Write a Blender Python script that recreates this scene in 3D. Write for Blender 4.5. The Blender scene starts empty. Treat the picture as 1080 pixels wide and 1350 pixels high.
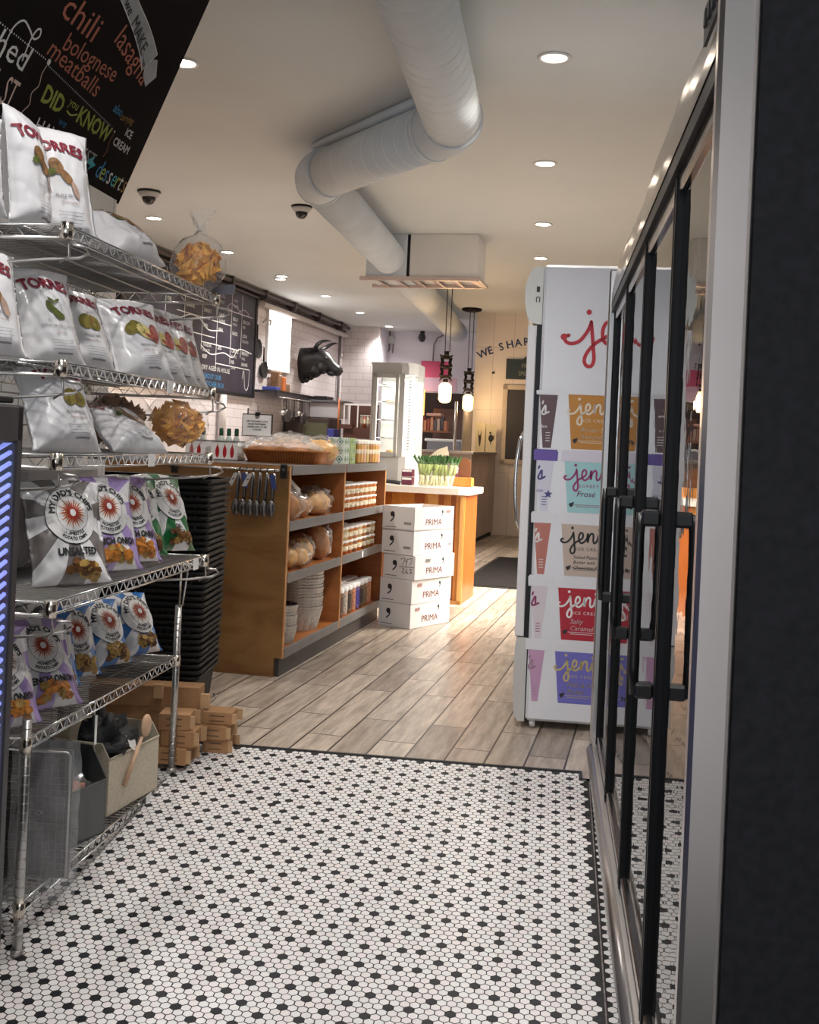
import bpy, math, random
from mathutils import Vector, Matrix, Euler, noise
random.seed(7)
PI = math.pi
C = bpy.context.scene.collection
TR = math.radians(12.57)      # the shop's long axis, turned from the camera's
TE = math.radians(7.125)      # the entry's axis
FR = {'R': TR, 'E': TE, 'W': 0.0}

def W3(f, u, v, z):
    t = FR[f]
    return Vector((u*math.cos(t)+v*math.sin(t), -u*math.sin(t)+v*math.cos(t), z))

# ---------------------------------------------------------------- camera
sc = bpy.context.scene
cam_d = bpy.data.cameras.new('camera'); cam = bpy.data.objects.new('camera', cam_d); C.objects.link(cam)
cam_d.sensor_width = 36; cam_d.lens = 1480/1350*36; cam_d.sensor_fit = 'AUTO'
cam_d.shift_y = -(675-586)/1350.0
cam_d.clip_start = 0.05
cam.location = (0, 0, 1.25)
cam.rotation_euler = (Matrix.Rotation(math.radians(90), 3, 'X') @ Matrix.Rotation(math.radians(2.5), 3, 'Z')).to_euler()
sc.camera = cam
sc.view_settings.view_transform = 'Standard'; sc.view_settings.look = 'None'
sc.view_settings.gamma = 1.0; sc.view_settings.exposure = 0.85; sc.view_settings.use_curve_mapping = False

# ---------------------------------------------------------------- world and large lights
wd = bpy.data.worlds.new('world'); sc.world = wd; wd.use_nodes = True
wd.node_tree.nodes['Background'].inputs[0].default_value = (0.92, 0.90, 0.92, 1)
wd.node_tree.nodes['Background'].inputs[1].default_value = 0.36

def area(name, loc, rot, sx, sy, power, col, parent=None, spread=180):
    l = bpy.data.lights.new(name, 'AREA'); l.shape = 'RECTANGLE'; l.size = sx; l.size_y = sy
    l.energy = power; l.color = col; l.spread = math.radians(spread)
    o = bpy.data.objects.new(name, l); C.objects.link(o); o.location = loc; o.rotation_euler = rot
    if parent: o.parent = parent
    return o
# daylight of the shop front behind the camera
area('shopfront_daylight', (-1.15, -2.0, 1.5), (math.radians(84), 0, math.radians(-8)), 1.1, 2.4, 24, (0.86, 0.93, 1.0))
# daylight through the side window on the right, hidden from view behind the white freezer
area('side_window_daylight', W3('R', 0.04, 9.6, 1.75), (math.radians(48), 0, math.radians(90)-TR), 3.3, 1.8, 105, (1.0, 0.90, 0.77), spread=88)

# ---------------------------------------------------------------- materials
MATS = {}
def nt(name):
    m = bpy.data.materials.new(name); m.use_nodes = True
    return m, m.node_tree, m.node_tree.nodes['Principled BSDF']
def mat(name, col, rough=0.5, metal=0.0, nscale=0, namt=0.0, bump=0.0, bscale=None, emit=None, estr=0, coat=0, spec=None, stretch=None, detail=3, trans=0):
    if name in MATS: return MATS[name]
    m, t, b = nt(name)
    b.inputs['Roughness'].default_value = rough; b.inputs['Metallic'].default_value = metal
    c4 = (col[0], col[1], col[2], 1)
    b.inputs['Base Color'].default_value = c4
    if coat: b.inputs['Coat Weight'].default_value = coat; b.inputs['Coat Roughness'].default_value = 0.08
    if spec is not None: b.inputs['Specular IOR Level'].default_value = spec
    if trans: b.inputs['Transmission Weight'].default_value = trans
    if emit: b.inputs['Emission Color'].default_value = (*emit, 1); b.inputs['Emission Strength'].default_value = estr
    if nscale or bump:
        tc = t.nodes.new('ShaderNodeTexCoord'); mp = t.nodes.new('ShaderNodeMapping')
        t.links.new(tc.outputs['Object'], mp.inputs[0])
        if stretch: mp.inputs['Scale'].default_value = stretch
        n = t.nodes.new('ShaderNodeTexNoise'); n.inputs['Scale'].default_value = nscale or bscale; n.inputs['Detail'].default_value = detail
        t.links.new(mp.outputs[0], n.inputs['Vector'])
        if namt:
            r = t.nodes.new('ShaderNodeValToRGB')
            r.color_ramp.elements[0].position = 0.3; r.color_ramp.elements[1].position = 0.7
            r.color_ramp.elements[0].color = tuple(max(0, x*(1-namt)) for x in col)+(1,)
            r.color_ramp.elements[1].color = tuple(min(1, x*(1+namt)) for x in col)+(1,)
            t.links.new(n.outputs[0], r.inputs[0]); t.links.new(r.outputs[0], b.inputs['Base Color'])
        if bump:
            n2 = t.nodes.new('ShaderNodeTexNoise'); n2.inputs['Scale'].default_value = bscale or nscale; n2.inputs['Detail'].default_value = 3
            t.links.new(mp.outputs[0], n2.inputs['Vector'])
            bp = t.nodes.new('ShaderNodeBump'); bp.inputs['Strength'].default_value = bump; bp.inputs['Distance'].default_value = 0.01
            t.links.new(n2.outputs[0], bp.inputs['Height']); t.links.new(bp.outputs[0], b.inputs['Normal'])
    MATS[name] = m
    return m
def clear_mat(name, tint=(1, 1, 1), haze=0.12, rough=0.08, ior=1.5, bump=0.0, bscale=20, hcol=(0.9, 0.9, 0.92)):
    """thin clear film or pane: transparent + fresnel gloss + a little white haze"""
    if name in MATS: return MATS[name]
    m = bpy.data.materials.new(name); m.use_nodes = True; t = m.node_tree
    for n in list(t.nodes): t.nodes.remove(n)
    out = t.nodes.new('ShaderNodeOutputMaterial'); tr = t.nodes.new('ShaderNodeBsdfTransparent'); gl = t.nodes.new('ShaderNodeBsdfGlossy')
    df = t.nodes.new('ShaderNodeBsdfDiffuse'); fr = t.nodes.new('ShaderNodeFresnel'); mx = t.nodes.new('ShaderNodeMixShader'); mx2 = t.nodes.new('ShaderNodeMixShader')
    tr.inputs[0].default_value = (*tint, 1); gl.inputs['Roughness'].default_value = rough; df.inputs[0].default_value = (*hcol, 1)
    fr.inputs['IOR'].default_value = ior; mx.inputs[0].default_value = haze
    t.links.new(tr.outputs[0], mx.inputs[1]); t.links.new(df.outputs[0], mx.inputs[2])
    # gloss only on the outer face, so the way out of the film is not mirrored
    ge = t.nodes.new('ShaderNodeNewGeometry'); iv = t.nodes.new('ShaderNodeMath'); iv.operation = 'SUBTRACT'; iv.inputs[0].default_value = 1.0
    ml = t.nodes.new('ShaderNodeMath'); ml.operation = 'MULTIPLY'
    t.links.new(ge.outputs['Backfacing'], iv.inputs[1]); t.links.new(iv.outputs[0], ml.inputs[0]); t.links.new(fr.outputs[0], ml.inputs[1])
    t.links.new(ml.outputs[0], mx2.inputs[0]); t.links.new(mx.outputs[0], mx2.inputs[1]); t.links.new(gl.outputs[0], mx2.inputs[2])
    t.links.new(mx2.outputs[0], out.inputs[0])
    if bump:
        tc = t.nodes.new('ShaderNodeTexCoord'); n = t.nodes.new('ShaderNodeTexNoise'); n.inputs['Scale'].default_value = bscale; n.inputs['Detail'].default_value = 2
        bp = t.nodes.new('ShaderNodeBump'); bp.inputs['Strength'].default_value = bump; bp.inputs['Distance'].default_value = 0.02
        t.links.new(tc.outputs['Object'], n.inputs['Vector']); t.links.new(n.outputs[0], bp.inputs['Height'])
        t.links.new(bp.outputs[0], gl.inputs['Normal']); t.links.new(bp.outputs[0], fr.inputs['Normal'])
    MATS[name] = m
    return m
def emit_mat(name, col, s):
    if name in MATS: return MATS[name]
    m, t, b = nt(name); b.inputs['Base Color'].default_value = (*col, 1)
    b.inputs['Emission Color'].default_value = (*col, 1); b.inputs['Emission Strength'].default_value = s
    MATS[name] = m; return m

def brick_mat(name, c1, c2, mortar, bw, bh, ms, rot=(0, 0, 0), rough=0.25, offset=0.5, swap=None, grain=None, bump=0.15, squash=1.0):
    m, t, b = nt(name); b.inputs['Roughness'].default_value = rough
    tc = t.nodes.new('ShaderNodeTexCoord'); mp = t.nodes.new('ShaderNodeMapping'); mp.inputs['Rotation'].default_value = rot
    src = tc.outputs['Object']
    if swap:       # pick the two object axes that lie in the wall
        sx = t.nodes.new('ShaderNodeSeparateXYZ'); cx = t.nodes.new('ShaderNodeCombineXYZ')
        t.links.new(src, sx.inputs[0]); t.links.new(sx.outputs[swap[0]], cx.inputs[0]); t.links.new(sx.outputs[swap[1]], cx.inputs[1]); src = cx.outputs[0]
    t.links.new(src, mp.inputs[0])
    br = t.nodes.new('ShaderNodeTexBrick'); br.offset = offset; br.squash = squash
    br.inputs['Color1'].default_value = (*c1, 1); br.inputs['Color2'].default_value = (*c2, 1); br.inputs['Mortar'].default_value = (*mortar, 1)
    br.inputs['Scale'].default_value = 1.0; br.inputs['Mortar Size'].default_value = ms; br.inputs['Mortar Smooth'].default_value = 0.1
    br.inputs['Brick Width'].default_value = bw; br.inputs['Row Height'].default_value = bh
    t.links.new(mp.outputs[0], br.inputs['Vector'])
    last = br.outputs['Color']
    if grain:
        mp2 = t.nodes.new('ShaderNodeMapping'); mp2.inputs['Scale'].default_value = grain[1]
        t.links.new(mp.outputs[0], mp2.inputs[0])
        wn = t.nodes.new('ShaderNodeTexNoise'); wn.inputs['Scale'].default_value = grain[0]; wn.inputs['Detail'].default_value = 6; wn.inputs['Roughness'].default_value = 0.65
        # shift the grain from board to board
        ad = t.nodes.new('ShaderNodeVectorMath'); ad.operation = 'ADD'; sc_ = t.nodes.new('ShaderNodeVectorMath'); sc_.operation = 'SCALE'; sc_.inputs['Scale'].default_value = 37.0
        t.links.new(br.outputs['Color'], sc_.inputs[0]); t.links.new(mp2.outputs[0], ad.inputs[0]); t.links.new(sc_.outputs[0], ad.inputs[1]); t.links.new(ad.outputs[0], wn.inputs['Vector'])
        rp = t.nodes.new('ShaderNodeValToRGB'); rp.color_ramp.elements[0].position = 0.32; rp.color_ramp.elements[1].position = 0.72
        rp.color_ramp.elements[0].color = (*grain[2], 1); rp.color_ramp.elements[1].color = (*grain[3], 1)
        t.links.new(wn.outputs[0], rp.inputs[0])
        mu = t.nodes.new('ShaderNodeMixRGB'); mu.blend_type = 'MULTIPLY'; mu.inputs[0].default_value = 1.0
        t.links.new(last, mu.inputs[1]); t.links.new(rp.outputs[0], mu.inputs[2]); last = mu.outputs[0]
    t.links.new(last, b.inputs['Base Color'])
    if bump:
        bp = t.nodes.new('ShaderNodeBump'); bp.inputs['Strength'].default_value = bump; bp.inputs['Distance'].default_value = 0.004; bp.invert = True
        t.links.new(br.outputs['Fac'], bp.inputs['Height']); t.links.new(bp.outputs[0], b.inputs['Normal'])
    MATS[name] = m; return m
def wood_mat(name, ca, cb, scale=3, stretch=(1, 1, 12), rough=0.45, blotch=None):
    if name in MATS: return MATS[name]
    m, t, b = nt(name); b.inputs['Roughness'].default_value = rough
    tc = t.nodes.new('ShaderNodeTexCoord'); mp = t.nodes.new('ShaderNodeMapping'); mp.inputs['Scale'].default_value = stretch
    t.links.new(tc.outputs['Object'], mp.inputs[0])
    n = t.nodes.new('ShaderNodeTexNoise'); n.inputs['Scale'].default_value = scale; n.inputs['Detail'].default_value = 8; n.inputs['Roughness'].default_value = 0.6; n.inputs['Distortion'].default_value = 0.8
    t.links.new(mp.outputs[0], n.inputs['Vector'])
    r = t.nodes.new('ShaderNodeValToRGB'); r.color_ramp.elements[0].position = 0.3; r.color_ramp.elements[1].position = 0.7
    r.color_ramp.elements[0].color = (*ca, 1); r.color_ramp.elements[1].color = (*cb, 1)
    t.links.new(n.outputs[0], r.inputs[0]); t.links.new(r.outputs[0], b.inputs['Base Color'])
    MATS[name] = m; return m
def stripe_mat(name, col, cx, cz, n=11, rough=0.3, phase=0.0, white=(0.82, 0.81, 0.83)):
    """chip bag print: rays of colour and white running out from the emblem (uv in metres on the bag)"""
    if name in MATS: return MATS[name]
    m, t, b = nt(name); b.inputs['Roughness'].default_value = rough; b.inputs['Coat Weight'].default_value = 0.35; b.inputs['Coat Roughness'].default_value = 0.12
    uv = t.nodes.new('ShaderNodeUVMap'); uv.uv_map = 'UVMap'; s = t.nodes.new('ShaderNodeSeparateXYZ'); t.links.new(uv.outputs[0], s.inputs[0])
    def mth(op, a, c=None):
        k = t.nodes.new('ShaderNodeMath'); k.operation = op
        if isinstance(a, (int, float)): k.inputs[0].default_value = a
        else: t.links.new(a, k.inputs[0])
        if c is not None:
            if isinstance(c, (int, float)): k.inputs[1].default_value = c
            else: t.links.new(c, k.inputs[1])
        return k.outputs[0]
    x = mth('SUBTRACT', s.outputs[0], cx); y = mth('SUBTRACT', s.outputs[1], cz)
    a = mth('ARCTAN2', y, x); w = mth('SINE', mth('ADD', mth('MULTIPLY', a, n), phase)); g = mth('GREATER_THAN', w, 0.0)
    mx = t.nodes.new('ShaderNodeMixRGB'); mx.inputs[1].default_value = (*white, 1); mx.inputs[2].default_value = (*col, 1)
    t.links.new(g, mx.inputs[0]); t.links.new(mx.outputs[0], b.inputs['Base Color'])
    MATS[name] = m; return m

# ---------------------------------------------------------------- mesh builder
_txt = {}
def text_geo(s, size=1.0, off=0.0, align='LEFT', ls=1.0, spacing=1.0):
    key = (s, off, align, ls, spacing)
    if key not in _txt:
        cu = bpy.data.curves.new('t', 'FONT'); cu.body = s; cu.size = 1.0; cu.align_x = align; cu.offset = off
        cu.space_line = ls; cu.space_character = spacing; cu.resolution_u = 2; cu.fill_mode = 'FRONT'
        o = bpy.data.objects.new('t', cu); C.objects.link(o)
        dg = bpy.context.evaluated_depsgraph_get(); e = o.evaluated_get(dg); me = e.to_mesh()
        vs = [(v.co.x, v.co.y) for v in me.vertices]; fs = [tuple(p.vertices) for p in me.polygons]
        e.to_mesh_clear(); bpy.data.objects.remove(o); bpy.data.curves.remove(cu)
        _txt[key] = (vs, fs)
    vs, fs = _txt[key]
    return [(x*size, y*size) for x, y in vs], fs

_sub = {}
def fine_geo(key, vs, fs, tol):
    """split the triangles of flat lettering so it can lie on a curved bag"""
    if (key, tol) in _sub: return _sub[(key, tol)]
    vs = list(vs); tri = []
    for f in fs:
        for k in range(1, len(f)-1): tri.append((f[0], f[k], f[k+1]))
    out = []; mid = {}
    def md(a, b):
        q = (min(a, b), max(a, b))
        if q not in mid: mid[q] = len(vs); vs.append(((vs[a][0]+vs[b][0])/2, (vs[a][1]+vs[b][1])/2))
        return mid[q]
    st = list(tri)
    while st:
        t = st.pop(); L = [math.dist(vs[t[i]], vs[t[(i+1) % 3]]) for i in range(3)]; i = L.index(max(L))
        if L[i] > tol:
            a, b, c = t[i], t[(i+1) % 3], t[(i+2) % 3]; k = md(a, b); st.append((a, k, c)); st.append((k, b, c))
        else: out.append(t)
    _sub[(key, tol)] = (vs, out); return _sub[(key, tol)]
class MB:
    def __init__(s, off=(0, 0, 0)):
        s.tol = 0; s.v = []; s.f = []; s.m = []; s.sm = []; s.uv = {}; s.off = Vector(off); s.fn = None
    def pt(s, p):
        p = Vector(p)
        if s.fn: p = Vector(s.fn(p))
        s.v.append(p+s.off); return len(s.v)-1
    def face(s, idx, m=0, smooth=False): s.f.append(tuple(idx)); s.m.append(m); s.sm.append(smooth)
    def add(s, pts, faces, m=0, fn=None, smooth=False):
        b = len(s.v)
        for p in pts:
            if fn: p = fn(*p)
            s.pt(p)
        for f in faces: s.face([b+i for i in f], m, smooth)
    def box(s, x0, x1, y0, y1, z0, z1, m=0, c=0.0, faces=None):
        if c <= 0:
            P = [(x, y, z) for x in (x0, x1) for y in (y0, y1) for z in (z0, z1)]
            F = [(0, 1, 3, 2), (4, 6, 7, 5), (0, 4, 5, 1), (2, 3, 7, 6), (0, 2, 6, 4), (1, 5, 7, 3)]
            s.add(P, F, m); return
        c = min(c, (x1-x0)/2.01, (y1-y0)/2.01, (z1-z0)/2.01)
        X = (x0, x0+c, x1-c, x1); Y = (y0, y0+c, y1-c, y1); Z = (z0, z0+c, z1-c, z1); ix = {}
        def q(i, j, k):
            if (i, j, k) not in ix: ix[(i, j, k)] = s.pt((X[i], Y[j], Z[k]))
            return ix[(i, j, k)]
        for e in (0, 3):
            s.face([q(e, 1, 1), q(e, 2, 1), q(e, 2, 2), q(e, 1, 2)], m); s.face([q(1, e, 1), q(2, e, 1), q(2, e, 2), q(1, e, 2)], m); s.face([q(1, 1, e), q(2, 1, e), q(2, 2, e), q(1, 2, e)], m)
        n = lambda e: 1 if e == 0 else 2
        for a in (0, 3):
            for b in (0, 3):
                s.face([q(a, n(b), 1), q(a, n(b), 2), q(n(a), b, 2), q(n(a), b, 1)], m)
                s.face([q(a, 1, n(b)), q(a, 2, n(b)), q(n(a), 2, b), q(n(a), 1, b)], m)
                s.face([q(1, a, n(b)), q(2, a, n(b)), q(2, n(a), b), q(1, n(a), b)], m)
                for d in (0, 3): s.face([q(a, n(b), n(d)), q(n(a), b, n(d)), q(n(a), n(b), d)], m)
    def tube(s, pts, r, n=8, m=0, closed=False, caps=True, rad=None):
        pts = [Vector(p) for p in pts]; N = len(pts)
        if N < 2: return
        rings = []; up = None
        for i, p in enumerate(pts):
            a = pts[(i-1) % N] if (i > 0 or closed) else p; b = pts[(i+1) % N] if (i < N-1 or closed) else p
            d = (b-a)
            if d.length < 1e-9: d = Vector((0, 0, 1))
            d.normalize()
            if up is None:
                up = Vector((0, 0, 1)) if abs(d.z) < 0.9 else Vector((1, 0, 0))
            x = d.cross(up)
            if x.length < 1e-6: x = d.cross(Vector((0, 1, 0)))
            x.normalize(); y = x.cross(d).normalized(); up = y
            rr = rad[i] if rad else r
            rings.append([s.pt(p+x*(rr*math.cos(2*PI*k/n))+y*(rr*math.sin(2*PI*k/n))) for k in range(n)])
        K = N if closed else N-1
        for i in range(K):
            A = rings[i]; B = rings[(i+1) % N]
            for k in range(n): s.face([A[k], A[(k+1) % n], B[(k+1) % n], B[k]], m, n > 4)
        if caps and not closed: s.face(rings[0][::-1], m); s.face(rings[-1], m)
    def lathe(s, prof, n=24, c=(0, 0, 0), m=0, cap=True, wob=None, smooth=True, sx=1, sy=1):
        rings = []
        for (r, z) in prof:
            rings.append([s.pt((c[0]+sx*(r+(wob(k, z) if wob else 0))*math.cos(2*PI*k/n), c[1]+sy*(r+(wob(k, z) if wob else 0))*math.sin(2*PI*k/n), c[2]+z)) for k in range(n)])
        for i in range(len(rings)-1):
            A, B = rings[i], rings[i+1]
            mm = m[i] if isinstance(m, (list, tuple)) else m
            for k in range(n): s.face([A[k], A[(k+1) % n], B[(k+1) % n], B[k]], mm, smooth)
        if cap:
            m0 = m[0] if isinstance(m, (list, tuple)) else m; m1 = m[-1] if isinstance(m, (list, tuple)) else m
            s.face(rings[0][::-1], m0); s.face(rings[-1], m1)
    def prism(s, poly, t0, t1, fn, m=0, side=None):
        """poly of (a,b); fn(a,b,t) -> xyz"""
        n = len(poly); A = [s.pt(fn(a, b, t0)) for a, b in poly]; B = [s.pt(fn(a, b, t1)) for a, b in poly]
        s.face(A[::-1], m); s.face(B, m)
        for i in range(n): s.face([A[i], A[(i+1) % n], B[(i+1) % n], B[i]], m if side is None else side)
    def blob(s, c, r, m=0, n=16, k=10, amp=0.0, fr=8.0, seed=0, fn=None):
        """ellipsoid with lumps"""
        rows = []
        for j in range(k+1):
            th = PI*j/k; row = []
            for i in range(n):
                ph = 2*PI*i/n; d = Vector((math.sin(th)*math.cos(ph), math.sin(th)*math.sin(ph), math.cos(th)))
                q = 1+amp*noise.noise(d*fr*0.3+Vector((seed*3.1, seed*1.7, seed)))*2
                p = Vector((c[0]+r[0]*d.x*q, c[1]+r[1]*d.y*q, c[2]+r[2]*d.z*q))
                row.append(s.pt(fn(p) if fn else p))
            rows.append(row)
        for j in range(k):
            for i in range(n): s.face([rows[j][i], rows[j+1][i], rows[j+1][(i+1) % n], rows[j][(i+1) % n]], m, True)
    def disc(s, fn, cx, cy, r, m=0, n=28, rings=1, r0=0.0, ry=None):
        ry = ry or r; k = ry/r
        R = [[s.pt(fn(cx+rr*math.cos(2*PI*i/n), cy+rr*k*math.sin(2*PI*i/n))) for i in range(n)] for rr in [r0+(r-r0)*(j+1)/rings for j in range(rings)]]
        if r0 > 0: R.insert(0, [s.pt(fn(cx+r0*math.cos(2*PI*i/n), cy+r0*k*math.sin(2*PI*i/n))) for i in range(n)])
        else:
            c = s.pt(fn(cx, cy))
            for i in range(n): s.face([c, R[0][i], R[0][(i+1) % n]], m)
        for a, b in zip(R, R[1:]):
            for i in range(n): s.face([a[i], b[i], b[(i+1) % n], a[(i+1) % n]], m)
    def quad(s, fn, x0, y0, x1, y1, m=0, nx=1, ny=1):
        g = [[s.pt(fn(x0+(x1-x0)*i/nx, y0+(y1-y0)*j/ny)) for i in range(nx+1)] for j in range(ny+1)]
        for j in range(ny):
            for i in range(nx): s.face([g[j][i], g[j][i+1], g[j+1][i+1], g[j+1][i]], m)
    def poly(s, fn, pts, m=0): s.face([s.pt(fn(*p)) for p in pts], m)
    def text(s, fn, txt, x, y, size, m=0, off=0.0, align='LEFT', sx=1.0, shear=0.0, ang=0.0, ls=1.0, spacing=1.0):
        vs, fs = text_geo(txt, size, 0.0, align, ls, spacing); ca, sa = math.cos(ang), math.sin(ang)
        if s.tol: vs, fs = fine_geo((txt, size, align, ls, spacing), vs, fs, s.tol)
        d = max(0.0, off)*size*0.9
        for (da, dc) in (((-d, 0), (d, 0), (0, d), (0, -d)) if d > 0 else ((0, 0),)):
            b = len(s.v)
            for (a, c) in vs:
                a = a*sx+c*shear+da; c += dc
                s.pt(fn(x+a*ca-c*sa, y+a*sa+c*ca))
            for f in fs: s.face([b+i for i in f], m)
    def arc_text(s, fn, txt, cx, cy, R, a0, size, m=0, off=0.0, sx=1.0, inner=False):
        """text bent round a circle; a0 = angle of its middle; inner: reads along the bottom"""
        vs, fs = text_geo(txt, size, 0.0, 'CENTER'); d = max(0.0, off)*size*0.9
        if s.tol: vs, fs = fine_geo((txt, size), vs, fs, s.tol)
        for (da, dc) in (((-d, 0), (d, 0), (0, d), (0, -d)) if d > 0 else ((0, 0),)):
            b = len(s.v)
            for (a, c) in vs:
                a = a*sx+da; c += dc
                if not inner: th = a0-a/R; rr = R+c
                else: th = a0+a/R; rr = R-c
                s.pt(fn(cx+rr*math.cos(th), cy+rr*math.sin(th)))
            for f in fs: s.face([b+i for i in f], m)
    def stroke(s, fn, pts, w, m=0, closed=False, sub=6):
        """ribbon of width w through smoothed 2D points"""
        P = [Vector(p) for p in pts]; out = []
        n = len(P)
        for i in range(n if closed else n-1):
            p0 = P[(i-1) % n] if (closed or i > 0) else P[i]; p1 = P[i]; p2 = P[(i+1) % n]; p3 = P[(i+2) % n] if (closed or i+2 < n) else p2
            for k in range(sub):
                t = k/sub; out.append(0.5*((2*p1)+(-p0+p2)*t+(2*p0-5*p1+4*p2-p3)*t*t+(-p0+3*p1-3*p2+p3)*t**3))
        if not closed: out.append(P[-1])
        L = []; Rr = []; N = len(out)
        for i, p in enumerate(out):
            a = out[(i-1) % N] if (closed or i > 0) else p; b = out[(i+1) % N] if (closed or i < N-1) else p
            d = b-a; d = d.normalized() if d.length > 0 else Vector((1, 0)); nn = Vector((-d.y, d.x))*w/2
            L.append(s.pt(fn(*(p+nn)))); Rr.append(s.pt(fn(*(p-nn))))
        for i in range(N if closed else N-1):
            j = (i+1) % N; s.face([L[i], L[j], Rr[j], Rr[i]], m)
        if not closed:
            for e in (out[0], out[-1]): s.disc(fn, e.x, e.y, w/2, m, 8)
    def mesh(s, name):
        me = bpy.data.meshes.new(name); me.from_pydata(s.v, [], s.f)
        me.polygons.foreach_set('material_index', s.m); me.polygons.foreach_set('use_smooth', s.sm)
        if s.uv:
            ul = me.uv_layers.new(name='UVMap')
            for l in me.loops: ul.data[l.index].uv = s.uv.get(l.vertex_index, (0, 0))
        me.update(); return me
    def split_build(s, name, mats, parent=None, label=None, gap=0.004):
        """one object for every separate piece"""
        n = len(s.v); p = list(range(n))
        def f(x):
            while p[x] != x: p[x] = p[p[x]]; x = p[x]
            return x
        for q in s.f:
            for k in q[1:]:
                a, b = f(q[0]), f(k)
                if a != b: p[a] = b
        comp = {}
        for i in range(n): comp.setdefault(f(i), []).append(i)
        keys = list(comp); bb = [([min(s.v[i][k] for i in comp[c]) for k in range(3)], [max(s.v[i][k] for i in comp[c]) for k in range(3)]) for c in keys]
        q = list(range(len(keys)))
        def g(x):
            while q[x] != x: x = q[x]
            return x
        for i in range(len(bb)):
            for j in range(i):
                if all(bb[i][0][k]-gap <= bb[j][1][k] and bb[j][0][k]-gap <= bb[i][1][k] for k in range(3)): q[g(i)] = g(j)
        out = []
        for r in sorted({g(i) for i in range(len(keys))}):
            ids = set(); [ids.update(comp[keys[i]]) for i in range(len(keys)) if g(i) == r]
            mb_ = MB(); mp = {}
            for i in sorted(ids): mp[i] = len(mb_.v); mb_.v.append(s.v[i])
            for fc, mi, sm in zip(s.f, s.m, s.sm):
                if fc[0] in mp: mb_.face([mp[i] for i in fc], mi, sm)
            out.append(mb_.build(name, mats, parent, label))
        return out
    def build(s, name, mats, parent=None, label=None, stuff=False):
        me = s.mesh(name)
        for x in (mats if isinstance(mats, (list, tuple)) else [mats]): me.materials.append(x)
        o = bpy.data.objects.new(name, me); C.objects.link(o)
        if parent is not None: o.parent = parent
        if label: o['label'] = label
        if stuff: o['kind'] = 'stuff'
        return o

def plane(o, ex, ey, lift=0.0):
    o = Vector(o); ex = Vector(ex); ey = Vector(ey); n = ex.cross(ey).normalized()*lift
    return lambda x, y: o+ex*x+ey*y+n
def place(o, fr, u, v, z, rot=0.0):
    o.location = W3(fr, u, v, z); o.rotation_euler = (0, 0, -FR[fr]+rot)
def tag(o, label, cat, group=None):
    o['label'] = label; o['category'] = cat
    if group: o['group'] = group
    return o
def thing(name, label, cat, fr='W', at=(0, 0, 0), rot=0.0, group=None):
    o = bpy.data.objects.new(name, None); C.objects.link(o); o.empty_display_size = 0.05
    place(o, fr, *at, rot); tag(o, label, cat, group); return o
def struct(o, fr=None):
    o['kind'] = 'structure'
    if fr: o.rotation_euler = (0, 0, -FR[fr])
    return o
def dup(root, label=None, group=None):
    r = root.copy(); C.objects.link(r)
    for ch in list(root.children):
        c = ch.copy(); C.objects.link(c); c.parent = r
        for g in list(ch.children):
            d = g.copy(); C.objects.link(d); d.parent = c
    if label: r['label'] = label
    if group: r['group'] = group
    return r
ORD = ['first', 'second', 'third', 'fourth', 'fifth', 'sixth', 'seventh', 'eighth', 'ninth', 'tenth', 'eleventh', 'twelfth']

# shared materials
M = {}
M['white_paint'] = mat('white_paint', (0.72, 0.70, 0.67), 0.6, nscale=3, namt=0.03)
M['duct'] = mat('duct_paint', (0.62, 0.67, 0.71), 0.78, nscale=4, namt=0.05)
M['steel'] = mat('stainless', (0.62, 0.60, 0.59), 0.28, 1.0, nscale=2, namt=0.06, bump=0.08, bscale=3, stretch=(1, 1, 0.35))
M['steel_dull'] = mat('stainless_dull', (0.50, 0.47, 0.45), 0.38, 0.9, nscale=3, namt=0.12)
M['chrome'] = mat('chrome_wire', (0.74, 0.73, 0.72), 0.2, 1.0)
M['black'] = mat('black_plastic', (0.012, 0.012, 0.014), 0.42, spec=0.3)
M['black_matte'] = mat('black_matte', (0.014, 0.013, 0.014), 0.75, nscale=40, namt=0.25)
M['black_gloss'] = mat('black_gloss', (0.010, 0.010, 0.012), 0.12, coat=0.4)
M['white_gloss'] = mat('white_enamel', (0.78, 0.78, 0.82), 0.25, coat=0.3)
M['white'] = mat('white_print', (0.80, 0.79, 0.79), 0.45)
M['grey'] = mat('grey_laminate', (0.15, 0.147, 0.15), 0.5, nscale=20, namt=0.08)
M['ink'] = mat('black_ink', (0.02, 0.02, 0.022), 0.5)
M['maroon'] = mat('maroon_ink', (0.20, 0.012, 0.03), 0.45)
M['red'] = mat('red_ink', (0.50, 0.02, 0.035), 0.45)
M['glow'] = emit_mat('lamp_lens', (1.0, 0.93, 0.82), 14)
M['film'] = clear_mat('clear_film', haze=0.09, rough=0.10, ior=1.42, bump=0.6, bscale=28)
# ================================================================ SETTING
RAMP = 0.119
def ramp_z(v): return RAMP*(v-4.45)
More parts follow.
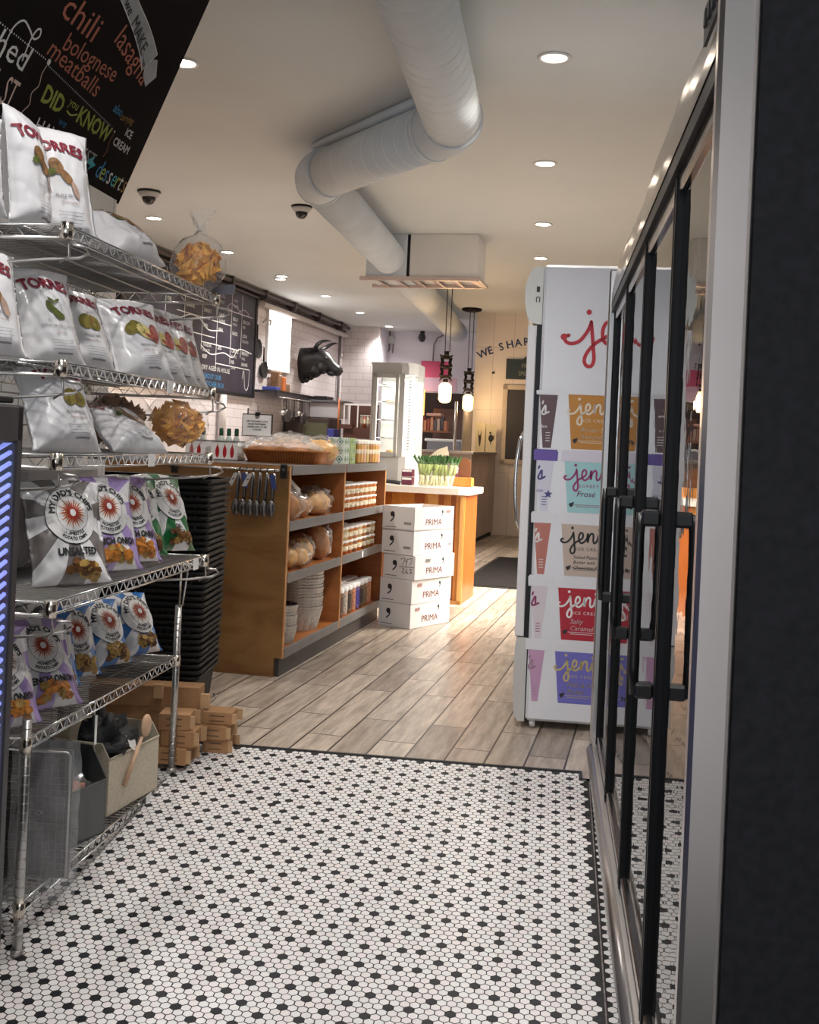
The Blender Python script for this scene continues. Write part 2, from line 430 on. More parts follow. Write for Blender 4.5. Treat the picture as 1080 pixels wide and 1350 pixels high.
# planked floor of the shop (long axis of the boards runs down the shop)
plank = brick_mat('wood_look_planks', (0.52, 0.45, 0.38), (0.30, 0.255, 0.215), (0.05, 0.04, 0.035), 0.92, 0.157, 0.0042, rot=(0, 0, PI/2), rough=0.32, offset=0.37,
                  grain=(3.2, (1.1, 9.0, 1.0), (0.55, 0.51, 0.48), (1.3, 1.27, 1.25)), bump=0.25)
mb = MB(); 
def e2r(u, v):     # entry coordinates -> shop coordinates
    p = W3('E', u, v, 0); c, s = math.cos(TR), math.sin(TR)
    return (p.x*c-p.y*s, p.x*s+p.y*c)
pts = [e2r(-7.5, 4.45), e2r(0.178, 4.45), e2r(0.178, 4.36), e2r(0.34, 4.36), e2r(3.0, 4.36), (3.0, 20.5), (-8.0, 20.5)]
mb.poly(lambda x, y: (x, y, 0), pts)
mb.poly(lambda x, y: (x, y, -0.05), pts[::-1])
struct(mb.build('floor', plank), 'R')

# mosaic ramp of the entry: white hexagons with a black one at every fourth place of every second row
tw = [mat('tile_white_%d' % i, c, 0.30) for i, c in enumerate([(0.72, 0.69, 0.67), (0.68, 0.64, 0.62), (0.72, 0.66, 0.645), (0.68, 0.67, 0.655)])]
tb = mat('tile_black', (0.014, 0.014, 0.017), 0.45, spec=0.25)
grout = mat('grout', (0.020, 0.018, 0.018), 0.85, nscale=30, namt=0.3)
mb = MB(); TW = 0.0266; RP = 0.02178
mb.quad(lambda x, y: (x, y, ramp_z(y)), -2.4, -3.0, 0.205, 4.45, 4, 4, 12)
mb.quad(lambda x, y: (x, y, ramp_z(y)-0.012), 0.205, -3.0, 1.3, 4.45, 4, 2, 4)
R_ = 0.0118/math.cos(PI/6); ky = RP/(TW*0.866)
rng = random.Random(3)
row = 0; v = 4.415+0.0*RP; nrow = int((4.44-1.9)/RP)
for r in range(-1, nrow):
    v = 4.415-r*RP
    if v > 4.436 or v < 1.9: continue
    sheet_y = int((4.45-v)/0.305)
    for c in range(-95, 45):
        off = 0.5 if r % 2 else 0.0
        u = 0.078+(c+off)*TW
        if u < -2.0 or u > 0.98: continue
        low = u > 0.205
        if 0.188 < u < 0.222: continue
        shift = 2 if (sheet_y >= 4 and u > -0.30) else 0
        if low: shift += 1
        blk = (r % 2 == 0) and ((c+r+shift) % 4 == 0)
        if rng.random() < 0.0003: blk = not blk
        jx = rng.uniform(-.0004, .0004); jy = rng.uniform(-.0004, .0004)
        m = 5 if blk else rng.choice((0, 0, 1, 2, 3))
        z = 0.0008-(0.012 if low else 0)
        ids = []
        for k in range(6):
            a = PI/6+k*PI/3
            y = v+jy+R_*math.sin(a)*ky
            ids.append(mb.pt((u+jx+R_*math.cos(a), y, ramp_z(y)+z)))
        mb.face(ids, m)
struct(mb.build('floor', tw+[grout, tb]), 'E')
mb = MB(); mb.box(-2.4, 0.178, 4.438, 4.452, -0.01, 0.0022); mb.box(0.166, 0.180, 4.36, 4.45, -0.01, 0.0022)
struct(mb.build('trim_1', mat('threshold_strip', (0.03, 0.03, 0.03), 0.5)), 'E')
# low dark riser where the mosaic meets the cooler's plinth
mb = MB(); mb.add([(0.203, y, ramp_z(y)+dz) for y in (-3, 4.36) for dz in (-0.03, 0.0015)]+[(0.207, y, ramp_z(y)+dz) for y in (-3, 4.36) for dz in (-0.03, 0.0015)],
                  [(0, 1, 3, 2), (4, 5, 7, 6), (1, 5, 7, 3)])
struct(mb.build('trim_2', mat('worn_edge', (0.16, 0.13, 0.12), 0.7, nscale=60, namt=0.5)), 'E')

# ceiling
ceil_m = mat('ceiling_paint', (0.63, 0.655, 0.65), 0.7, nscale=1.2, namt=0.03)
mb = MB(); mb.box(-8.5, 3.4, -3.2, 20.6, 3.2, 3.3); struct(mb.build('ceiling', ceil_m), 'R')

# tiled walls
tile_e = brick_mat('entry_wall_tile', (0.74, 0.73, 0.70), (0.72, 0.71, 0.69), (0.16, 0.15, 0.15), 0.25, 0.105, 0.003, swap=(1, 2), rough=0.3)
tile_w = brick_mat('shop_wall_tile', (0.76, 0.70, 0.72), (0.73, 0.675, 0.69), (0.50, 0.45, 0.46), 0.24, 0.115, 0.004, swap=(1, 2), rough=0.25, bump=0.1)
tile_b = brick_mat('shop_back_tile', (0.76, 0.70, 0.72), (0.73, 0.675, 0.69), (0.50, 0.45, 0.46), 0.24, 0.115, 0.004, swap=(0, 2), rough=0.25, bump=0.1)
mb = MB(); mb.box(-1.92, -1.80, -3.2, 4.40, -1.2, 3.2); struct(mb.build('wall_left', tile_e), 'E')
mb = MB(); mb.box(-7.6, -1.92, 4.26, 4.40, -0.1, 3.2); struct(mb.build('wall_entry_return', tile_e), 'E')
mb = MB(); mb.box(-5.42, -5.30, 3.0, 18.26, 0, 3.2); struct(mb.build('wall_left_shop', tile_w), 'R')
mb = MB(); mb.box(-5.42, -4.67, 18.26, 18.40, 0, 3.2); struct(mb.build('wall_back', tile_b), 'R')
lav = mat('lavender_white_paint', (0.74, 0.72, 0.80), 0.6, nscale=2, namt=0.02)
mb = MB(); mb.box(-5.6, -2.3, 18.95, 19.05, 2.16, 3.2); mb.box(-5.6, -4.06, 18.95, 19.05, 0, 2.16); mb.box(-4.79, -4.67, 18.40, 18.95, 0, 3.2); mb.box(-2.65, -2.55, 16.20, 18.95, 0, 3.2)
struct(mb.build('wall_kitchen', lav), 'R')
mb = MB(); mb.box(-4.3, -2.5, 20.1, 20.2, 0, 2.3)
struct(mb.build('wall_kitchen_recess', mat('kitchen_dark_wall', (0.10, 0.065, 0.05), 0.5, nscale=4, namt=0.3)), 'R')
cream = brick_mat('cream_panel_wall', (0.72, 0.63, 0.54), (0.70, 0.61, 0.53), (0.50, 0.43, 0.37), 0.30, 0.9, 0.004, swap=(0, 2), rough=0.4, offset=0.0, bump=0.1)
mb = MB(); mb.box(-2.66, 0.3, 16.04, 16.20, 0, 3.2); struct(mb.build('wall_far', cream), 'R')
mb = MB(); mb.box(0.12, 0.24, 6.2, 7.9, 0, 3.2); mb.box(0.12, 0.24, 11.3, 16.04, 0, 3.2); mb.box(0.12, 0.24, 7.9, 11.3, 0, 0.8); mb.box(0.12, 0.24, 7.9, 11.3, 2.7, 3.2); struct(mb.build('wall_right_shop', M['white_paint']), 'R')
mb = MB(); mb.box(0.15, 0.21, 7.9, 7.96, 0.8, 2.7); mb.box(0.15, 0.21, 11.24, 11.3, 0.8, 2.7); mb.box(0.15, 0.21, 7.9, 11.3, 0.8, 0.86); mb.box(0.15, 0.21, 7.9, 11.3, 2.64, 2.7); mb.box(0.15, 0.21, 9.57, 9.63, 0.8, 2.7); struct(mb.build('window_1', M['white']), 'R')
mb = MB(); mb.box(1.12, 1.24, -3.2, 6.6, -1.2, 3.2); struct(mb.build('wall_right', M['white_paint']), 'E')

# ---------------------------------------------------------------- recessed lights
def downlight(i, fr, u, v, label, power=42, col=(1.0, 0.96, 0.90)):
    t = thing('recessed_downlight', label, 'ceiling light', fr, (u, v, 3.2), 0, 'recessed ceiling downlights')
    a = MB(); a.lathe([(0.062, 0.0), (0.082, -0.001), (0.084, -0.006), (0.064, -0.010), (0.062, -0.004)], 24, m=0); a.build('trim_ring', M['white'], t)
    b = MB(); b.disc(lambda x, y: (x, y, -0.004), 0, 0, 0.064, 0, 24); b.build('lens', M['glow'], t)
    l = bpy.data.lights.new('downlight_lamp', 'SPOT'); l.energy = power; l.color = col; l.spot_size = math.radians(128); l.spot_blend = 0.7; l.shadow_soft_size = 0.06
    o = bpy.data.objects.new('downlight_lamp', l); C.objects.link(o); o.parent = t; o.location = (0, 0, -0.03)
for i, (x, y) in enumerate([(0.633, 5.562), (0.838, 7.626), (1.066, 9.672), (1.248, 11.393)]):
    p = (x*math.cos(TR)-y*math.sin(TR), x*math.sin(TR)+y*math.cos(TR))
    downlight(i, 'R', *p, ['large bright downlight in the ceiling above the white freezer, nearest of the right row', 'second bright downlight of the right-hand ceiling row', 'third downlight of the right-hand row, smaller and farther', 'farthest downlight of the right-hand row, just above the freezer top'][i], 60)
for i, (x, y) in enumerate([(-2.401, 10.161), (-2.011, 11.862), (-1.614, 13.457), (-1.209, 15.109), (-0.827, 16.877), (-0.426, 18.659)]):
    p = (x*math.cos(TR)-y*math.sin(TR), x*math.sin(TR)+y*math.cos(TR))
    downlight(i, 'R', *p, ['downlight beside the left dome camera above the kitchen side', 'downlight behind the bag of orange tortilla chips near the pipes', 'downlight above the left menu board end, third of the left row', 'downlight above the bull head, fourth of the left row', 'downlight before the inner tiled corner, fifth of the left row', 'farthest downlight in the recess above the cake display case'][i], 60)
downlight(0, 'E', -1.99, 5.68, 'downlight half hidden by the edge of the sloped chalkboard', 55)
# lamps over the shop that stand outside the frame, in the rows' rhythm
for (fr, u, v, p, lb) in (('R', -3.9, 7.2, 48, 'downlight above the tray counter, outside the picture'), ('R', -4.6, 13.0, 48, 'downlight before the menu board, outside the picture'), ('E', -0.9, 2.3, 60, 'entry downlight over the left rack, outside the picture'), ('E', -0.25, 1.5, 60, 'entry downlight over the ramp nearest the door, outside the picture'), ('E', -0.35, 3.5, 85, 'entry downlight over the ramp before the white freezer, outside the picture')):
    downlight(0, fr, u, v, lb, p*(0.85 if fr == 'E' else 1), (1.0, 0.97, 0.94) if fr == 'E' else (1.0, 0.96, 0.91))

# ---------------------------------------------------------------- duct
D = 2.98; rD = 0.155
def duct_seg(a, b, seams=True, r=rD):
    m = MB(); a = Vector(a); b = Vector(b); L = (b-a).length; n = max(2, int(L/0.02))
    m.tube([a, b], r, 40, 0)
    return m
def helix(m, a, b, r, pitch):
    a = Vector(a); b = Vector(b); d = (b-a); L = d.length; d.normalize(); x = d.cross(Vector((0, 0, 1))).normalized(); y = x.cross(d)
    n = int(L/pitch*28); pts = [a+d*(L*i/n)+x*(r*math.cos(2*PI*i/28))+y*(r*math.sin(2*PI*i/28)) for i in range(n+1)]
    m.tube(pts, 0.0018, 5, 1)
du = thing('air_duct', 'large white spiral air duct zigzagging under the ceiling', 'duct', 'E', (-0.6, 6.1, 3.13))
off = (0.6, -6.1, -3.13)
A0 = (-0.585, 0.2, D); A1 = (-0.585, 5.93, D); B0 = (-0.70, 6.14, D); B1 = (-1.50, 7.12, D); C0 = (-1.60, 7.33, D); C1 = (-1.47, 17.0, D)
DM = [M['duct'], mat('duct_seam', (0.88, 0.90, 0.92), 0.6)]
m = MB(off); m.tube([A0, A1], rD, 44); helix(m, A0, A1, rD, 0.125); m.build('duct_run', DM, du, 'long duct run coming towards the viewer')
m = MB(off); m.tube([B0, B1], rD, 44); helix(m, B0, B1, rD, 0.125); m.build('duct_run', DM, du, 'short slanting duct run crossing to the left')
m = MB(off); m.tube([C0, C1], rD, 44); m.build('duct_run', DM, du, 'far duct run going down the shop')
def elbow(p, c, q, n=9):
    p, c, q = map(Vector, (p, c, q)); return [(1-t)**2*p+2*t*(1-t)*c+t*t*q for t in [i/n for i in range(n+1)]]
for e, lb in ((elbow((-0.585, 5.90, D), (-0.585, 6.03, D), (-0.715, 6.16, D)), 'right elbow'), (elbow((-1.49, 7.10, D), (-1.60, 7.22, D), (-1.60, 7.36, D)), 'left elbow')):
    m = MB(off); m.tube(e, rD+0.004, 44)
    for k in (0, len(e)-1):
        d = (e[min(k+1, len(e)-1)]-e[max(k-1, 0)]).normalized(); m.tube([e[k]-d*0.012, e[k]+d*0.012], rD+0.010, 44)
    m.build('duct_elbow', M['duct'], du, lb)
m = MB(off)
for (x, y, z) in ((-0.585, 3.4, D), (-0.585, 5.2, D), (-1.05, 6.57, D), (-1.61, 8.6, D), (-1.57, 11.5, D)):
    m.box(x-0.012, x+0.012, y-0.012, y+0.012, z+rD-0.01, 3.2)
m.split_build('hanger_strap', M['steel_dull'], du)
m = MB(off)
for (x, y, z, a) in ((-0.80, 6.21, D-0.075, 0.6),):
    c, s = math.cos(a), math.sin(a)
    for dx in (-0.02, 0.02): m.tube([(x+dx*c-0.02*s, y+dx*s-0.02-0.09, z), (x+dx*c, y+dx*s-0.10, z-0.03)], 0.003, 5)
m.split_build('band_clamp', M['steel_dull'], du)
m = MB(off); m.blob((-1.47, 17.0, D-0.02), (rD*1.0, 0.22, rD*1.05), n=24, k=14); m.build('duct_end', M['duct'], du)
# pipe lying behind the slanted run, against the ceiling
m = MB(); m.tube([(-0.66, 6.02, 3.166), (-1.60, 7.18, 3.166)], 0.030, 12); o = m.build('conduit_pipe', M['duct']); o.rotation_euler = (0, 0, -TE); tag(o, 'painted pipe on the ceiling just behind the slanting duct', 'pipe')

# air handler box
hv = thing('air_handler', 'white boxy air handler with open louvres hung under the ceiling beside the duct', 'ventilation unit', 'R', (-2.15, 10.35, 3.2))
off = (2.15, -10.35, -3.2)
m = MB(off); m.box(-2.33, -1.70, 10.12, 10.60, 2.80, 3.2, c=0.006); m.build('casing', M['white_paint'], hv)
m = MB(off); m.box(-2.75, -2.36, 10.12, 10.60, 2.79, 3.2, c=0.006); m.build('casing', M['duct'], hv, 'darker joining box behind the duct')
m = MB(off); m.box(-2.36, -2.33, 10.14, 10.58, 2.80, 3.19); m.build('gasket', M['black_matte'], hv)
m = MB(off); m.box(-2.80, -1.67, 10.10, 10.14, 2.765, 2.80); m.box(-1.69, -1.665, 10.10, 10.62, 2.765, 2.80); m.box(-2.80, -1.67, 10.58, 10.62, 2.765, 2.80); m.build('grille_frame', mat('pinkish_metal', (0.62, 0.50, 0.45), 0.4, 0.3), hv)
for k in range(6):
    x = -2.72+k*0.185; m = MB(off); m.prism([(x, 2.80), (x+0.09, 2.765), (x+0.10, 2.765), (x+0.01, 2.80)], 10.12, 10.60, lambda a, b, t: (a, t, b)); m.build('louvre', mat('louvre_metal', (0.66, 0.52, 0.46), 0.4, 0.4), hv)

# dome cameras
def dome(u, v, label, s=1.0):
    t = thing('dome_camera', label, 'security camera', 'R', (u, v, 3.2), 0, 'dome cameras on the ceiling')
    a = MB(); a.lathe([(0.088*s, 0), (0.088*s, -0.018), (0.084*s, -0.030), (0.066*s, -0.052), (0.05*s, -0.055)], 28); a.build('housing', mat('camera_grey', (0.45, 0.44, 0.43), 0.4), t)
    a = MB(); a.lathe([(0.090*s, -0.0005), (0.094*s, -0.006), (0.094*s, -0.014), (0.088*s, -0.018)], 28, cap=False); a.build('base_ring', M['black'], t)
    a = MB(); a.lathe([(0.056*s*math.cos(q), -0.052-0.062*s*math.sin(q)) for q in [i*PI/2/8 for i in range(8)]]+[(0.001, -0.052-0.062*s)], 24); a.build('lens_dome', M['black_gloss'], t)
dome(-4.10, 8.35, 'black dome camera on the ceiling left, beside the sloped chalkboard')
dome(-3.00, 8.93, 'black dome camera on the ceiling under the left duct elbow', 0.95)
t = thing('bullet_camera', 'small black camera under the ceiling of the far recess', 'security camera', 'R', (-4.05, 18.80, 3.2))
a = MB(); a.tube([(0, 0, 0), (0, 0, -0.05)], 0.04, 12); a.build('mount', M['black'], t)
a = MB(); a.blob((0, -0.02, -0.11), (0.065, 0.09, 0.085), n=16, k=10); a.build('lens_body', M['black_gloss'], t)
# ================================================================ RIGHT: four-door display cooler
mirror_glass = clear_mat('cooler_glass', tint=(0.30, 0.33, 0.33), haze=0.03, rough=0.015, ior=2.6, bump=0.02, bscale=9, hcol=(0.3, 0.32, 0.32))
fz = thing('display_cooler', 'long stainless cooler with four black-framed glass doors along the right side', 'refrigerator', 'E', (0.6, 3.0, 0.0))
off = (-0.6, -3.0, 0.0)
v0, v1 = 1.53, 4.50; FZ0, FZ1 = 0.13, 1.80
m = MB(off)
m.box(0.255, 1.05, v0, v0+0.03, 0.10, 2.02, 0); m.box(0.255, 1.05, v1-0.03, v1, 0.10, 2.02, 0); m.box(1.02, 1.05, v0, v1, 0.10, 2.02, 0)
m.box(0.255, 1.05, v0, v1, 1.98, 2.02, 0); m.box(0.24, 1.05, v0, v1, 0.10, 0.13, 0)
m.build('cabinet', mat('black_cabinet', (0.012, 0.012, 0.015), 0.6, nscale=60, namt=0.3, bump=0.05, bscale=120, spec=0.2), fz)
m = MB(off)
for z in (0.45, 0.80, 1.15, 1.50): m.box(0.36, 0.98, v0+0.04, v1-0.04, z, z+0.012)
m.split_build('inner_shelf', mat('dim_shelf', (0.10, 0.10, 0.11), 0.5), fz)
m = MB(off)      # near edge: broad brushed strip wrapping the corner
m.prism([(0.203, v0+0.05), (0.200, v0+0.006), (0.206, v0-0.002), (0.246, v0-0.002), (0.255, v0+0.004), (0.255, v0+0.05)], 0.06, 2.06, lambda a, b, q: (a, b, q))
m.build('corner_trim', mat('brushed_steel', (0.56, 0.52, 0.51), 0.28, 1.0, nscale=1.3, namt=0.12, bump=0.25, bscale=1.2, stretch=(0.5, 0.5, 1)), fz, 'broad brushed steel strip on the near corner')
m = MB(off); m.box(0.205, 0.27, v1-0.045, v1, 0.03, 1.97, c=0.006); m.build('corner_trim', M['steel'], fz, 'far steel stile')
# tilted mirror-polished fascia with a rounded far end
m = MB(off)
prof = [(0.214, 1.835), (0.214, 1.865), (0.224, 1.93), (0.238, 1.99), (0.250, 2.02)]
NV = 60
for i in range(NV):
    va = v0+0.01+(v1-v0-0.01)*i/NV; vb = v0+0.01+(v1-v0-0.01)*(i+1)/NV
    wa = 0.0045*math.sin(va*4.1)+0.002*math.sin(va*9.7+1); wb = 0.0045*math.sin(vb*4.1)+0.002*math.sin(vb*9.7+1)
    for (p, q) in zip(prof, prof[1:]):
        ea = lambda z, v_: min(z, 2.02-0.0) if v_ < v1-0.09 else min(z, 1.93+math.sqrt(max(0.0, 0.09**2-(v_-(v1-0.09))**2)))
        k = [m.pt((p[0]+wa*(p[1]-1.83)*5, va, ea(p[1], va))), m.pt((p[0]+wb*(p[1]-1.83)*5, vb, ea(p[1], vb))), m.pt((q[0]+wb*(q[1]-1.83)*5, vb, ea(q[1], vb))), m.pt((q[0]+wa*(q[1]-1.83)*5, va, ea(q[1], va)))]
        m.face(k, 0, True)
m.box(0.216, 0.30, v0+0.01, v1-0.09, 1.83, 1.838)
m.build('fascia', mat('polished_fascia', (0.21, 0.18, 0.17), 0.18, 1.0), fz)
m = MB(off)
for k, (vv) in enumerate((1.62, 1.66, 1.70, 1.74)): m.box(0.205, 0.214, vv, vv+0.018, 1.90+0.002*k, 1.93)
m.box(0.209, 0.214, 1.60, 1.78, 1.885, 1.945); m.build('control_panel', M['black'], fz)
m = MB(off); m.box(0.216, 0.25, v0+0.03, v1-0.03, 1.800, 1.832); m.build('top_gasket', M['black'], fz)
m = MB(off)      # bottom: round bumper rail, kick plate, feet
m.tube([(0.222, v0+0.02, 0.085), (0.222, v1-0.05, 0.085)], 0.030, 14); m.build('bumper_rail', mat('bumper_grey', (0.34, 0.32, 0.32), 0.25, 0.9), fz)
m = MB(off); m.box(0.212, 0.24, v0+0.02, v1-0.05, 0.116, 0.133, c=0.003); m.build('lower_rail', M['steel_dull'], fz)
m = MB(off); m.box(0.30, 1.0, v0+0.02, v1-0.03, -0.46, 0.10); m.build('kick_plate', M['black_matte'], fz)
m = MB(off); m.prism([(0.21, 4.28), (0.21, 4.44), (0.33, 4.44), (0.33, 4.28)], -0.055, 0.06, lambda a, b, q: (a+(0.0 if q > 0 else 0.012), b, q)); m.build('foot', M['black'], fz)
dw = (v1-v0-0.10)/4.0
edges = [1.56, 2.24, 2.94, 3.66, 4.36]
frame_m = mat('door_frame_black', (0.008, 0.008, 0.009), 0.4, spec=0.12)
rail_m = mat('door_rail_grey', (0.20, 0.18, 0.18), 0.18, 0.9)
for k in range(4):
    a, b = edges[k]+0.004, edges[k+1]-0.004; st = 0.019
    fr = MB(off)
    fr.box(0.222, 0.248, a, a+st, FZ0+0.005, FZ1-0.005, c=0.004); fr.box(0.222, 0.248, b-st, b, FZ0+0.005, FZ1-0.005, c=0.004)
    fr.box(0.226, 0.236, a+st, b-st, FZ1-0.020, FZ1-0.008); fr.box(0.226, 0.236, a+st, b-st, FZ0+0.008, FZ0+0.020)
    d = fr.build('door', frame_m, fz)
    r = MB(off); r.box(0.226, 0.247, a+st, b-st, FZ1-0.040, FZ1-0.006, c=0.004); r.box(0.226, 0.247, a+st, b-st, FZ0+0.006, FZ0+0.042, c=0.004); r.split_build('door_rail', rail_m, d)
    g = MB(off); g.box(0.236, 0.240, a+st, b-st, FZ0+0.04, FZ1-0.038); g.build('glass_pane', mirror_glass, d)
    if k == 0: continue
    s = MB(off); hv_ = a+0.020
    for z in (0.785, 1.125):
        s.box(0.184, 0.224, hv_-0.014, hv_+0.014, z-0.016, z+0.016, c=0.006)
    s.tube([(0.186, hv_, 0.775), (0.183, hv_, 0.83), (0.183, hv_, 1.08), (0.186, hv_, 1.135)], 0.010, 10)
    s.build('handle', mat('handle_black', (0.010, 0.010, 0.010), 0.3, spec=0.3), d)
m = MB(off)      # a fleck of missing paint on the near black side
m.poly(plane((0.46, v0-0.0006, 1.628), (1, 0, 0), (0, 0, 1)), [(0, 0), (0.004, 0.006), (0.011, 0.013), (0.009, 0.004), (0.003, -0.004)])
m.build('paint_chip', M['white'], fz, 'tiny white chip in the black side')

# ================================================================ LEFT: glass-door cooler cut by the frame
lc = thing('glass_door_cooler', 'black-framed glass cooler glowing blue at the left edge of the picture', 'refrigerator', 'E', (-1.40, 1.9, 0.0))
off = (1.40, -1.9, 0.0)
cu, c0, c1, cz0, cz1 = -1.186, 1.35, 2.42, 0.04, 1.300
m = MB(off)
m.box(-1.70, cu-0.05, c0, c0+0.03, cz0, cz1); m.box(-1.70, cu-0.05, c1-0.03, c1, cz0, cz1); m.box(-1.70, -1.66, c0, c1, cz0, cz1); m.box(-1.70, cu-0.05, c0, c1, cz1-0.04, cz1); m.box(-1.70, cu-0.05, c0, c1, cz0, cz0+0.04)
m.build('cabinet', M['black'], lc)
fr = MB(off)
fr.box(cu-0.05, cu, c1-0.030, c1, cz0, cz1, c=0.004); fr.box(cu-0.05, cu, c0, c0+0.075, cz0, cz1, c=0.006); fr.box(cu-0.05, cu, c0, c1, cz1-0.085, cz1, c=0.006); fr.box(cu-0.05, cu, c0, c1, cz0, cz0+0.085, c=0.006)
d = fr.build('door', mat('door_frame_dark', (0.035, 0.032, 0.036), 0.35), lc)
g = MB(off); g.box(cu-0.007, cu-0.004, c0+0.07, c1-0.028, cz0+0.08, cz1-0.08); g.build('glass_pane', clear_mat('cooler_glass_clear', haze=0.06, rough=0.05, ior=1.5, hcol=(0.4, 0.5, 0.9)), d)
s = MB(off)  # glowing tubes behind the glass imitate the lit inside and its glare streaks
for k in range(46):
    z = cz0+0.10+k*0.0245
    s.tube([(cu-0.014, c1-0.031, z), (cu-0.014, c1-0.34, z-0.09)], 0.0055, 5)
s.build('glare_streaks', emit_mat('blue_glare', (0.30, 0.36, 1.0), 0.5), lc)
s = MB(off); s.box(cu-0.16, cu-0.155, c1-0.33, c1-0.05, cz0+0.1, cz1-0.1); s.build('inner_liner', mat('liner_lilac', (0.25, 0.24, 0.45), 0.4), lc)
s = MB(off); s.box(cu-0.11, cu-0.02, c1-0.10, c1-0.012, cz1+0.004, cz1+0.018, c=0.003); s.tube([(cu-0.09, c1-0.05, cz1), (cu-0.09, c1-0.05, cz1+0.03)], 0.012, 8); s.build('hinge', M['black'], lc)
for (a, b) in ((cu-0.06, c1-0.06), (cu-0.06, c0+0.06), (-1.66, c1-0.06), (-1.66, c0+0.06)):
    s = MB(off); s.tube([(a, b, cz0), (a, b, ramp_z(b))], 0.018, 10); s.build('leg', M['black'], lc)

# ================================================================ WIRE RACKS
def truss(m, p, q, h=0.030, pitch=0.026, r=0.0032):
    """two wires with a zigzag between; p, q are the top wire's ends"""
    p = Vector(p); q = Vector(q); L = (q-p).length; n = max(2, int(L/pitch)); dz = Vector((0, 0, -h))
    m.tube([p, q], r, 6); m.tube([p+dz, q+dz], r, 6)
    z = [p.lerp(q, i/n)+(dz if i % 2 else Vector((0, 0, 0))) for i in range(n+1)]
    m.tube(z, r*0.62, 4)
def shelf(parent, off, u0, u1, va, vb, z, label=None, dense=0.025, tags=(), collars=True, loops=True):
    """u1 is the aisle side; z the top of the wires"""
    m = MB(off)
    truss(m, (u1, va, z), (u1, vb, z)); truss(m, (u0, va, z), (u0, vb, z)); truss(m, (u0, va, z), (u1, va, z)); truss(m, (u0, vb, z), (u1, vb, z))
    sh = m.build('shelf', M['chrome'], parent, label)
    m = MB(off); n = int((vb-va)/dense)
    for i in range(1, n): y = va+(vb-va)*i/n; m.tube([(u0, y, z), (u1, y, z)], 0.0019, 4, caps=False)
    for k in range(1, 4): x = u0+(u1-u0)*k/4; m.tube([(x, va, z-0.005), (x, vb, z-0.005)], 0.0034, 5)
    m.build('wire_deck', mat('deck_wire', (0.42, 0.41, 0.40), 0.3, 1.0), sh)
    if collars:
        for (x, y) in ((u1, va), (u1, vb), (u0, va), (u0, vb)):
            c = MB(off); c.tube([(x, y, z-0.036), (x, y, z+0.006)], 0.0155, 18); c.build('collar', mat('collar_steel', (0.66, 0.60, 0.52), 0.18, 1.0), sh)
    if loops:
        l = MB(off)
        for y, s in ((va, 1), (vb, -1)):
            zz = z-0.045
            l.tube([(u1+0.01, y+0.012, zz), (u1+0.035, y+0.03, zz-0.004), (u1+0.04, y+0.045, zz-0.016), (u1+0.02, y+0.035, zz-0.030), (u1-0.05, y-0.0, zz-0.040), (u0+0.02, y-0.01, zz-0.075)], 0.0042, 8)
            l.tube([(u1+0.005, y, zz+0.01), (u1+0.005, y+0.01, zz-0.03), (u1-0.02, y+0.01, zz-0.045)], 0.003, 6)
            l.tube([(u1, y, zz+0.012), (u0, y, zz+0.012)], 0.0045, 8)
        l.split_build('bracket', M['steel_dull'], sh)
    for (y, lab) in tags:
        c = MB(off); c.box(u1+0.004, u1+0.006, y-0.026, y+0.026, z-0.036, z+0.003); c.build('price_tag', M['white'], sh)
    return sh
off = (1.42, -3.25, 0)
ra = thing('wire_shelf_rack', 'upper chrome wire rack with four shelves of chip bags at the left', 'shelving', 'E', (-1.42, 3.25, 0.0))
UA, UB, SV0, SV1 = -1.66, -1.20, 2.63, 3.87
SZ = {1: 1.752, 2: 1.415, 3: 1.185, 4: 0.822}
shelf(ra, off, UA, UB, SV0, SV1, SZ[1], tags=())
shelf(ra, off, UA, UB, SV0, SV1, SZ[2], tags=((3.42, ''),))
shelf(ra, off, UA, UB, SV0, SV1, SZ[3], tags=((3.28, ''),))
shelf(ra, off, UA, UB, SV0, SV1, SZ[4], tags=((3.76, ''),))
m = MB(off); m.box(UB-0.01, UB+0.07, SV1-0.01, SV1+0.0, SZ[1]+0.002, SZ[1]+0.036); m.build('label_holder', mat('dark_label', (0.10, 0.10, 0.12), 0.3), ra)
for (x, y) in ((-1.70, SV0+0.02), (-1.70, SV1-0.02)):
    m = MB(off); m.tube([(x, y, -0.15), (x, y, 2.02)], 0.0127, 12); m.build('post', M['steel_dull'], ra)
m = MB(off); m.tube([(-1.28, SV1-0.01, 0.80), (-1.36, 4.10, 0.60)], 0.004, 6); m.build('tie_rod', M['chrome'], ra)
# lower rack
off = (1.58, -3.5, 0)
rb = thing('wire_shelf_rack', 'lower chrome wire rack standing on the mosaic ramp, two shelves on notched posts', 'shelving', 'E', (-1.58, 3.5, -0.15))
off = (1.58, -3.5, 0.15)
LA, LB, LV0, LV1 = -1.78, -1.375, 2.90, 4.135
shelf(rb, off, LA, LB, LV0, LV1, 0.405, loops=False)
shelf(rb, off, LA, LB, LV0, LV1, -0.045, loops=False, tags=((3.88, ''),))
for (x, y, zt) in ((LB, LV0, 0.46), (LB, LV1, 0.60), (LA, LV0, 0.6), (LA, LV1, 0.6)):
    m = MB(off); m.tube([(x, y, ramp_z(y)+0.01), (x, y, zt)], 0.0127, 16)
    z = ramp_z(y)+0.06
    while z < zt-0.02: m.tube([(x, y, z), (x, y, z+0.003)], 0.0136, 16); z += 0.0254
    p = m.build('post', mat('post_steel', (0.50, 0.49, 0.48), 0.3, 1.0), rb)
    m = MB(off); m.tube([(x, y, ramp_z(y)), (x, y, ramp_z(y)+0.02)], 0.018, 14); m.build('foot', M['steel_dull'], p)
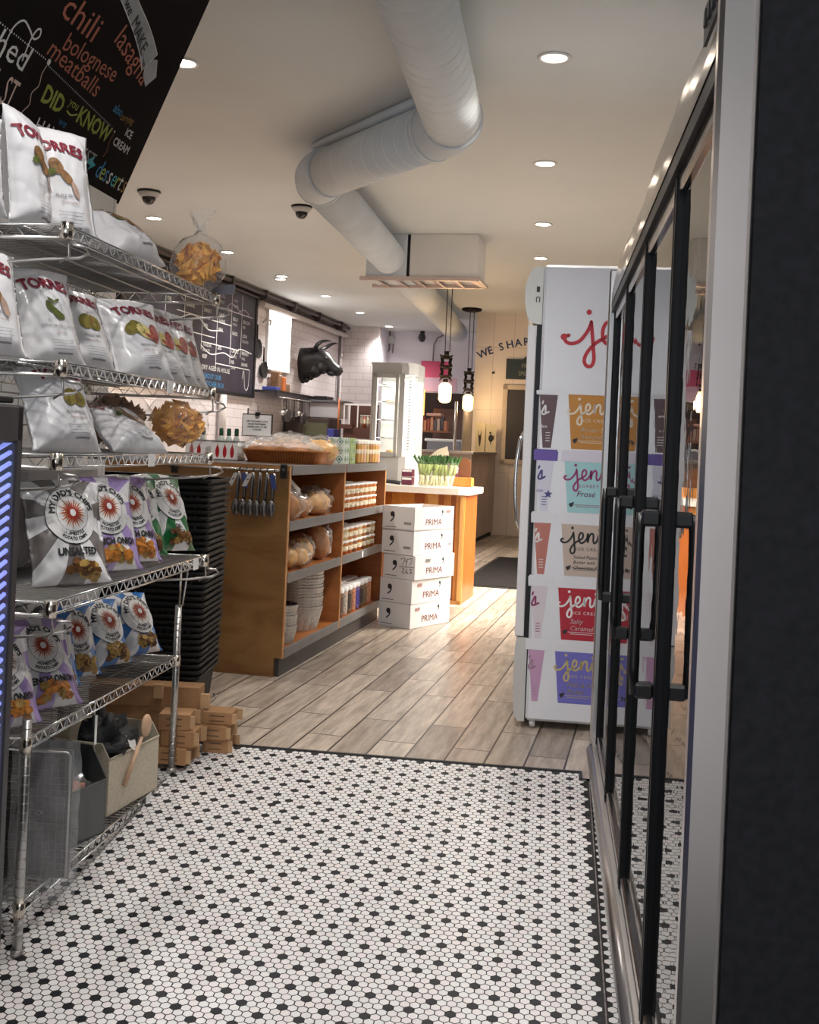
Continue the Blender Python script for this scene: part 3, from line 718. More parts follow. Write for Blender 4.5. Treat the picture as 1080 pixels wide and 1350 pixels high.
m = MB(off); m.box(LB+0.004, LB+0.006, 3.36, 3.375, 0.27, 0.36); m.tube([(LB, 3.365, 0.36), (LB, 3.365, 0.40)], 0.002, 5); m.build('hang_tab', M['white'], rb)
m = MB(off); m.tube([(-1.36, LV1, 0.6), (-1.33, LV1-0.02, 0.80)], 0.003, 6); m.build('tie_rod', M['chrome'], rb)

# ================================================================ CHIP BAGS
def bag_fn(W, H, D, seed, top=0.035, slump=0.0, wr=0.006, bot=0.25):
    rs = Vector((seed*5.3, seed*2.1, seed*9.7))
    def prof(t):      # belly thickness over the height: flat seals, fat low down
        if t <= 0: return 0.0
        a = min(1.0, t/0.16); b = min(1.0, (1-t)/0.42)
        return (math.sin(a*PI/2)**0.7)*(math.sin(max(0, b)*PI/2)**0.9)
    def S(x, z, side=1):
        t = z/H; w = W/2*(1-0.10*prof(t)*1.0+0.02*math.sin(7*t+seed)); s = max(-1, min(1, x/w))
        e = (1-abs(s)**2.6)**0.62 if abs(s) < 1 else 0
        y = D/2*prof(t)*e
        ctr = 0.40+0.60*min(1.0, max(0.0, (abs(s)-0.55)*3.0)+max(0.0, (0.30-t)*4.0))
        n = ctr*noise.noise(Vector((x*22, z*15, side*3.0))+rs)+0.6*noise.noise(Vector((x*50, z*34, side*5.0))+rs)*ctr
        edge = 0.35+0.65*min(1, 4*min(t, 1-t))
        y += wr*n*(0.25+e)*edge+ctr*wr*0.35*abs(noise.noise(Vector((x*34+z*20, z*30-x*12, side*2.0))+rs))*(0.3+e)+0.004*math.sin(x*80+seed)*max(0, 1-4*t)*e*edge
        zz = z
        # slump: whole bag sags sideways and forward a little
        yy = -side*y-0.10*W*math.sin(t*PI*0.5)*slump
        xx = x*(1-0.10*prof(t))+slump*0.18*W*t*t
        return Vector((xx, yy, zz-0.012*abs(s)**2*max(0, t-0.6)*2))
    return S
def bag_mesh(S, W, H, mats_n=0, nx=40, nz=54, m_front=0, m_back=0):
    b = MB(); b.tol = 0.007; G = {}
    for side in (1, -1):
        for j in range(nz+1):
            for i in range(nx+1):
                if side == -1 and (i in (0, nx) or j in (0, nz)): G[(side, i, j)] = G[(1, i, j)]; continue
                x = -W/2+W*i/nx; z = H*j/nz
                k = b.pt(S(x, z, side)); b.uv[k] = (x, z); G[(side, i, j)] = k
        for j in range(nz):
            for i in range(nx):
                q = [G[(side, i, j)], G[(side, i+1, j)], G[(side, i+1, j+1)], G[(side, i, j+1)]]
                b.face(q if side == 1 else q[::-1], m_front if side == 1 else m_back, True)
    return b
def lifted(S, h=0.0016):
    h = h*1.3+0.0012
    return lambda x, y: S(x, y, 1)+Vector((0, -h, 0))
white_foil = mat('white_bag', (0.70, 0.69, 0.71), 0.32, coat=0.25, bump=0.25, bscale=14)
olive = mat('potato_olive', (0.21, 0.17, 0.03), 0.6, nscale=60, namt=0.35); cut = mat('potato_cut', (0.62, 0.52, 0.20), 0.55, nscale=60, namt=0.2)
ham = mat('ham_red', (0.36, 0.07, 0.05), 0.5, nscale=90, namt=0.5); truffle = mat('potato_brown', (0.22, 0.11, 0.04), 0.6, nscale=70, namt=0.4)
ogreen = mat('olive_green', (0.10, 0.12, 0.025), 0.5, nscale=50, namt=0.4); greytxt = mat('grey_ink', (0.25, 0.24, 0.25), 0.5); tan = mat('tan_ink', (0.42, 0.28, 0.22), 0.5)
TM = [white_foil, M['maroon'], olive, cut, ham, truffle, ogreen, greytxt, tan]
def blobs(b, f, L):
    for (cx, cy, rx, ry, a, m) in L:
        ca, sa = math.cos(a), math.sin(a)
        b.disc(lambda x, y: f(cx+(x*ca-y*sa), cy+(x*sa+y*ca)), 0, 0, rx, m, 16, 2, 0, ry)
def torres(seed, kind='ham', W=0.235, H=0.275, D=0.085, slump=0.0, wr=0.006, words=('IBERIAN HAM', 'JAMÓN IBÉRICO'), tleft=0.0):
    S = bag_fn(W, H, D, seed, slump=slump, wr=wr); b = bag_mesh(S, W, H); f = lifted(S)
    b.arc_text(f, 'TORRES', 0, 0.205*H/0.275-0.42, 0.42, PI/2, 0.046, 1, off=0.045, sx=1.02)
    f2 = lifted(S, 0.0022)
    c = H/0.275
    if kind == 'ham':
        blobs(b, f, [(-0.046, 0.150*c, 0.028, 0.020, 0.5, 2), (-0.018, 0.154*c, 0.036, 0.022, -0.5, 2)]); blobs(b, f2, [(0.006, 0.141*c, 0.036, 0.021, -0.6, 3)]); blobs(b, lifted(S, 0.0028), [(0.050, 0.140*c, 0.023, 0.030, 0.2, 4), (0.032, 0.120*c, 0.032, 0.008, -0.5, 4)])
    elif kind == 'truffle':
        blobs(b, f, [(-0.020, 0.165*c, 0.026, 0.020, -0.7, 5), (0.010, 0.140*c, 0.026, 0.014, -0.8, 5)]); blobs(b, f2, [(0.034, 0.110*c, 0.010, 0.026, 0.3, 8), (-0.036, 0.150*c, 0.014, 0.010, 0.3, 6)])
    elif kind == 'olive':
        blobs(b, f, [(-0.010, 0.150*c, 0.020, 0.012, -0.8, 6), (0.008, 0.132*c, 0.022, 0.011, -0.9, 6), (0.022, 0.128*c, 0.018, 0.008, -0.6, 6)])
        b.stroke(f2, [(-0.035, 0.185*c), (-0.015, 0.165*c), (0.012, 0.160*c)], 0.002, 7)
        blobs(b, f2, [(0.012, 0.166*c, 0.015, 0.004, 0.4, 6), (-0.004, 0.170*c, 0.013, 0.004, -0.5, 6)])
    elif kind == 'onion':
        blobs(b, f, [(-0.005, 0.140*c, 0.028, 0.024, 0.4, 2), (0.030, 0.138*c, 0.030, 0.024, -0.3, 2)]); blobs(b, f2, [(0.020, 0.145*c, 0.006, 0.022, 0, 5)])
    b.text(f, words[0], 0.01, 0.092*c, 0.0115, 7, 0.012, 'CENTER'); b.text(f, words[1], 0.012, 0.076*c, 0.009, 8, 0.0, 'CENTER')
    for k in range(4):      # fine print, too small to read
        b.quad(f, -0.030, (0.056-0.008*k)*c, 0.055-0.01*(k % 2), (0.0572-0.008*k)*c, 7, 6, 1)
    b.quad(f, -0.010, 0.020*c, 0.045, 0.024*c, 7, 4, 1)
    return b
sun_o = mat('sun_orange', (0.55, 0.16, 0.04), 0.5); sun_r = mat('sun_red', (0.33, 0.025, 0.012), 0.5)
crisp = mat('crisp_orange', (0.55, 0.20, 0.03), 0.5, nscale=70, namt=0.55); crisp_d = mat('crisp_brown', (0.14, 0.055, 0.012), 0.5, nscale=70, namt=0.6); crisp_g = mat('crisp_gold', (0.40, 0.24, 0.06), 0.5, nscale=60, namt=0.5)
STR = {'grey': (0.20, 0.18, 0.175), 'lilac': (0.42, 0.30, 0.62), 'green': (0.012, 0.16, 0.045), 'blue': (0.02, 0.17, 0.52)}
def dads(seed, kind='grey', W=0.225, H=0.300, D=0.08, slump=0.0, wr=0.006, words='UNSALTED', food=None, ec=(0.0, 0.185)):
    S = bag_fn(W, H, D, seed, slump=slump, wr=wr); b = bag_mesh(S, W, H); f = lifted(S); f2 = lifted(S, 0.0024); f3 = lifted(S, 0.0030); f4 = lifted(S, 0.0036)
    cx, cz = ec; R = 0.083
    b.disc(f, cx, cz, R, 3, 40, 4); b.disc(f2, cx, cz, R-0.0015, 1, 40, 4)
    b.disc(f3, cx+0.002, cz+0.006, 0.053, 3, 36, 1, 0.0518)
    for k in range(26):       # sunburst spikes
        a = 2*PI*k/26; r1 = 0.047 if k % 2 else 0.040; da = 0.085
        for (ra_, rb_, mm, ff) in ((0.012, r1, 4, f3), (0.010, r1*0.72, 5, f4)):
            b.poly(ff, [(cx+0.002+ra_*math.cos(a-da*2), cz+0.006+ra_*math.sin(a-da*2)), (cx+0.002+(ra_+rb_)/2*math.cos(a-da), cz+0.006+(ra_+rb_)/2*math.sin(a-da)), (cx+0.002+rb_*math.cos(a), cz+0.006+rb_*math.sin(a)), (cx+0.002+(ra_+rb_)/2*math.cos(a+da), cz+0.006+(ra_+rb_)/2*math.sin(a+da)), (cx+0.002+ra_*math.cos(a+da*2), cz+0.006+ra_*math.sin(a+da*2))], mm)
    b.disc(lifted(S, 0.0042), cx+0.002, cz+0.006, 0.0105, 1, 16)
    b.arc_text(f3, "MY DAD'S CHIPS", cx+0.002, cz+0.004, 0.0565, PI/2+0.05, 0.0245, 3, off=0.055, sx=0.92)
    b.arc_text(f3, 'HOMESTYLE', cx, cz+0.0, 0.058, -PI/2, 0.0130, 3, off=0.055, inner=True)
    b.arc_text(f3, 'POTATO CHIPS', cx, cz+0.0, 0.0720, -PI/2, 0.0130, 3, off=0.055, inner=True)
    w = words.split('|')
    for i, s in enumerate(w): b.text(f2, s, cx+0.004, cz-0.112-i*0.020, 0.0285 if len(w) == 1 else 0.020, 3, 0.06, 'CENTER', sx=0.92)
    rg = random.Random(seed); fm = {'grey': (7, 8), 'lilac': (6, 8), 'green': (7, 8), 'blue': (8, 7)}[kind]
    for k in range(22):
        x = cx+0.006+rg.uniform(-0.048, 0.056); z = 0.045+rg.uniform(-0.020, 0.022)-abs(x-cx)*0.25; a = rg.uniform(0, PI)
        n = 6; pts = [(x+rg.uniform(0.75, 1.1)*0.020*math.cos(a+2*PI*i/n), z+rg.uniform(0.6, 1.0)*0.015*math.sin(a+2*PI*i/n)) for i in range(n)]
        b.poly(lifted(S, 0.0022+0.0002*k), pts, rg.choice(fm+(fm[0],)))
    return b
def dad_mats(kind, ec=(0.0, 0.185)):
    return [stripe_mat('rays_%s_%d' % (kind, int(ec[1]*1000)), STR[kind], ec[0], ec[1], 7, phase={'grey': 0.3, 'lilac': 1.2, 'green': 2.2, 'blue': 0.9}[kind]), M['white'], M['maroon'], M['ink'], sun_o, sun_r, crisp, crisp_d, crisp_g]
def put_bag(b, mats, label, group, u, v, z, yaw=24, lean=14, roll=0, name='chip_bag'):
    o = b.build(name, mats); tag(o, label, 'bag of chips', group)
    rz = math.radians(90-yaw)-TE
    o.rotation_euler = (Matrix.Rotation(rz, 3, 'Z') @ Matrix.Rotation(math.radians(roll), 3, 'Y') @ Matrix.Rotation(math.radians(-lean), 3, 'X')).to_euler()
    o.location = W3('E', u, v, z); return o
g1 = 'white chip bags on the top shelf'; g2 = 'white chip bags on the second shelf'; g3 = 'bags on the third shelf'; g4 = 'striped chip bags on the fourth shelf'; g5 = 'striped chip bags on the lower rack'
z = SZ[1]+0.004
put_bag(torres(1, 'truffle', W=0.20, H=0.26, words=('BLACK TRUFFLE', 'TRUFA NEGRA')), TM, 'white chip bag on the top shelf, cut by the left edge of the picture', g1, -1.38, 2.50, z, 30, 10)
put_bag(torres(2, 'truffle', W=0.20, H=0.31, D=0.10, wr=0.010, words=('BLACK TRUFFLE', 'TRUFA NEGRA')), TM, 'white chip bag turned edge-on between two others on the top shelf', g1, -1.35, 2.73, z, 2, 8, 4)
put_bag(torres(3, 'truffle', W=0.24, H=0.32, D=0.10, wr=0.010, words=('BLACK TRUFFLE', 'TRUFA NEGRA')), TM, 'tall upright white chip bag with maroon lettering, rightmost on the top shelf', g1, -1.33, 2.885, z, 36, 12, -4)
z = SZ[2]+0.004
put_bag(torres(4, 'truffle', words=('BLACK TRUFFLE', 'TRUFA NEGRA')), TM, 'white chip bag with brown truffle potatoes, leftmost of the second shelf', g2, -1.33, 2.52, z, 25, 16)
put_bag(torres(5, 'olive', words=('EXTRA VIRGIN OLIVE OIL', 'SELECTA')), TM, 'white chip bag with a sprig of green olives on the second shelf', g2, -1.32, 2.85, z, 24, 18, -3)
put_bag(torres(6, 'onion', D=0.10, words=('IBERIAN HAM', 'JAMÓN IBÉRICO')), TM, 'crumpled white chip bag with two olive potatoes, half behind its right neighbour', g2, -1.34, 3.12, z, 26, 26)
for k, (v, u, l) in enumerate(((3.43, -1.28, 'front white chip bag with potato and red ham in the middle of the second shelf'), (3.68, -1.30, 'white chip bag with potato and ham tucked behind the front one on the second shelf'),
                               (3.90, -1.31, 'third of the overlapping ham chip bags on the second shelf, only its right half showing'), (4.08, -1.32, 'rightmost ham chip bag at the end of the second shelf'))):
    put_bag(torres(7+k, 'ham', D=0.095-0.008*k, H=0.285, W=0.245, wr=0.009), TM, l, g2, u, v-0.04*k, z, 30-2*k, 25-1.5*k, -2)
z = SZ[3]+0.004
put_bag(torres(12, 'onion', W=0.25, H=0.27, D=0.12, wr=0.010, words=('EXTRA VIRGIN', 'ACEITE DE OLIVA')), TM, 'big crumpled white chip bag with an olive potato at the left of the third shelf', g3, -1.30, 2.92, z, 24, 24)
put_bag(torres(13, 'onion', W=0.23, H=0.26, D=0.11, wr=0.010, words=('EXTRA VIRGIN', 'ACEITE DE OLIVA')), TM, 'crumpled white chip bag pushed back behind the big one on the third shelf', g3, -1.42, 3.16, z, 24, 26)
put_bag(torres(14, 'truffle', W=0.24, H=0.24, D=0.10, wr=0.012, slump=0.4, words=('SEA SALT', 'SAL MARINA')), TM, 'slumped white chip bag lying back in the middle of the third shelf', g3, -1.28, 3.42, z, 26, 58)
put_bag(torres(15, 'truffle', W=0.30, H=0.24, D=0.12, wr=0.012, words=('SEA SALT', 'SAL MARINA')), TM, 'white chip bag lying flat at the far end of the top shelf', g1, -1.33, 3.46, SZ[1]+0.052, 16, 52)
z = SZ[4]+0.004
DD = [('grey', 'UNSALTED', -1.28, 2.94, 36, 20, 'grey and white striped chip bag reading unsalted, leftmost of the fourth shelf'),
      ('lilac', 'FRENCH ONION', -1.31, 3.27, 34, 20, 'lilac striped french onion chip bag beside the grey one on the fourth shelf'),
      ('lilac', 'FRENCH ONION', -1.33, 3.53, 32, 22, 'second lilac french onion chip bag, half behind the green bags on the fourth shelf'),
      ('green', 'DILL|PICKLE', -1.38, 3.74, 32, 24, 'dark green striped chip bag set back between lilac and green bags'),
      ('green', 'DILL|PICKLE', -1.34, 3.95, 24, 24, 'green and white striped chip bag at the right end of the fourth shelf')]
for i, (kd, w, u, v, ya, le, lab) in enumerate(DD):
    put_bag(dads(20+i, kd, words=w, W=0.255 if i < 2 else 0.235, wr=0.008, D=0.09), dad_mats(kd), lab, g4, u, v, z, ya, le, 0 if i < 3 else 3)
z = 0.409
LD = [('lilac', 'FRENCH ONION', -1.47, 3.02, 30, 22, 'lilac striped chip bag at the left edge beside the blue-lit cooler'),
      ('lilac', 'FRENCH ONION', -1.46, 3.27, 34, 30, 'lilac striped french onion chip bag standing on the lower rack'),
      ('blue', 'SEA SALT &|VINEGAR', -1.56, 3.52, 34, 20, 'blue striped chip bag behind the lilac one on the lower rack'),
      ('blue', 'SEA SALT &|VINEGAR', -1.56, 3.70, 30, 20, 'second blue striped chip bag from the left on the lower rack, partly covered'),
      ('blue', 'SEA SALT &|VINEGAR', -1.53, 3.93, 26, 26, 'second blue and white striped chip bag from the right on the lower rack'),
      ('blue', 'SEA SALT &|VINEGAR', -1.50, 4.17, 24, 28, 'rightmost blue striped chip bag on the lower rack')]
for i, (kd, w, u, v, ya, le, lab) in enumerate(LD):
    put_bag(dads(30+i, kd, words=w, W=0.245 if i < 2 else 0.21, H=0.29 if i < 2 else 0.25, D=0.09, wr=0.009, ec=(0.0, 0.178 if i < 2 else 0.15)), dad_mats(kd, (0.0, 0.178 if i < 2 else 0.15)), lab, g5, u, v-0.05, z, ya, le)

# ---- clear bags of tortilla chips
chip_m = mat('tortilla_orange', (0.92, 0.40, 0.04), 0.5, nscale=25, namt=0.25, bump=0.2, bscale=80)
chip_d = mat('tortilla_dark', (0.30, 0.12, 0.03), 0.55, nscale=25, namt=0.3)
def tortilla_bag(label, u, v, z, s=1.0, neck=True, cm=None, seed=1, sq=(1, 1, 1), rot=0, group='clear bags of tortilla chips'):
    t = thing('tortilla_chip_bag', label, 'bag of chips', 'E', (u, v, z), rot, group)
    rg = random.Random(seed); m = MB(); R = 0.088*s
    for k in range(150):
        d = Vector((rg.gauss(0, 1), rg.gauss(0, 1), rg.gauss(0, 1))).normalized(); q = rg.uniform(0.50, 0.84)
        c = Vector((d.x*R*sq[0]*q, d.y*R*sq[1]*q, R*sq[2]*(1+d.z*q)*0.98+0.004)); e = Euler((rg.uniform(0, 6), rg.uniform(0, 6), rg.uniform(0, 6))).to_matrix()
        h = 0.031*s; P = [(-h, -h*0.6, 0), (h, -h*0.6, 0), (0, h, 0), (0, -h*0.1, h*0.28)]
        ids = []
        for p in P:
            w = c+e @ Vector(p); q3 = Vector((w.x/(R*sq[0]), w.y/(R*sq[1]), (w.z-R*sq[2])/(R*sq[2]))); L3 = q3.length; lim = 0.93+0.05*rg.random()
            if L3 > lim: q3 *= lim/L3
            ids.append(m.pt((q3.x*R*sq[0], q3.y*R*sq[1], R*sq[2]*(1+q3.z)+0.004)))
        for f in ((0, 1, 3), (1, 2, 3), (2, 0, 3)): m.face([ids[i] for i in f], 0)
    m.build('tortilla_chips', cm or chip_m, t, None, True)
    m = MB(); prof = []
    H = 2*R*sq[2]
    for k in range(13):
        a = k/12.0; prof.append((R*1.08*math.sin(PI*(0.08+0.80*a))**0.6, H*a*1.02))
    if neck: prof += [(0.020*s, H*1.10), (0.009*s, H*1.19), (0.007*s, H*1.22), (0.016*s, H*1.32), (0.030*s, H*1.48), (0.040*s, H*1.62)]
    else: prof += [(0.02*s, H*1.05)]
    rs = seed*3.1
    m.lathe(prof, 30, m=0, cap=False, wob=lambda k, z: 0.010*s*noise.noise(Vector((k*0.7 if k < 15 else (30-k)*0.7, z*30, rs)))*(1.0 if z < H else 1.6), sx=sq[0], sy=sq[1])
    m.build('clear_film', M['film'], t)
    if neck:
        m = MB(); m.tube([(0.009*s*math.cos(a), 0.009*s*math.sin(a), H*1.205) for a in [i*PI/6 for i in range(12)]], 0.002, 5, closed=True); m.build('twist_tie', M['white'], t)
    return t
tortilla_bag('clear tied bag of orange tortilla chips standing on the far corner of the top shelf', -1.245, 3.80, SZ[1]+0.005, 1.04, seed=4, sq=(1, 0.85, 0.95))
tortilla_bag('clear bag of orange tortilla chips at the right end of the third shelf', -1.30, 3.80, SZ[3]+0.004, 1.0, False, seed=5, sq=(1.25, 0.8, 1.05))
tortilla_bag('clear bag of dark brown tortilla chips behind the others on the third shelf', -1.46, 3.60, SZ[3]+0.004, 1.0, False, chip_d, 6, (1.5, 0.9, 1.1))
# kraft sheet and folded stock at the back of the fourth shelf
m = MB(); m.box(-1.655, -1.60, 3.30, 3.86, SZ[4]+0.005, SZ[4]+0.30, c=0.01); o = m.build('paper_carton', mat('pale_carton', (0.58, 0.55, 0.53), 0.6, nscale=5, namt=0.05)); o.rotation_euler = (0, 0, -TE); tag(o, 'pale carton standing behind the green chip bags at the back of the fourth shelf', 'box')
m = MB(); m.box(-1.64, -1.54, 2.70, 3.30, SZ[4]+0.004, SZ[4]+0.26, c=0.04); o = m.build('folded_sack', mat('grey_sack', (0.13, 0.125, 0.13), 0.4, nscale=12, namt=0.5, bump=0.8, bscale=9)); o.rotation_euler = (0, 0, -TE); tag(o, 'dark crumpled sack stuffed behind the unsalted chip bags', 'sack')
for (va, vb, za, zb, lab) in ((2.95, 3.5, 0.41, 0.66, 'grey crumpled sacks behind the lilac bags at the back of the lower rack'), (3.52, 4.05, 0.41, 0.64, 'grey crumpled sacks behind the blue bags at the back of the lower rack')):
    m = MB()
    m.blob((-1.70, (va+vb)/2, za+0.115), (0.06, (vb-va)/2, 0.11), n=20, k=12, amp=0.25, fr=12, seed=va)
    o = m.build('folded_sack', MATS['grey_sack']); o.rotation_euler = (0, 0, -TE); tag(o, lab, 'sack')
# ================================================================ THINGS ON THE LOWEST SHELF
zb = -0.041
mesh_m = mat('dark_mesh', (0.045, 0.04, 0.04), 0.6, nscale=90, namt=0.6)
t = thing('mesh_tray', 'tall dark mesh tray in cloudy plastic wrap at the near end of the lowest shelf', 'tray', 'E', (-1.42, 3.08, zb), math.radians(5))
m = MB(); m.box(-0.30, 0.10, 0.0, 0.006, 0.0, 0.37, 0)
m.build('mesh', mesh_m, t)
m = MB()
for k in range(22): m.tube([(-0.31+k*0.0195, -0.003, 0.005), (-0.31+k*0.0195, -0.003, 0.365)], 0.0009, 3, caps=False)
for k in range(20): m.tube([(-0.32, -0.003, 0.005+k*0.019), (0.10, -0.003, 0.005+k*0.019)], 0.0009, 3, caps=False)
m.build('grid', mat('grid_wire', (0.20, 0.18, 0.17), 0.4, 0.6), t)
m = MB(); m.tube([(-0.05, -0.008, 0.01), (-0.05, -0.008, 0.355), (-0.04, -0.008, 0.365), (0.085, -0.008, 0.365), (0.095, -0.008, 0.355), (0.095, -0.008, 0.01)], 0.004, 6); m.tube([(0.005, -0.012, 0.19), (0.013, -0.012, 0.197), (0.021, -0.012, 0.19), (0.013, -0.012, 0.183)], 0.0018, 5, closed=True)
m.build('frame', M['steel_dull'], t)
m = MB(); n = 18; G = []
for j in range(n+1):
    row = []
    for i in range(n+1):
        x = -0.07+0.20*i/n; z = -0.055+0.46*j/n
        row.append(m.pt((x+0.006*noise.noise(Vector((z*14, 3, 0))), -0.022+0.012*noise.noise(Vector((x*26, z*13, 1))), z+0.008*noise.noise(Vector((x*30, 5, 0))))))
    G.append(row)
for j in range(n):
    for i in range(n): m.face([G[j][i], G[j][i+1], G[j+1][i+1], G[j+1][i]], 0, True)
m.build('plastic_wrap', clear_mat('cloudy_wrap', haze=0.22, rough=0.15, ior=1.5, bump=0.9, bscale=30), t)
def bin_box(label, u, v, z, L, Wd, Hh, mats, rot=0, name='open_bin', lip=0.0, cut=0.0):
    """open topped stacking bin: high back, sloping sides; local x across, y deep (front at -y)"""
    t = thing(name, label, 'bin', 'E', (u, v, z), rot, 'open bins on the lowest shelf')
    m = MB(); w = 0.004
    sidep = [(-Wd/2, 0), (Wd/2, 0), (Wd/2, Hh), (-Wd/2+cut*0.6, Hh), (-Wd/2, Hh-cut)]
    for s in (-1, 1):
        x = s*L/2; m.prism(sidep, x-w/2, x+w/2, lambda a, b, q: (q, a, b))
    m.box(-L/2, L/2, Wd/2-w, Wd/2, 0, Hh); m.box(-L/2, L/2, -Wd/2, -Wd/2+w, 0, Hh-cut); m.box(-L/2, L/2, -Wd/2, Wd/2, 0, w)
    m.build('shell', mats, t)
    m = MB(); m.tube([(-L/2, -Wd/2, Hh-cut+0.002), (L/2, -Wd/2, Hh-cut+0.002)], 0.0035, 6); m.tube([(-L/2, Wd/2, Hh), (L/2, Wd/2, Hh)], 0.0035, 6)
    for s in (-1, 1): m.tube([(s*L/2, -Wd/2, Hh-cut), (s*L/2, -Wd/2+cut*0.6, Hh), (s*L/2, Wd/2, Hh)], 0.003, 6)
    m.build('rim', mats, t)
    return t
smoke = mat('smoke_plastic', (0.055, 0.06, 0.06), 0.25, coat=0.3)
beige = mat('beige_bin', (0.56, 0.49, 0.38), 0.55, nscale=120, namt=0.12)
t = bin_box('smoke grey open bin beside the wrapped mesh tray on the lowest shelf', -1.52, 3.38, zb, 0.26, 0.24, 0.27, smoke, PI/2-0.25, cut=0.10)
t2 = thing('wrapped_meat_pack', 'clear vacuum pack with orange pink contents lying by the smoke grey bin', 'packet', 'E', (-1.47, 3.36, zb+0.02), PI/2-0.5)
m = MB(); m.blob((0, 0, 0.085), (0.085, 0.025, 0.075), n=20, k=12, amp=0.25, fr=14, seed=3); m.build('contents', mat('salmon_fill', (0.50, 0.22, 0.13), 0.4, nscale=30, namt=0.6), t2)
m = MB(); m.blob((0, 0, 0.09), (0.105, 0.035, 0.095), n=24, k=14, amp=0.20, fr=16, seed=5); m.build('clear_film', M['film'], t2)
m = MB(); m.box(-0.09, 0.0, -0.05, -0.045, 0.01, 0.08); o = m.build('card', mat('kraft_card', (0.30, 0.19, 0.10), 0.7), t2); t2.rotation_euler[1] = 0.25
t = bin_box('beige open bin holding black cloth and a wooden spoon on the lowest shelf', -1.52, 3.80, zb, 0.34, 0.26, 0.24, beige, PI/2-0.15, cut=0.05)
m = MB(); m.blob((0, 0, 0), (0.13, 0.09, 0.12), n=26, k=16, amp=0.30, fr=11, seed=8); o = m.build('folded_cloth', mat('black_cloth', (0.012, 0.012, 0.014), 0.6, bump=0.6, bscale=18)); place(o, 'E', -1.50, 3.76, zb+0.18, PI/2); tag(o, 'black cloth with white print bundled in the beige bin', 'cloth')
m = MB(); m.poly(plane((0, 0, 0), (1, 0, 0), (0, 0, 1)), [(-0.04, 0.02), (-0.015, 0.045), (-0.005, 0.02), (0.035, 0.015), (0.01, -0.02), (-0.01, -0.015)])
q = m.build('white_print', M['white'], o); q.location = (0.01, -0.105, 0.02); q.rotation_euler = (math.radians(-30), 0, 0)
m = MB(); m.tube([(0, 0, 0), (0.10, 0, 0.145)], 0.007, 10, rad=[0.008, 0.006]); m.blob((0.125, 0, 0.18), (0.030, 0.012, 0.040), n=16, k=10)
o = m.build('wooden_spoon', mat('spoon_wood', (0.62, 0.40, 0.26), 0.5, nscale=12, namt=0.15)); place(o, 'E', -1.395, 3.70, zb+0.08, PI/2-0.2); tag(o, 'pale wooden spoon sticking out of the beige bin', 'spoon')
# kraft cartons piled on the ramp at the far end of the lower rack
kraft = mat('kraft_cardboard', (0.36, 0.19, 0.085), 0.7, nscale=9, namt=0.14); kraft_l = mat('kraft_light', (0.50, 0.31, 0.16), 0.7, nscale=9, namt=0.12); kin = mat('kraft_shade_ink', (0.13, 0.075, 0.045), 0.7)
def carton(label, u, v, z, L, Wd, Hh, rot):
    t = thing('kraft_carton', label, 'box', 'E', (u, v, z), rot, 'small kraft cartons piled beside the lower rack')
    m = MB(); m.box(-L/2, L/2, -Wd/2, Wd/2, 0, Hh, 0, c=0.002)
    f = plane((-L/2, -Wd/2-0.0008, 0), (1, 0, 0), (0, 0, 1)); m.quad(f, L*0.25, Hh*0.66, L*0.75, Hh*0.74, 1); m.quad(f, L*0.25, Hh*0.25, L*0.75, Hh*0.33, 1)
    m.build('carton_body', [kraft, kin], t)
    m = MB(); m.box(L/2, L/2+0.018, -Wd/2+0.006, -Wd/2+0.012, Hh*0.1, Hh*0.9); m.box(L/2, L/2+0.022, Wd/2-0.012, Wd/2-0.006, Hh*0.1, Hh*0.95); m.split_build('flap', kraft_l, t)
rg = random.Random(11)
rz = ramp_z(4.27)
K = [(-1.36, 4.20, 0.0, 0.13, 0.11, 0.062), (-1.34, 4.22, 0.063, 0.13, 0.11, 0.062), (-1.36, 4.22, 0.126, 0.12, 0.11, 0.062), (-1.24, 4.40, 0.0, 0.10, 0.11, 0.055), (-1.25, 4.38, 0.056, 0.11, 0.10, 0.055), (-1.24, 4.40, 0.112, 0.12, 0.10, 0.050)]
LB_ = ['bottom kraft carton of the front pile by the lower rack', 'middle kraft carton of the front pile by the lower rack', 'upper kraft carton of the front pile, next to the spoon', 'bottom kraft carton of the right pile, on the mosaic', 'middle kraft carton of the right pile by the baskets', 'top kraft carton of the right pile sticking out over the mosaic edge']
for (u, v, dz, L, w, h), lb in zip(K, LB_): carton(lb, u-0.03, v, rz+dz+0.01, L, w, h, rg.uniform(-0.15, 0.15))
t = thing('kraft_carton', 'long kraft carton lying across the back of the carton pile', 'box', 'E', (-1.52, 4.42, rz+0.17), 0.10, 'small kraft cartons piled beside the lower rack')
m = MB(); m.box(-0.30, 0.16, -0.05, 0.05, 0, 0.085, c=0.002); m.build('carton_body', kraft, t)
m = MB()
for (x, zz) in ((-0.02, 0.04), (0.17, 0.01)): m.box(x, x+0.035, -0.075, -0.052, zz, zz+0.055)
m.split_build('flap', kraft_l, t)
m = MB(); m.box(-1.80, -1.36, 4.37, 4.47, 0.0, 0.15, c=0.003); o = m.build('carton_tray', kraft); o.rotation_euler = (0, 0, -TE); tag(o, 'plain kraft tray under the long carton, behind the pile', 'box')

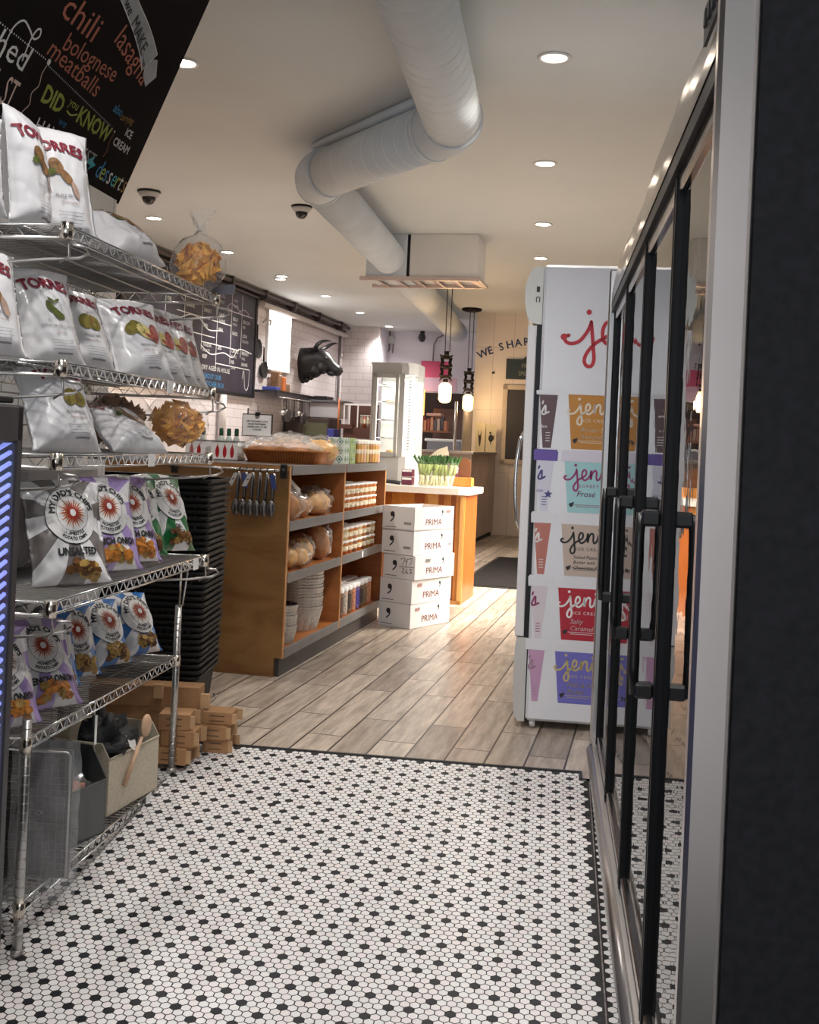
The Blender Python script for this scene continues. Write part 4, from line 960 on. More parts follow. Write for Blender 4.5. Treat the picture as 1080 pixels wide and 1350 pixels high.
# ================================================================ STACK OF SHOPPING BASKETS
bm = mat('basket_black', (0.008, 0.008, 0.009), 0.55, spec=0.2)
def rr(w, d, r, n=5):
    P = []
    for (cx, cy, a0) in ((w/2-r, d/2-r, 0), (-w/2+r, d/2-r, PI/2), (-w/2+r, -d/2+r, PI), (w/2-r, -d/2+r, 1.5*PI)):
        for i in range(n+1): a = a0+i*PI/2/n; P.append((cx+r*math.cos(a), cy+r*math.sin(a)))
    return P
def loft(m, secs, mi=0, smooth=False, close_bottom=False):
    rings = [[m.pt((x, y, z)) for x, y in P] for P, z in secs]
    for A, B in zip(rings, rings[1:]):
        n = len(A)
        for k in range(n): m.face([A[k], A[(k+1) % n], B[(k+1) % n], B[k]], mi, smooth)
    if close_bottom: m.face(rings[0][::-1], mi)
BW, BD = 0.31, 0.44
def nth(n): return str(n)+('th' if n in (11, 12, 13) else {1: 'st', 2: 'nd', 3: 'rd'}.get(n % 10, 'th'))
b0 = thing('shopping_basket', 'bottom shopping basket of the tall black stack, its holed side fully showing', 'basket', 'E', (-1.62, 4.86, 0.0), 0.08, 'nested black shopping baskets')
m = MB()
loft(m, [(rr(BW-0.07, BD-0.08, 0.03), 0.004), (rr(BW-0.03, BD-0.035, 0.035), 0.20)], 0, close_bottom=True)
loft(m, [(rr(BW-0.034, BD-0.039, 0.035), 0.20), (rr(BW-0.074, BD-0.084, 0.03), 0.008)], 0)
b0body = m.build('basket_body', bm, b0)
m = MB(); loft(m, [(rr(BW-0.03, BD-0.035, 0.035), 0.196), (rr(BW, BD, 0.04), 0.198), (rr(BW+0.004, BD+0.004, 0.04), 0.206), (rr(BW, BD, 0.04), 0.213), (rr(BW-0.03, BD-0.035, 0.035), 0.211)], 0)
m.build('rim', mat('basket_rim', (0.012, 0.011, 0.011), 0.55, spec=0.25), b0)
m = MB()      # pattern of slots on the lowest basket
for s in (-1, 1):
    for i in range(7):
        for j in range(5):
            z = 0.03+j*0.032; wz = (BD-0.08+0.045*z/0.2)/2+0.002; wx = (BW-0.07+0.04*z/0.2)/2+0.0015
            x = -0.09+i*0.030
            m.prism([(x, z), (x+0.010, z), (x+0.010, z+0.020), (x, z+0.020)], -wz, -wz+0.001, lambda a, b, q: (a, q, b))
m.build('slots', mat('slot_grey', (0.07, 0.07, 0.07), 0.6), b0)
for k in range(1, 33):
    c = dup(b0, ('%s black shopping basket from the top of the tall stack beside the wooden unit' % nth(33-k)) if k < 32 else 'topmost black shopping basket of the tall stack, open and empty')
    c.location = W3('E', -1.62+0.0006*k+0.003*math.sin(k*1.7), 4.86+0.003*math.cos(k*2.3), 0.0265*k); c.rotation_euler = (0, 0, -TE+0.08+0.01*math.sin(k*2.1))
m = MB(); m.tube([(0.13, -0.21, 0.06), (0.20, -0.235, 0.10), (0.235, -0.24, 0.13), (0.24, -0.23, 0.145), (0.225, -0.225, 0.15)], 0.0035, 6); m.build('wire_handle', M['chrome'], b0)
# second row of the stack, deeper towards the wall
for k in range(0, 33):
    c = dup(b0, '%s black shopping basket from the top of the rear stack in the dark corner' % nth(33-k)); c['group'] = 'baskets of the rear stack'
    c.location = W3('E', -1.97, 4.92, 0.0265*k); c.rotation_euler = (0, 0, -TE+0.03)

# ================================================================ SLOPED CHALKBOARD (upper left)
sl = 0.418; L1 = math.sqrt(1+sl*sl); top_t = (3.2-2.195)*L1
cb = thing('chalkboard_sign', 'big sloped black chalkboard with coloured lettering at the upper left', 'chalkboard', 'E', (-1.80, 3.4, 2.195))
ux = Vector((0, 1, 0)); uy = Vector((sl, 0, 1))/L1
# the reading side looks down into the aisle: x runs along the wall, y climbs the slope
nrm = ux.cross(uy)      # points towards the aisle
def bd(lift): return lambda x, y: Vector((0, -3.4, 0))+ux*x+uy*y+nrm*lift
m = MB()
A = bd(0.0); Bk = bd(-0.03); P = [(1.2, -0.01), (4.43, -0.01), (4.43, top_t), (1.2, top_t)]
m.face([m.pt(A(*p)) for p in P], 0); m.face([m.pt(Bk(*p)) for p in P][::-1], 0)
for i in range(4): p, q = P[i], P[(i+1) % 4]; m.face([m.pt(A(*p)), m.pt(A(*q)), m.pt(Bk(*q)), m.pt(Bk(*p))], 0)
m.build('board', mat('chalkboard_black', (0.013, 0.010, 0.010), 0.8, nscale=3, namt=0.15, spec=0.05), cb)
ck = {'w': mat('chalk_white', (0.72, 0.72, 0.70), 0.9), 'rust': mat('chalk_rust', (0.42, 0.14, 0.085), 0.9), 'lime': mat('chalk_lime', (0.44, 0.50, 0.10), 0.9), 'blue': mat('chalk_blue', (0.06, 0.26, 0.48), 0.9), 'teal': mat('chalk_teal', (0.05, 0.40, 0.46), 0.9), 'grey': mat('chalk_grey', (0.36, 0.38, 0.39), 0.9, nscale=12, namt=0.2), 'peach': mat('chalk_peach', (0.66, 0.50, 0.42), 0.9), 'ochre': mat('chalk_ochre', (0.36, 0.20, 0.06), 0.9)}
CK = [ck[k] for k in ('w', 'rust', 'lime', 'blue', 'teal', 'grey', 'peach', 'ochre')]+[M['ink']]
f = bd(0.002); f2 = bd(0.004); m = MB()
def T(s, x, y, h, c, sx=1.0, sh=0.0, off=0.0, ang=0.0, ff=None): m.text(ff or f, s, x, y, h, c, off, 'LEFT', sx, sh, ang)
T('chili', 3.45, 0.430, 0.135, 1, 1.25, 0.25, -0.008); T('bolognese', 3.545, 0.345, 0.092, 1, 1.12, 0.22, -0.008, 0.06)
T('meatballs', 3.47, 0.300, 0.092, 1, 1.22, 0.25, -0.008, -0.04)
T('lasagna', 3.84, 0.490, 0.125, 1, 1.0, 0.22, -0.010, -0.17)
T('DID', 3.555, 0.162, 0.085, 2, 1.05, 0.0, 0.035); T('you', 3.735, 0.205, 0.045, 2, 1.1, 0.2, 0.01)
m.stroke(f, [(3.745, 0.185), (3.78, 0.180), (3.82, 0.195)], 0.006, 2)
T('KNOW', 3.825, 0.172, 0.085, 2, 1.02, 0.0, 0.03)
T('HAVE', 3.59, 0.065, 0.07, 0, 1.15); T('we', 3.72, 0.128, 0.045, 3, 1.1, 0.2, 0.01); T('the BEST', 3.80, 0.065, 0.07, 5, 1.1)
T('also', 4.05, 0.285, 0.050, 3, 1.0, 0.2, 0.02); T('carrying', 4.13, 0.275, 0.042, 7, 0.85, 0.25, 0.0, 0.12)
T('ICE', 4.222, 0.238, 0.044, 0, 1.0, 0, 0.03); T('CREAM', 4.158, 0.180, 0.046, 0, 1.05, 0, 0.03)
for i, (c, cc) in enumerate(zip('desserts', (3, 2, 3, 0, 4, 2, 0, 7))): T(c, 4.125+i*0.0375, 0.038, 0.105, cc, 0.85, 0.12, 0.0)
T('ed', 3.262, 0.205, 0.12, 0, 1.15, 0.15, -0.004); T('h', 3.19, 0.200, 0.12, 0, 1.15, 0.15, -0.004)
m.stroke(f, [(3.245, 0.235), (3.25, 0.30), (3.285, 0.338), (3.335, 0.328), (3.375, 0.312), (3.40, 0.330), (3.392, 0.350), (3.372, 0.340), (3.362, 0.300), (3.366, 0.235)], 0.007, 0)
T('ST', 3.335, 0.080, 0.135, 6, 0.55, 0, -0.005); T('RE', 3.20, 0.080, 0.135, 6, 0.55, 0, -0.005)
m.disc(f, 3.512, 0.283, 0.011, 0, 14)
sq = [(3.508, 0.268), (3.502, 0.235), (3.513, 0.20), (3.492, 0.165), (3.507, 0.13), (3.486, 0.095), (3.498, 0.06), (3.478, 0.02)]
m.stroke(f, sq, 0.004, 6)
m.stroke(f, [(4.137, 0.215), (4.130, 0.18), (4.142, 0.15), (4.132, 0.12)], 0.003, 1)
for (x0, y0, x1, y1, n) in ((3.18, 0.287, 3.485, 0.284, 22), (3.52, 0.272, 4.08, 0.235, 46), (3.20, 0.045, 3.42, 0.045, 16)):
    for k in range(n): q = k/(n-1); m.disc(f, x0+(x1-x0)*q, y0+(y1-y0)*q, 0.0032, 0 if x0 < 3.5 else 5, 6)
m.disc(f, 4.135, 0.225, 0.005, 0, 8)
# chalk ribbon with MAKE, bending over and ending in a folded tail
Bo = [(3.72, 0.72), (3.87, 0.668), (4.02, 0.632), (4.12, 0.60), (4.195, 0.570)]; Bi = [(3.65, 0.64), (3.79, 0.612), (3.95, 0.565), (4.06, 0.522), (4.13, 0.480)]
for (a, b, c, d) in zip(Bo, Bo[1:], Bi, Bi[1:]): m.poly(f, [c, d, b, a], 5)
m.poly(f, [(4.085, 0.545), (4.13, 0.480), (4.155, 0.500), (4.11, 0.52)], 8)
m.poly(f2, [(4.125, 0.525), (4.215, 0.555), (4.265, 0.500), (4.212, 0.440), (4.155, 0.47)], 5)
for cc, P in ((0, Bo), (0, Bi)): m.stroke(f2, P, 0.004, cc)
m.stroke(f2, [(4.195, 0.570), (4.13, 0.480)], 0.004, 0)
T('MAKE', 3.905, 0.580, 0.075, 8, 0.95, 0, 0.012, -0.33, f2); T('we', 3.80, 0.615, 0.06, 8, 1.0, 0.2, 0.012, -0.30, f2)
m.poly(f, [(4.04, 0.085), (4.075, 0.105), (4.07, 0.085), (4.105, 0.075), (4.06, 0.045), (4.065, 0.065), (4.035, 0.065)], 4)
m.build('chalk_lettering', CK, cb)
# ================================================================ WHITE ICE CREAM FREEZER
fa = -TE
ic = thing('ice_cream_freezer', 'tall white upright freezer printed with stacked ice cream cups and a red script logo', 'freezer', 'W', (0.567, 5.04, 0.0), fa)
# local x runs along the printed side (from the door towards the right), local y away from the viewer
FW, FD = 0.66, 0.66
m = MB(); m.box(0.005, FW, 0, FD, 0.035, 2.085, 0, c=0.012); m.build('body', M['white_gloss'], ic)
def side(lift=0.001): return lambda x, z: Vector((x, -lift, z))
m = MB()      # rounded lamp header
P = [(0.0, 2.075)]+[(-0.02-0.058*math.sin(a)**0.9, 1.945+0.13*math.cos(a)) for a in [PI*i/12 for i in range(1, 12)]]+[(-0.01, 1.815), (0.003, 1.815), (0.003, 2.075)]
m.prism(P, 0.004, FD-0.004, lambda a, b, q: (a, q, b)); m.build('header', mat('header_cream', (0.74, 0.74, 0.70), 0.35), ic)
m = MB(); m.quad(side(-0.002), -0.026, 1.96, -0.012, 1.985, 0); m.stroke(side(-0.002), [(-0.025, 1.915), (-0.025, 1.935), (-0.012, 1.935), (-0.012, 1.915)], 0.004, 0); m.split_build('switch', M['ink'], ic)
m = MB(); P = [(0.0, 0.405), (-0.048, 0.405), (-0.055, 0.36), (-0.056, 0.20), (-0.048, 0.06), (-0.03, 0.03), (0.0, 0.03)]
m.prism(P, 0.004, FD-0.004, lambda a, b, q: (a, q, b)); m.build('base_cover', mat('base_grey', (0.58, 0.56, 0.54), 0.45), ic)
m = MB(); m.box(-0.018, 0.004, 0.01, FD-0.01, 0.405, 1.812); m.build('door_gasket', M['black'], ic)
m = MB(); m.box(-0.058, -0.018, 0.008, 0.045, 0.41, 1.81, c=0.004); m.box(-0.058, -0.018, FD-0.045, FD-0.008, 0.41, 1.81, c=0.004); m.box(-0.058, -0.018, 0.01, FD-0.01, 0.41, 0.46); m.box(-0.058, -0.018, 0.01, FD-0.01, 1.76, 1.81)
dr = m.build('door', mat('door_white', (0.80, 0.77, 0.78), 0.3), ic)
g = MB(); g.box(-0.045, -0.040, 0.04, FD-0.04, 0.45, 1.77); g.build('glass_pane', MATS['cooler_glass_clear'], dr)
h = MB(); h.tube([(-0.055, 0.03, 1.33), (-0.072, 0.02, 1.29), (-0.082, 0.015, 1.20), (-0.086, 0.015, 1.11), (-0.082, 0.015, 1.02), (-0.072, 0.02, 0.93), (-0.055, 0.03, 0.89)], 0.009, 12); h.build('handle', M['chrome'], dr)
for (x, y) in ((0.035, 0.03), (FW-0.05, 0.03), (0.035, FD-0.03), (FW-0.05, FD-0.03)):
    c = MB(); c.tube([(x-0.01, y, 0.020), (x+0.014, y, 0.020)], 0.020, 14); c.box(x-0.012, x+0.012, y-0.012, y+0.012, 0.018, 0.045); c.build('caster', mat('caster_white', (0.6, 0.58, 0.56), 0.4), ic)
# script lettering as brush strokes (x height 1)
SC = {'j': [[(-1.05, 0.30), (-1.22, 0.22), (-1.20, 0.02), (-0.95, -0.10), (-0.55, 0.02), (-0.20, 0.45), (-0.02, 0.86), (0.0, 0.98)], [(0.0, 0.98), (0.06, 0.50), (0.14, -0.20), (0.20, -0.85), (0.08, -1.16), (-0.16, -1.14), (-0.26, -0.85), (-0.10, -0.45), (0.25, -0.05), (0.55, 0.15)]],
      'e': [[(0.55, 0.15), (0.95, 0.45), (0.98, 0.85), (0.76, 0.98), (0.58, 0.65), (0.60, 0.15), (0.85, -0.08), (1.15, 0.08), (1.42, 0.45)]],
      'n': [[(1.42, 0.45), (1.50, 0.95), (1.48, 0.0), (1.60, 0.60), (1.85, 0.95), (2.05, 0.80), (2.05, 0.20), (2.20, -0.04), (2.45, 0.25)]],
      'i': [[(2.45, 0.25), (2.62, 0.90), (2.62, 0.15), (2.80, -0.05), (3.05, 0.20)]],
      's': [[(3.05, 0.20), (3.45, 1.05), (3.50, 0.50), (3.48, 0.02), (3.18, -0.05), (3.05, 0.10)], [(3.48, 0.02), (3.9, 0.25)]],
      "'": [[(3.16, 1.55), (3.10, 1.28)]]}
def script(m, fn, word, x, z, s, w, mi, dots=True):
    for ch in word:
        for st in SC[ch]: m.stroke(fn, [(x+a*s, z+b*s) for a, b in st], w, mi, sub=5)
    if dots:
        for (a, b) in ((-0.12, 1.45), (2.62, 1.35)):
            if (a < 0 and 'j' in word) or (a > 0 and 'i' in word): m.disc(fn, x+a*s, z+b*s, w*0.75, mi, 12)
m = MB(); script(m, side(0.0015), "jeni's", 0.222, 1.742, 0.092, 0.016, 0); m.disc(side(0.0016), 0.104, 1.762, 0.015, 0, 16); m.build('red_script_logo', M['red'], ic, 'red script logo')
wp = mat('cup_white', (0.80, 0.79, 0.83), 0.4)
def cup(z0, z1, x0, x1, col, lidc, ink, lines, kind, scr="jeni's", lid_h=0.05, tap=0.022, sub='ICE CREAM', txt_x=0.0, left=False, nm='printed_cup'):
    m = MB(); f = side(0.0006); f2 = side(0.0012)
    m.poly(f, [(x0+tap, z0), (x1-tap, z0), (x1, z1), (x0, z1)], 0)
    m.poly(f2, [(x0-0.014, z1), (x1+0.014, z1), (x1+0.016, z1+lid_h*0.8), (x1+0.010, z1+lid_h), (x0-0.010, z1+lid_h), (x0-0.016, z1+lid_h*0.8)], 1)
    h = z1-z0; w = x1-x0; cxm = (x0+x1)/2
    if not left:
        s = w/7.0; script(m, f2, scr, x0+0.055, z1-h*0.34, s*1.12, 0.0085, 2)
        m.text(f2, sub, x0+0.068, z1-h*0.50, 0.019, 2, 0.0, 'LEFT', 1.1, spacing=1.25)
        for i, l in enumerate(lines): m.text(f2, l, x0+0.058, z1-h*(0.66+0.10*i if len(lines) > 2 else 0.68+0.13*i), 0.021 if len(lines) > 2 else (0.030 if len(lines) == 2 else 0.036), 2, 0.002, 'LEFT', 1.0, 0.25)
        for i in range(2): m.quad(f2, x0+0.05+0.01*i, z0+h*0.15-i*0.008, x0+0.17-0.01*i, z0+h*0.15-i*0.008+0.0022, 2)
        m.poly(f2, [(x0+0.030, z0+h*0.18), (x0+0.050, z0+h*0.21), (x0+0.045, z0+h*0.13), (x0+0.034, z0+h*0.10), (x0+0.026, z0+h*0.16)], 3)
    else:
        s = 0.036; script(m, f2, "s'", x1-0.058-3.35*s, z1-h*0.36, s, 0.008, 2, False)
        for i, l in enumerate(lines): m.text(f2, l, x0+0.002, z1-h*(0.62+0.10*i), 0.020, 2, 0.0, 'LEFT', 0.9, 0.2)
        for i in range(4): m.quad(f2, x1-0.048, z0+h*0.28-i*0.012, x1-0.028, z0+h*0.28-i*0.012+0.003, 2)
    m.build(nm, [col, lidc, ink, M['ink']], ic, kind)
def pm(n, c): return mat('print_'+n, c, 0.4)
lil = pm('lilac_lid', (0.68, 0.64, 0.74)); wl = pm('white_lid', (0.76, 0.75, 0.79)); pl = pm('purple_lid', (0.13, 0.075, 0.36)); cr = pm('cream_ink', (0.75, 0.66, 0.55)); whi = pm('white_ink', (0.82, 0.80, 0.80)); mag = pm('magenta_ink', (0.30, 0.03, 0.14)); gold = pm('gold_ink', (0.55, 0.44, 0.18)); navy = pm('navy_ink', (0.06, 0.05, 0.22))
X0, X1 = 0.135, 0.405
cup(1.262, 1.505, X0, X1, pm('caramel', (0.52, 0.22, 0.025)), wl, cr, ('Brown Butter', 'Almond Brittle'), 'orange printed cup', lid_h=0.02)
cup(0.978, 1.205, X0-0.004, X1-0.004, pm('aqua', (0.36, 0.62, 0.64)), lil, mag, ('Frosé',), 'aqua printed cup', sub='SORBET')
cup(0.695, 0.925, X0-0.006, X1-0.006, pm('tan', (0.56, 0.44, 0.37)), wl, M['ink'], ('Salted Peanut', 'Butter with', 'Chocolate Flecks'), 'tan printed cup')
cup(0.408, 0.640, X0-0.008, X1-0.008, pm('crimson', (0.44, 0.012, 0.03)), wl, whi, ('Salty', 'Caramel'), 'crimson printed cup')
cup(0.125, 0.355, X0-0.010, X1-0.010, pm('violet', (0.16, 0.15, 0.52)), wl, gold, ('Milk & Honey', 'Parfait'), 'violet printed cup')
Y0, Y1 = 0.008, 0.085
cup(1.262, 1.500, Y0, Y1+0.004, pm('plum', (0.11, 0.055, 0.065)), wl, whi, ('olate',), 'dark plum printed cup at the door edge', left=True, lid_h=0.02)
cup(0.978, 1.205, Y0, Y1, pm('pale', (0.66, 0.65, 0.76)), pl, navy, ('cate',), 'pale printed cup with purple lid', left=True)
cup(0.695, 0.925, Y0, Y1-0.002, pm('coral', (0.50, 0.17, 0.13)), wl, whi, ('',), 'coral printed cup at the door edge', left=True)
cup(0.408, 0.640, Y0, Y1-0.004, pm('blush', (0.70, 0.62, 0.66)), wl, mag, ('',), 'blush printed cup at the door edge', left=True)
cup(0.125, 0.355, Y0, Y1-0.006, pm('pink', (0.56, 0.32, 0.50)), wl, pm('dull_mauve', (0.40, 0.25, 0.32)), ('',), 'pink printed cup at the door edge', left=True)
m = MB(); P = []
for k in range(10): a = PI/2+k*PI/5; r = 0.020 if k % 2 == 0 else 0.009; P.append((0.064+r*math.cos(a), 1.055+r*math.sin(a)))
m.poly(side(0.0018), P); m.build('printed_star', navy, ic)
for z in (1.262, 0.978): 
    m = MB(); m.poly(side(0.0006), [(0.47, z), (0.64, z), (0.655, z+0.235), (0.455, z+0.235)], 0); m.poly(side(0.0012), [(0.445, z+0.235), (0.66, z+0.235), (0.66, z+0.28), (0.445, z+0.28)], 1); m.build('printed_cup', [pm('grey_plum', (0.25, 0.20, 0.24)), pl], ic, 'grey printed cup of the third column')

# ================================================================ WOODEN SHELF UNIT
ply = wood_mat('plywood', (0.19, 0.085, 0.025), (0.39, 0.21, 0.075), 2.2, (1, 0.6, 2.6), 0.42)
pine = wood_mat('orange_plywood', (0.28, 0.085, 0.018), (0.47, 0.17, 0.045), 3.0, (1.0, 1.0, 3.0), 0.42)
edge_m = wood_mat('ply_edge', (0.36, 0.15, 0.04), (0.58, 0.28, 0.10), 6, (1, 1, 1), 0.5)
WU = thing('shelf_unit', 'waist-high orange plywood shelf counter with grey shelf edges, full of bread and tubs', 'shelf', 'R', (-2.3, 6.68, 0.0))
off = (2.3, -6.68, 0)
u1, ub, uw, va, vb = -1.885, -2.28, -2.80, 5.60, 7.73
m = MB(off); m.box(uw, -1.93, va, va+0.02, 0.0, 1.105, 0); m.box(-1.93, u1, va, va+0.02, 0.10, 1.105, 0); m.build('end_panel', ply, WU)
m = MB(off)
for v in (6.655, vb-0.022): m.box(ub, u1, v, v+0.02, 0.10, 1.09)
m.box(ub, u1, va+0.02, va+0.034, 0.10, 1.09)
m.split_build('divider', pine, WU)
m = MB(off); m.box(ub-0.01, ub, va+0.02, vb, 0.08, 1.08); m.build('back_panel', wood_mat('dark_ply', (0.13, 0.035, 0.010), (0.24, 0.075, 0.02), 3, (1, 1, 2), 0.5), WU)
for z in (0.140, 0.535, 0.81):
    for (a, b) in ((va+0.035, 6.65), (6.68, vb-0.025)):
        z2 = z
        m = MB(off); m.box(ub, u1-0.012, a, b, z2-0.02, z2); s = m.build('shelf', pine, WU)
        m = MB(off); m.box(u1-0.012, u1+0.004, a-0.002, b+0.002, z2-0.045, z2+0.006, c=0.002); m.build('edge_strip', M['grey'], s)
m = MB(off); m.box(uw, u1-0.01, va, vb, 1.085, 1.110, 0); tp = m.build('top', mat('dark_laminate_top', (0.10, 0.075, 0.06), 0.35, nscale=14, namt=0.2), WU)
m = MB(off); m.box(u1-0.012, u1+0.006, va+0.03, 6.655, 1.060, 1.112, c=0.002); m.box(u1-0.012, u1+0.006, 6.685, vb, 1.060, 1.112, c=0.002); m.split_build('edge_strip', M['grey'], tp)
m = MB(off)
for v in (va, 6.655, vb-0.022): m.box(u1-0.002, u1+0.003, v-0.002, v+0.022, 0.10, 1.108)
m.box(uw, u1, va-0.002, va, 1.085, 1.108)
m.split_build('edge_band', edge_m, WU)
m = MB(off); m.box(uw+0.05, -1.905, va+0.02, vb, 0.0, 0.105); m.build('kick_plate', mat('kick_dark', (0.045, 0.040, 0.040), 0.5), WU)
# back counter that carries the unit on towards the wall
m = MB(); m.box(-4.2, -2.80, 5.62, 7.70, 0.0, 1.105); struct_o = m.build('back_counter', ply); struct_o.rotation_euler = (0, 0, -TR); tag(struct_o, 'wooden counter block running left behind the shelf unit', 'counter')
# towel bar
t = thing('towel_bar', 'short steel bar with black mounts on the plywood end of the shelf unit', 'rail', 'R', (-2.2, 5.60, 1.084))
m = MB(); m.tube([(-0.34, -0.045, 0), (0.285, -0.045, 0)], 0.0055, 10); m.build('bar', M['chrome'], t)
for x in (-0.33, 0.285): m = MB(); m.box(x-0.018, x+0.018, -0.012, 0.0, -0.040, 0.034, c=0.003); m.tube([(x, -0.01, 0), (x, -0.05, 0)], 0.010, 10); m.build('mount', M['black_matte'], t)
scoop_m = mat('scoop_pewter', (0.20, 0.19, 0.19), 0.3, 0.9, nscale=14, namt=0.2)
names = ['leftmost', 'second', 'third', 'fourth', 'fifth', 'rightmost']
for k in range(6):
    x = -2.140+k*0.0385
    t = thing('ice_cream_scoop', '%s pewter scoop hanging from the towel bar of the shelf unit' % names[k], 'scoop', 'R', (x, 5.552, 1.078), 0.05*(k % 3-1), 'scoops hanging from the towel bar')
    m = MB(); m.tube([(0, 0.010, 0.004), (0, 0.004, 0.014), (0, -0.008, 0.012), (0, -0.010, 0.0), (0.0, -0.010, -0.012)], 0.0022, 6); m.build('hook', M['black'], t)
    m = MB(); m.tube([(0, -0.010, -0.006), (-0.002, -0.012, -0.04), (-0.004, -0.014, -0.09), (-0.006, -0.014, -0.12)], 0.006, 10, rad=[0.004, 0.007, 0.0075, 0.006]); m.tube([(0.006, -0.012, -0.01), (0.010, -0.016, -0.06), (0.002, -0.016, -0.13)], 0.002, 5); m.build('handle', scoop_m, t)
    m = MB(); m.blob((-0.008, -0.014, -0.155), (0.019, 0.016, 0.036), n=16, k=12); m.build('bowl', scoop_m, t)
    t.scale = (1.25, 1.25, 1.25)
    if k in (0, 1, 2, 5):
        blue = k in (1, 5)
        m = MB(); a = 0.45 if not blue else -0.2; ca, sa = math.cos(a), math.sin(a)
        m.poly(lambda p, q: (-0.006+p*ca+q*sa, -0.026, -0.010-p*sa*0+q*ca), [(-0.011, -0.062), (0.011, -0.062), (0.011, -0.006), (0.005, 0.0), (-0.005, 0.0), (-0.011, -0.006)])
        if not blue: m.quad(lambda p, q: (-0.006+p*ca+q*sa, -0.0268, -0.010+q*ca), -0.006, -0.034, 0.006, -0.026, 1)
        m.build('tag', [pm('tag_blue', (0.06, 0.10, 0.33)) if blue else M['white'], greytxt], t)

# ---- bread
crust = mat('bread_crust', (0.68, 0.38, 0.15), 0.55, nscale=11, namt=0.35, bump=0.3, bscale=20)
crust_d = mat('bread_crust_dark', (0.50, 0.22, 0.07), 0.5, nscale=11, namt=0.4, bump=0.3, bscale=20)
crust_g = mat('bread_crust_gold', (0.66, 0.36, 0.10), 0.35, nscale=14, namt=0.3, bump=0.3, bscale=20, coat=0.3)
filmb = clear_mat('bread_film', haze=0.07, rough=0.10, ior=1.42, bump=0.7, bscale=30)
def loaf(label, u, v, z, L, w, h, rot=0, mm=None, film=True, braid=False, group='bread loaves on the shelf unit', neck=False, seed=1, fr='R'):
    t = thing('bread_loaf', label, 'bread', fr, (u, v, z), rot, group)
    m = MB()
    if braid:
        for k in range(6): m.blob((-L/2+L*(k+0.5)/6, (w*0.10)*(1 if k % 2 else -1), h*0.48), (L/6*0.85, w*0.42, h*0.48*(1-0.25*abs(k-2.5)/2.5)), n=16, k=10, amp=0.05, seed=seed+k, fn=None)
    else:
        m.blob((0, 0, h*0.48), (L/2, w/2, h*0.5), n=24, k=14, amp=0.05, seed=seed)
        for k in range(3):
            x = (k-1)*L*0.24; m.tube([(x-0.012, -w*0.22, h*0.90), (x, 0, h*0.985), (x+0.012, w*0.22, h*0.90)], 0.006, 6, 1)
    m.build('crust', [mm or crust, crust_g], t)
    if film:
        m = MB(); m.blob((0, 0, h*0.56), (L/2*1.12, w/2*1.16, h*0.60), n=30, k=18, amp=0.16, fr=16, seed=seed+20)
        if neck: m.tube([(L/2*1.02, 0, h*0.5), (L/2*1.2, 0, h*0.45), (L/2*1.25, -0.01, h*0.2), (L/2*1.28, -0.02, -h*0.5)], 0.01, 8, rad=[0.03, 0.008, 0.012, 0.02])
        m.build('plastic_bag', filmb, t)
    return t
zt = 0.811; zm = 0.536; zl = 0.141
loaf('seeded baguette end leaning at the left end of the upper bread shelf', -1.98, 5.71, zt, 0.26, 0.07, 0.16, 0.2, crust_d)
loaf('pointed golden roll in film standing behind the baguette on the upper bread shelf', -2.00, 5.86, zt, 0.20, 0.10, 0.17, 1.2, crust_d, seed=3)
loaf('small bagged roll in front of the pointed one on the upper bread shelf', -1.96, 5.80, zt, 0.18, 0.10, 0.08, 1.4, crust, seed=4)
loaf('bagged round roll in the middle of the upper bread shelf', -1.98, 6.06, zt, 0.13, 0.12, 0.12, 0.4, crust_d, seed=5)
loaf('rolls in film stacked behind the round roll on the upper bread shelf', -2.10, 6.02, zt, 0.20, 0.14, 0.19, 0.2, crust_d, seed=15)
loaf('large bagged loaf at the right end of the upper bread shelf', -1.99, 6.37, zt, 0.32, 0.17, 0.145, 1.45, crust, seed=6, neck=True)
loaf('braided loaf lying in the front of the middle bread shelf', -1.98, 5.90, zm, 0.34, 0.15, 0.13, 1.3, crust_g, braid=True, seed=7)
loaf('darker bagged braid just behind the front braided loaf', -2.10, 6.00, zm, 0.34, 0.15, 0.15, 1.4, crust, braid=True, seed=17)
loaf('bagged loaf with a hanging film twist on the middle bread shelf', -1.99, 6.16, zm, 0.22, 0.14, 0.15, 1.5, crust, seed=8, neck=True)
loaf('upright bagged loaf at the right end of the middle bread shelf', -1.99, 6.48, zm, 0.14, 0.16, 0.20, 1.45, crust_d, seed=9)
t = thing('bread_loaf', 'knotted golden rolls hanging high at the left of the middle bread shelf', 'bread', 'R', (-2.02, 5.72, zm+0.13), 0, 'bread loaves on the shelf unit')
m = MB()
for (x, y, z) in ((0, 0, 0.03), (0.03, 0.03, 0.07), (-0.02, 0.06, 0.05), (0.02, -0.02, 0.10)): m.blob((x, y, z), (0.045, 0.045, 0.032), n=14, k=10)
m.build('crust', crust_g, t)
m = MB(); m.box(-2.12, -1.94, 5.70, 5.92, 0.93, 0.955); o = m.build('folded_paper_bag', mat('paper_grey', (0.36, 0.35, 0.36), 0.5)); o.rotation_euler = (0, 0, -TR)
o.data.transform(Matrix.Translation((2.03, -5.81, -0.94))); o.data.transform(Matrix.Rotation(-0.35, 4, 'X')); o.location = W3('R', -2.01, 5.80, 1.0); tag(o, 'folded grey paper bags tucked under the counter top at the left', 'bag')

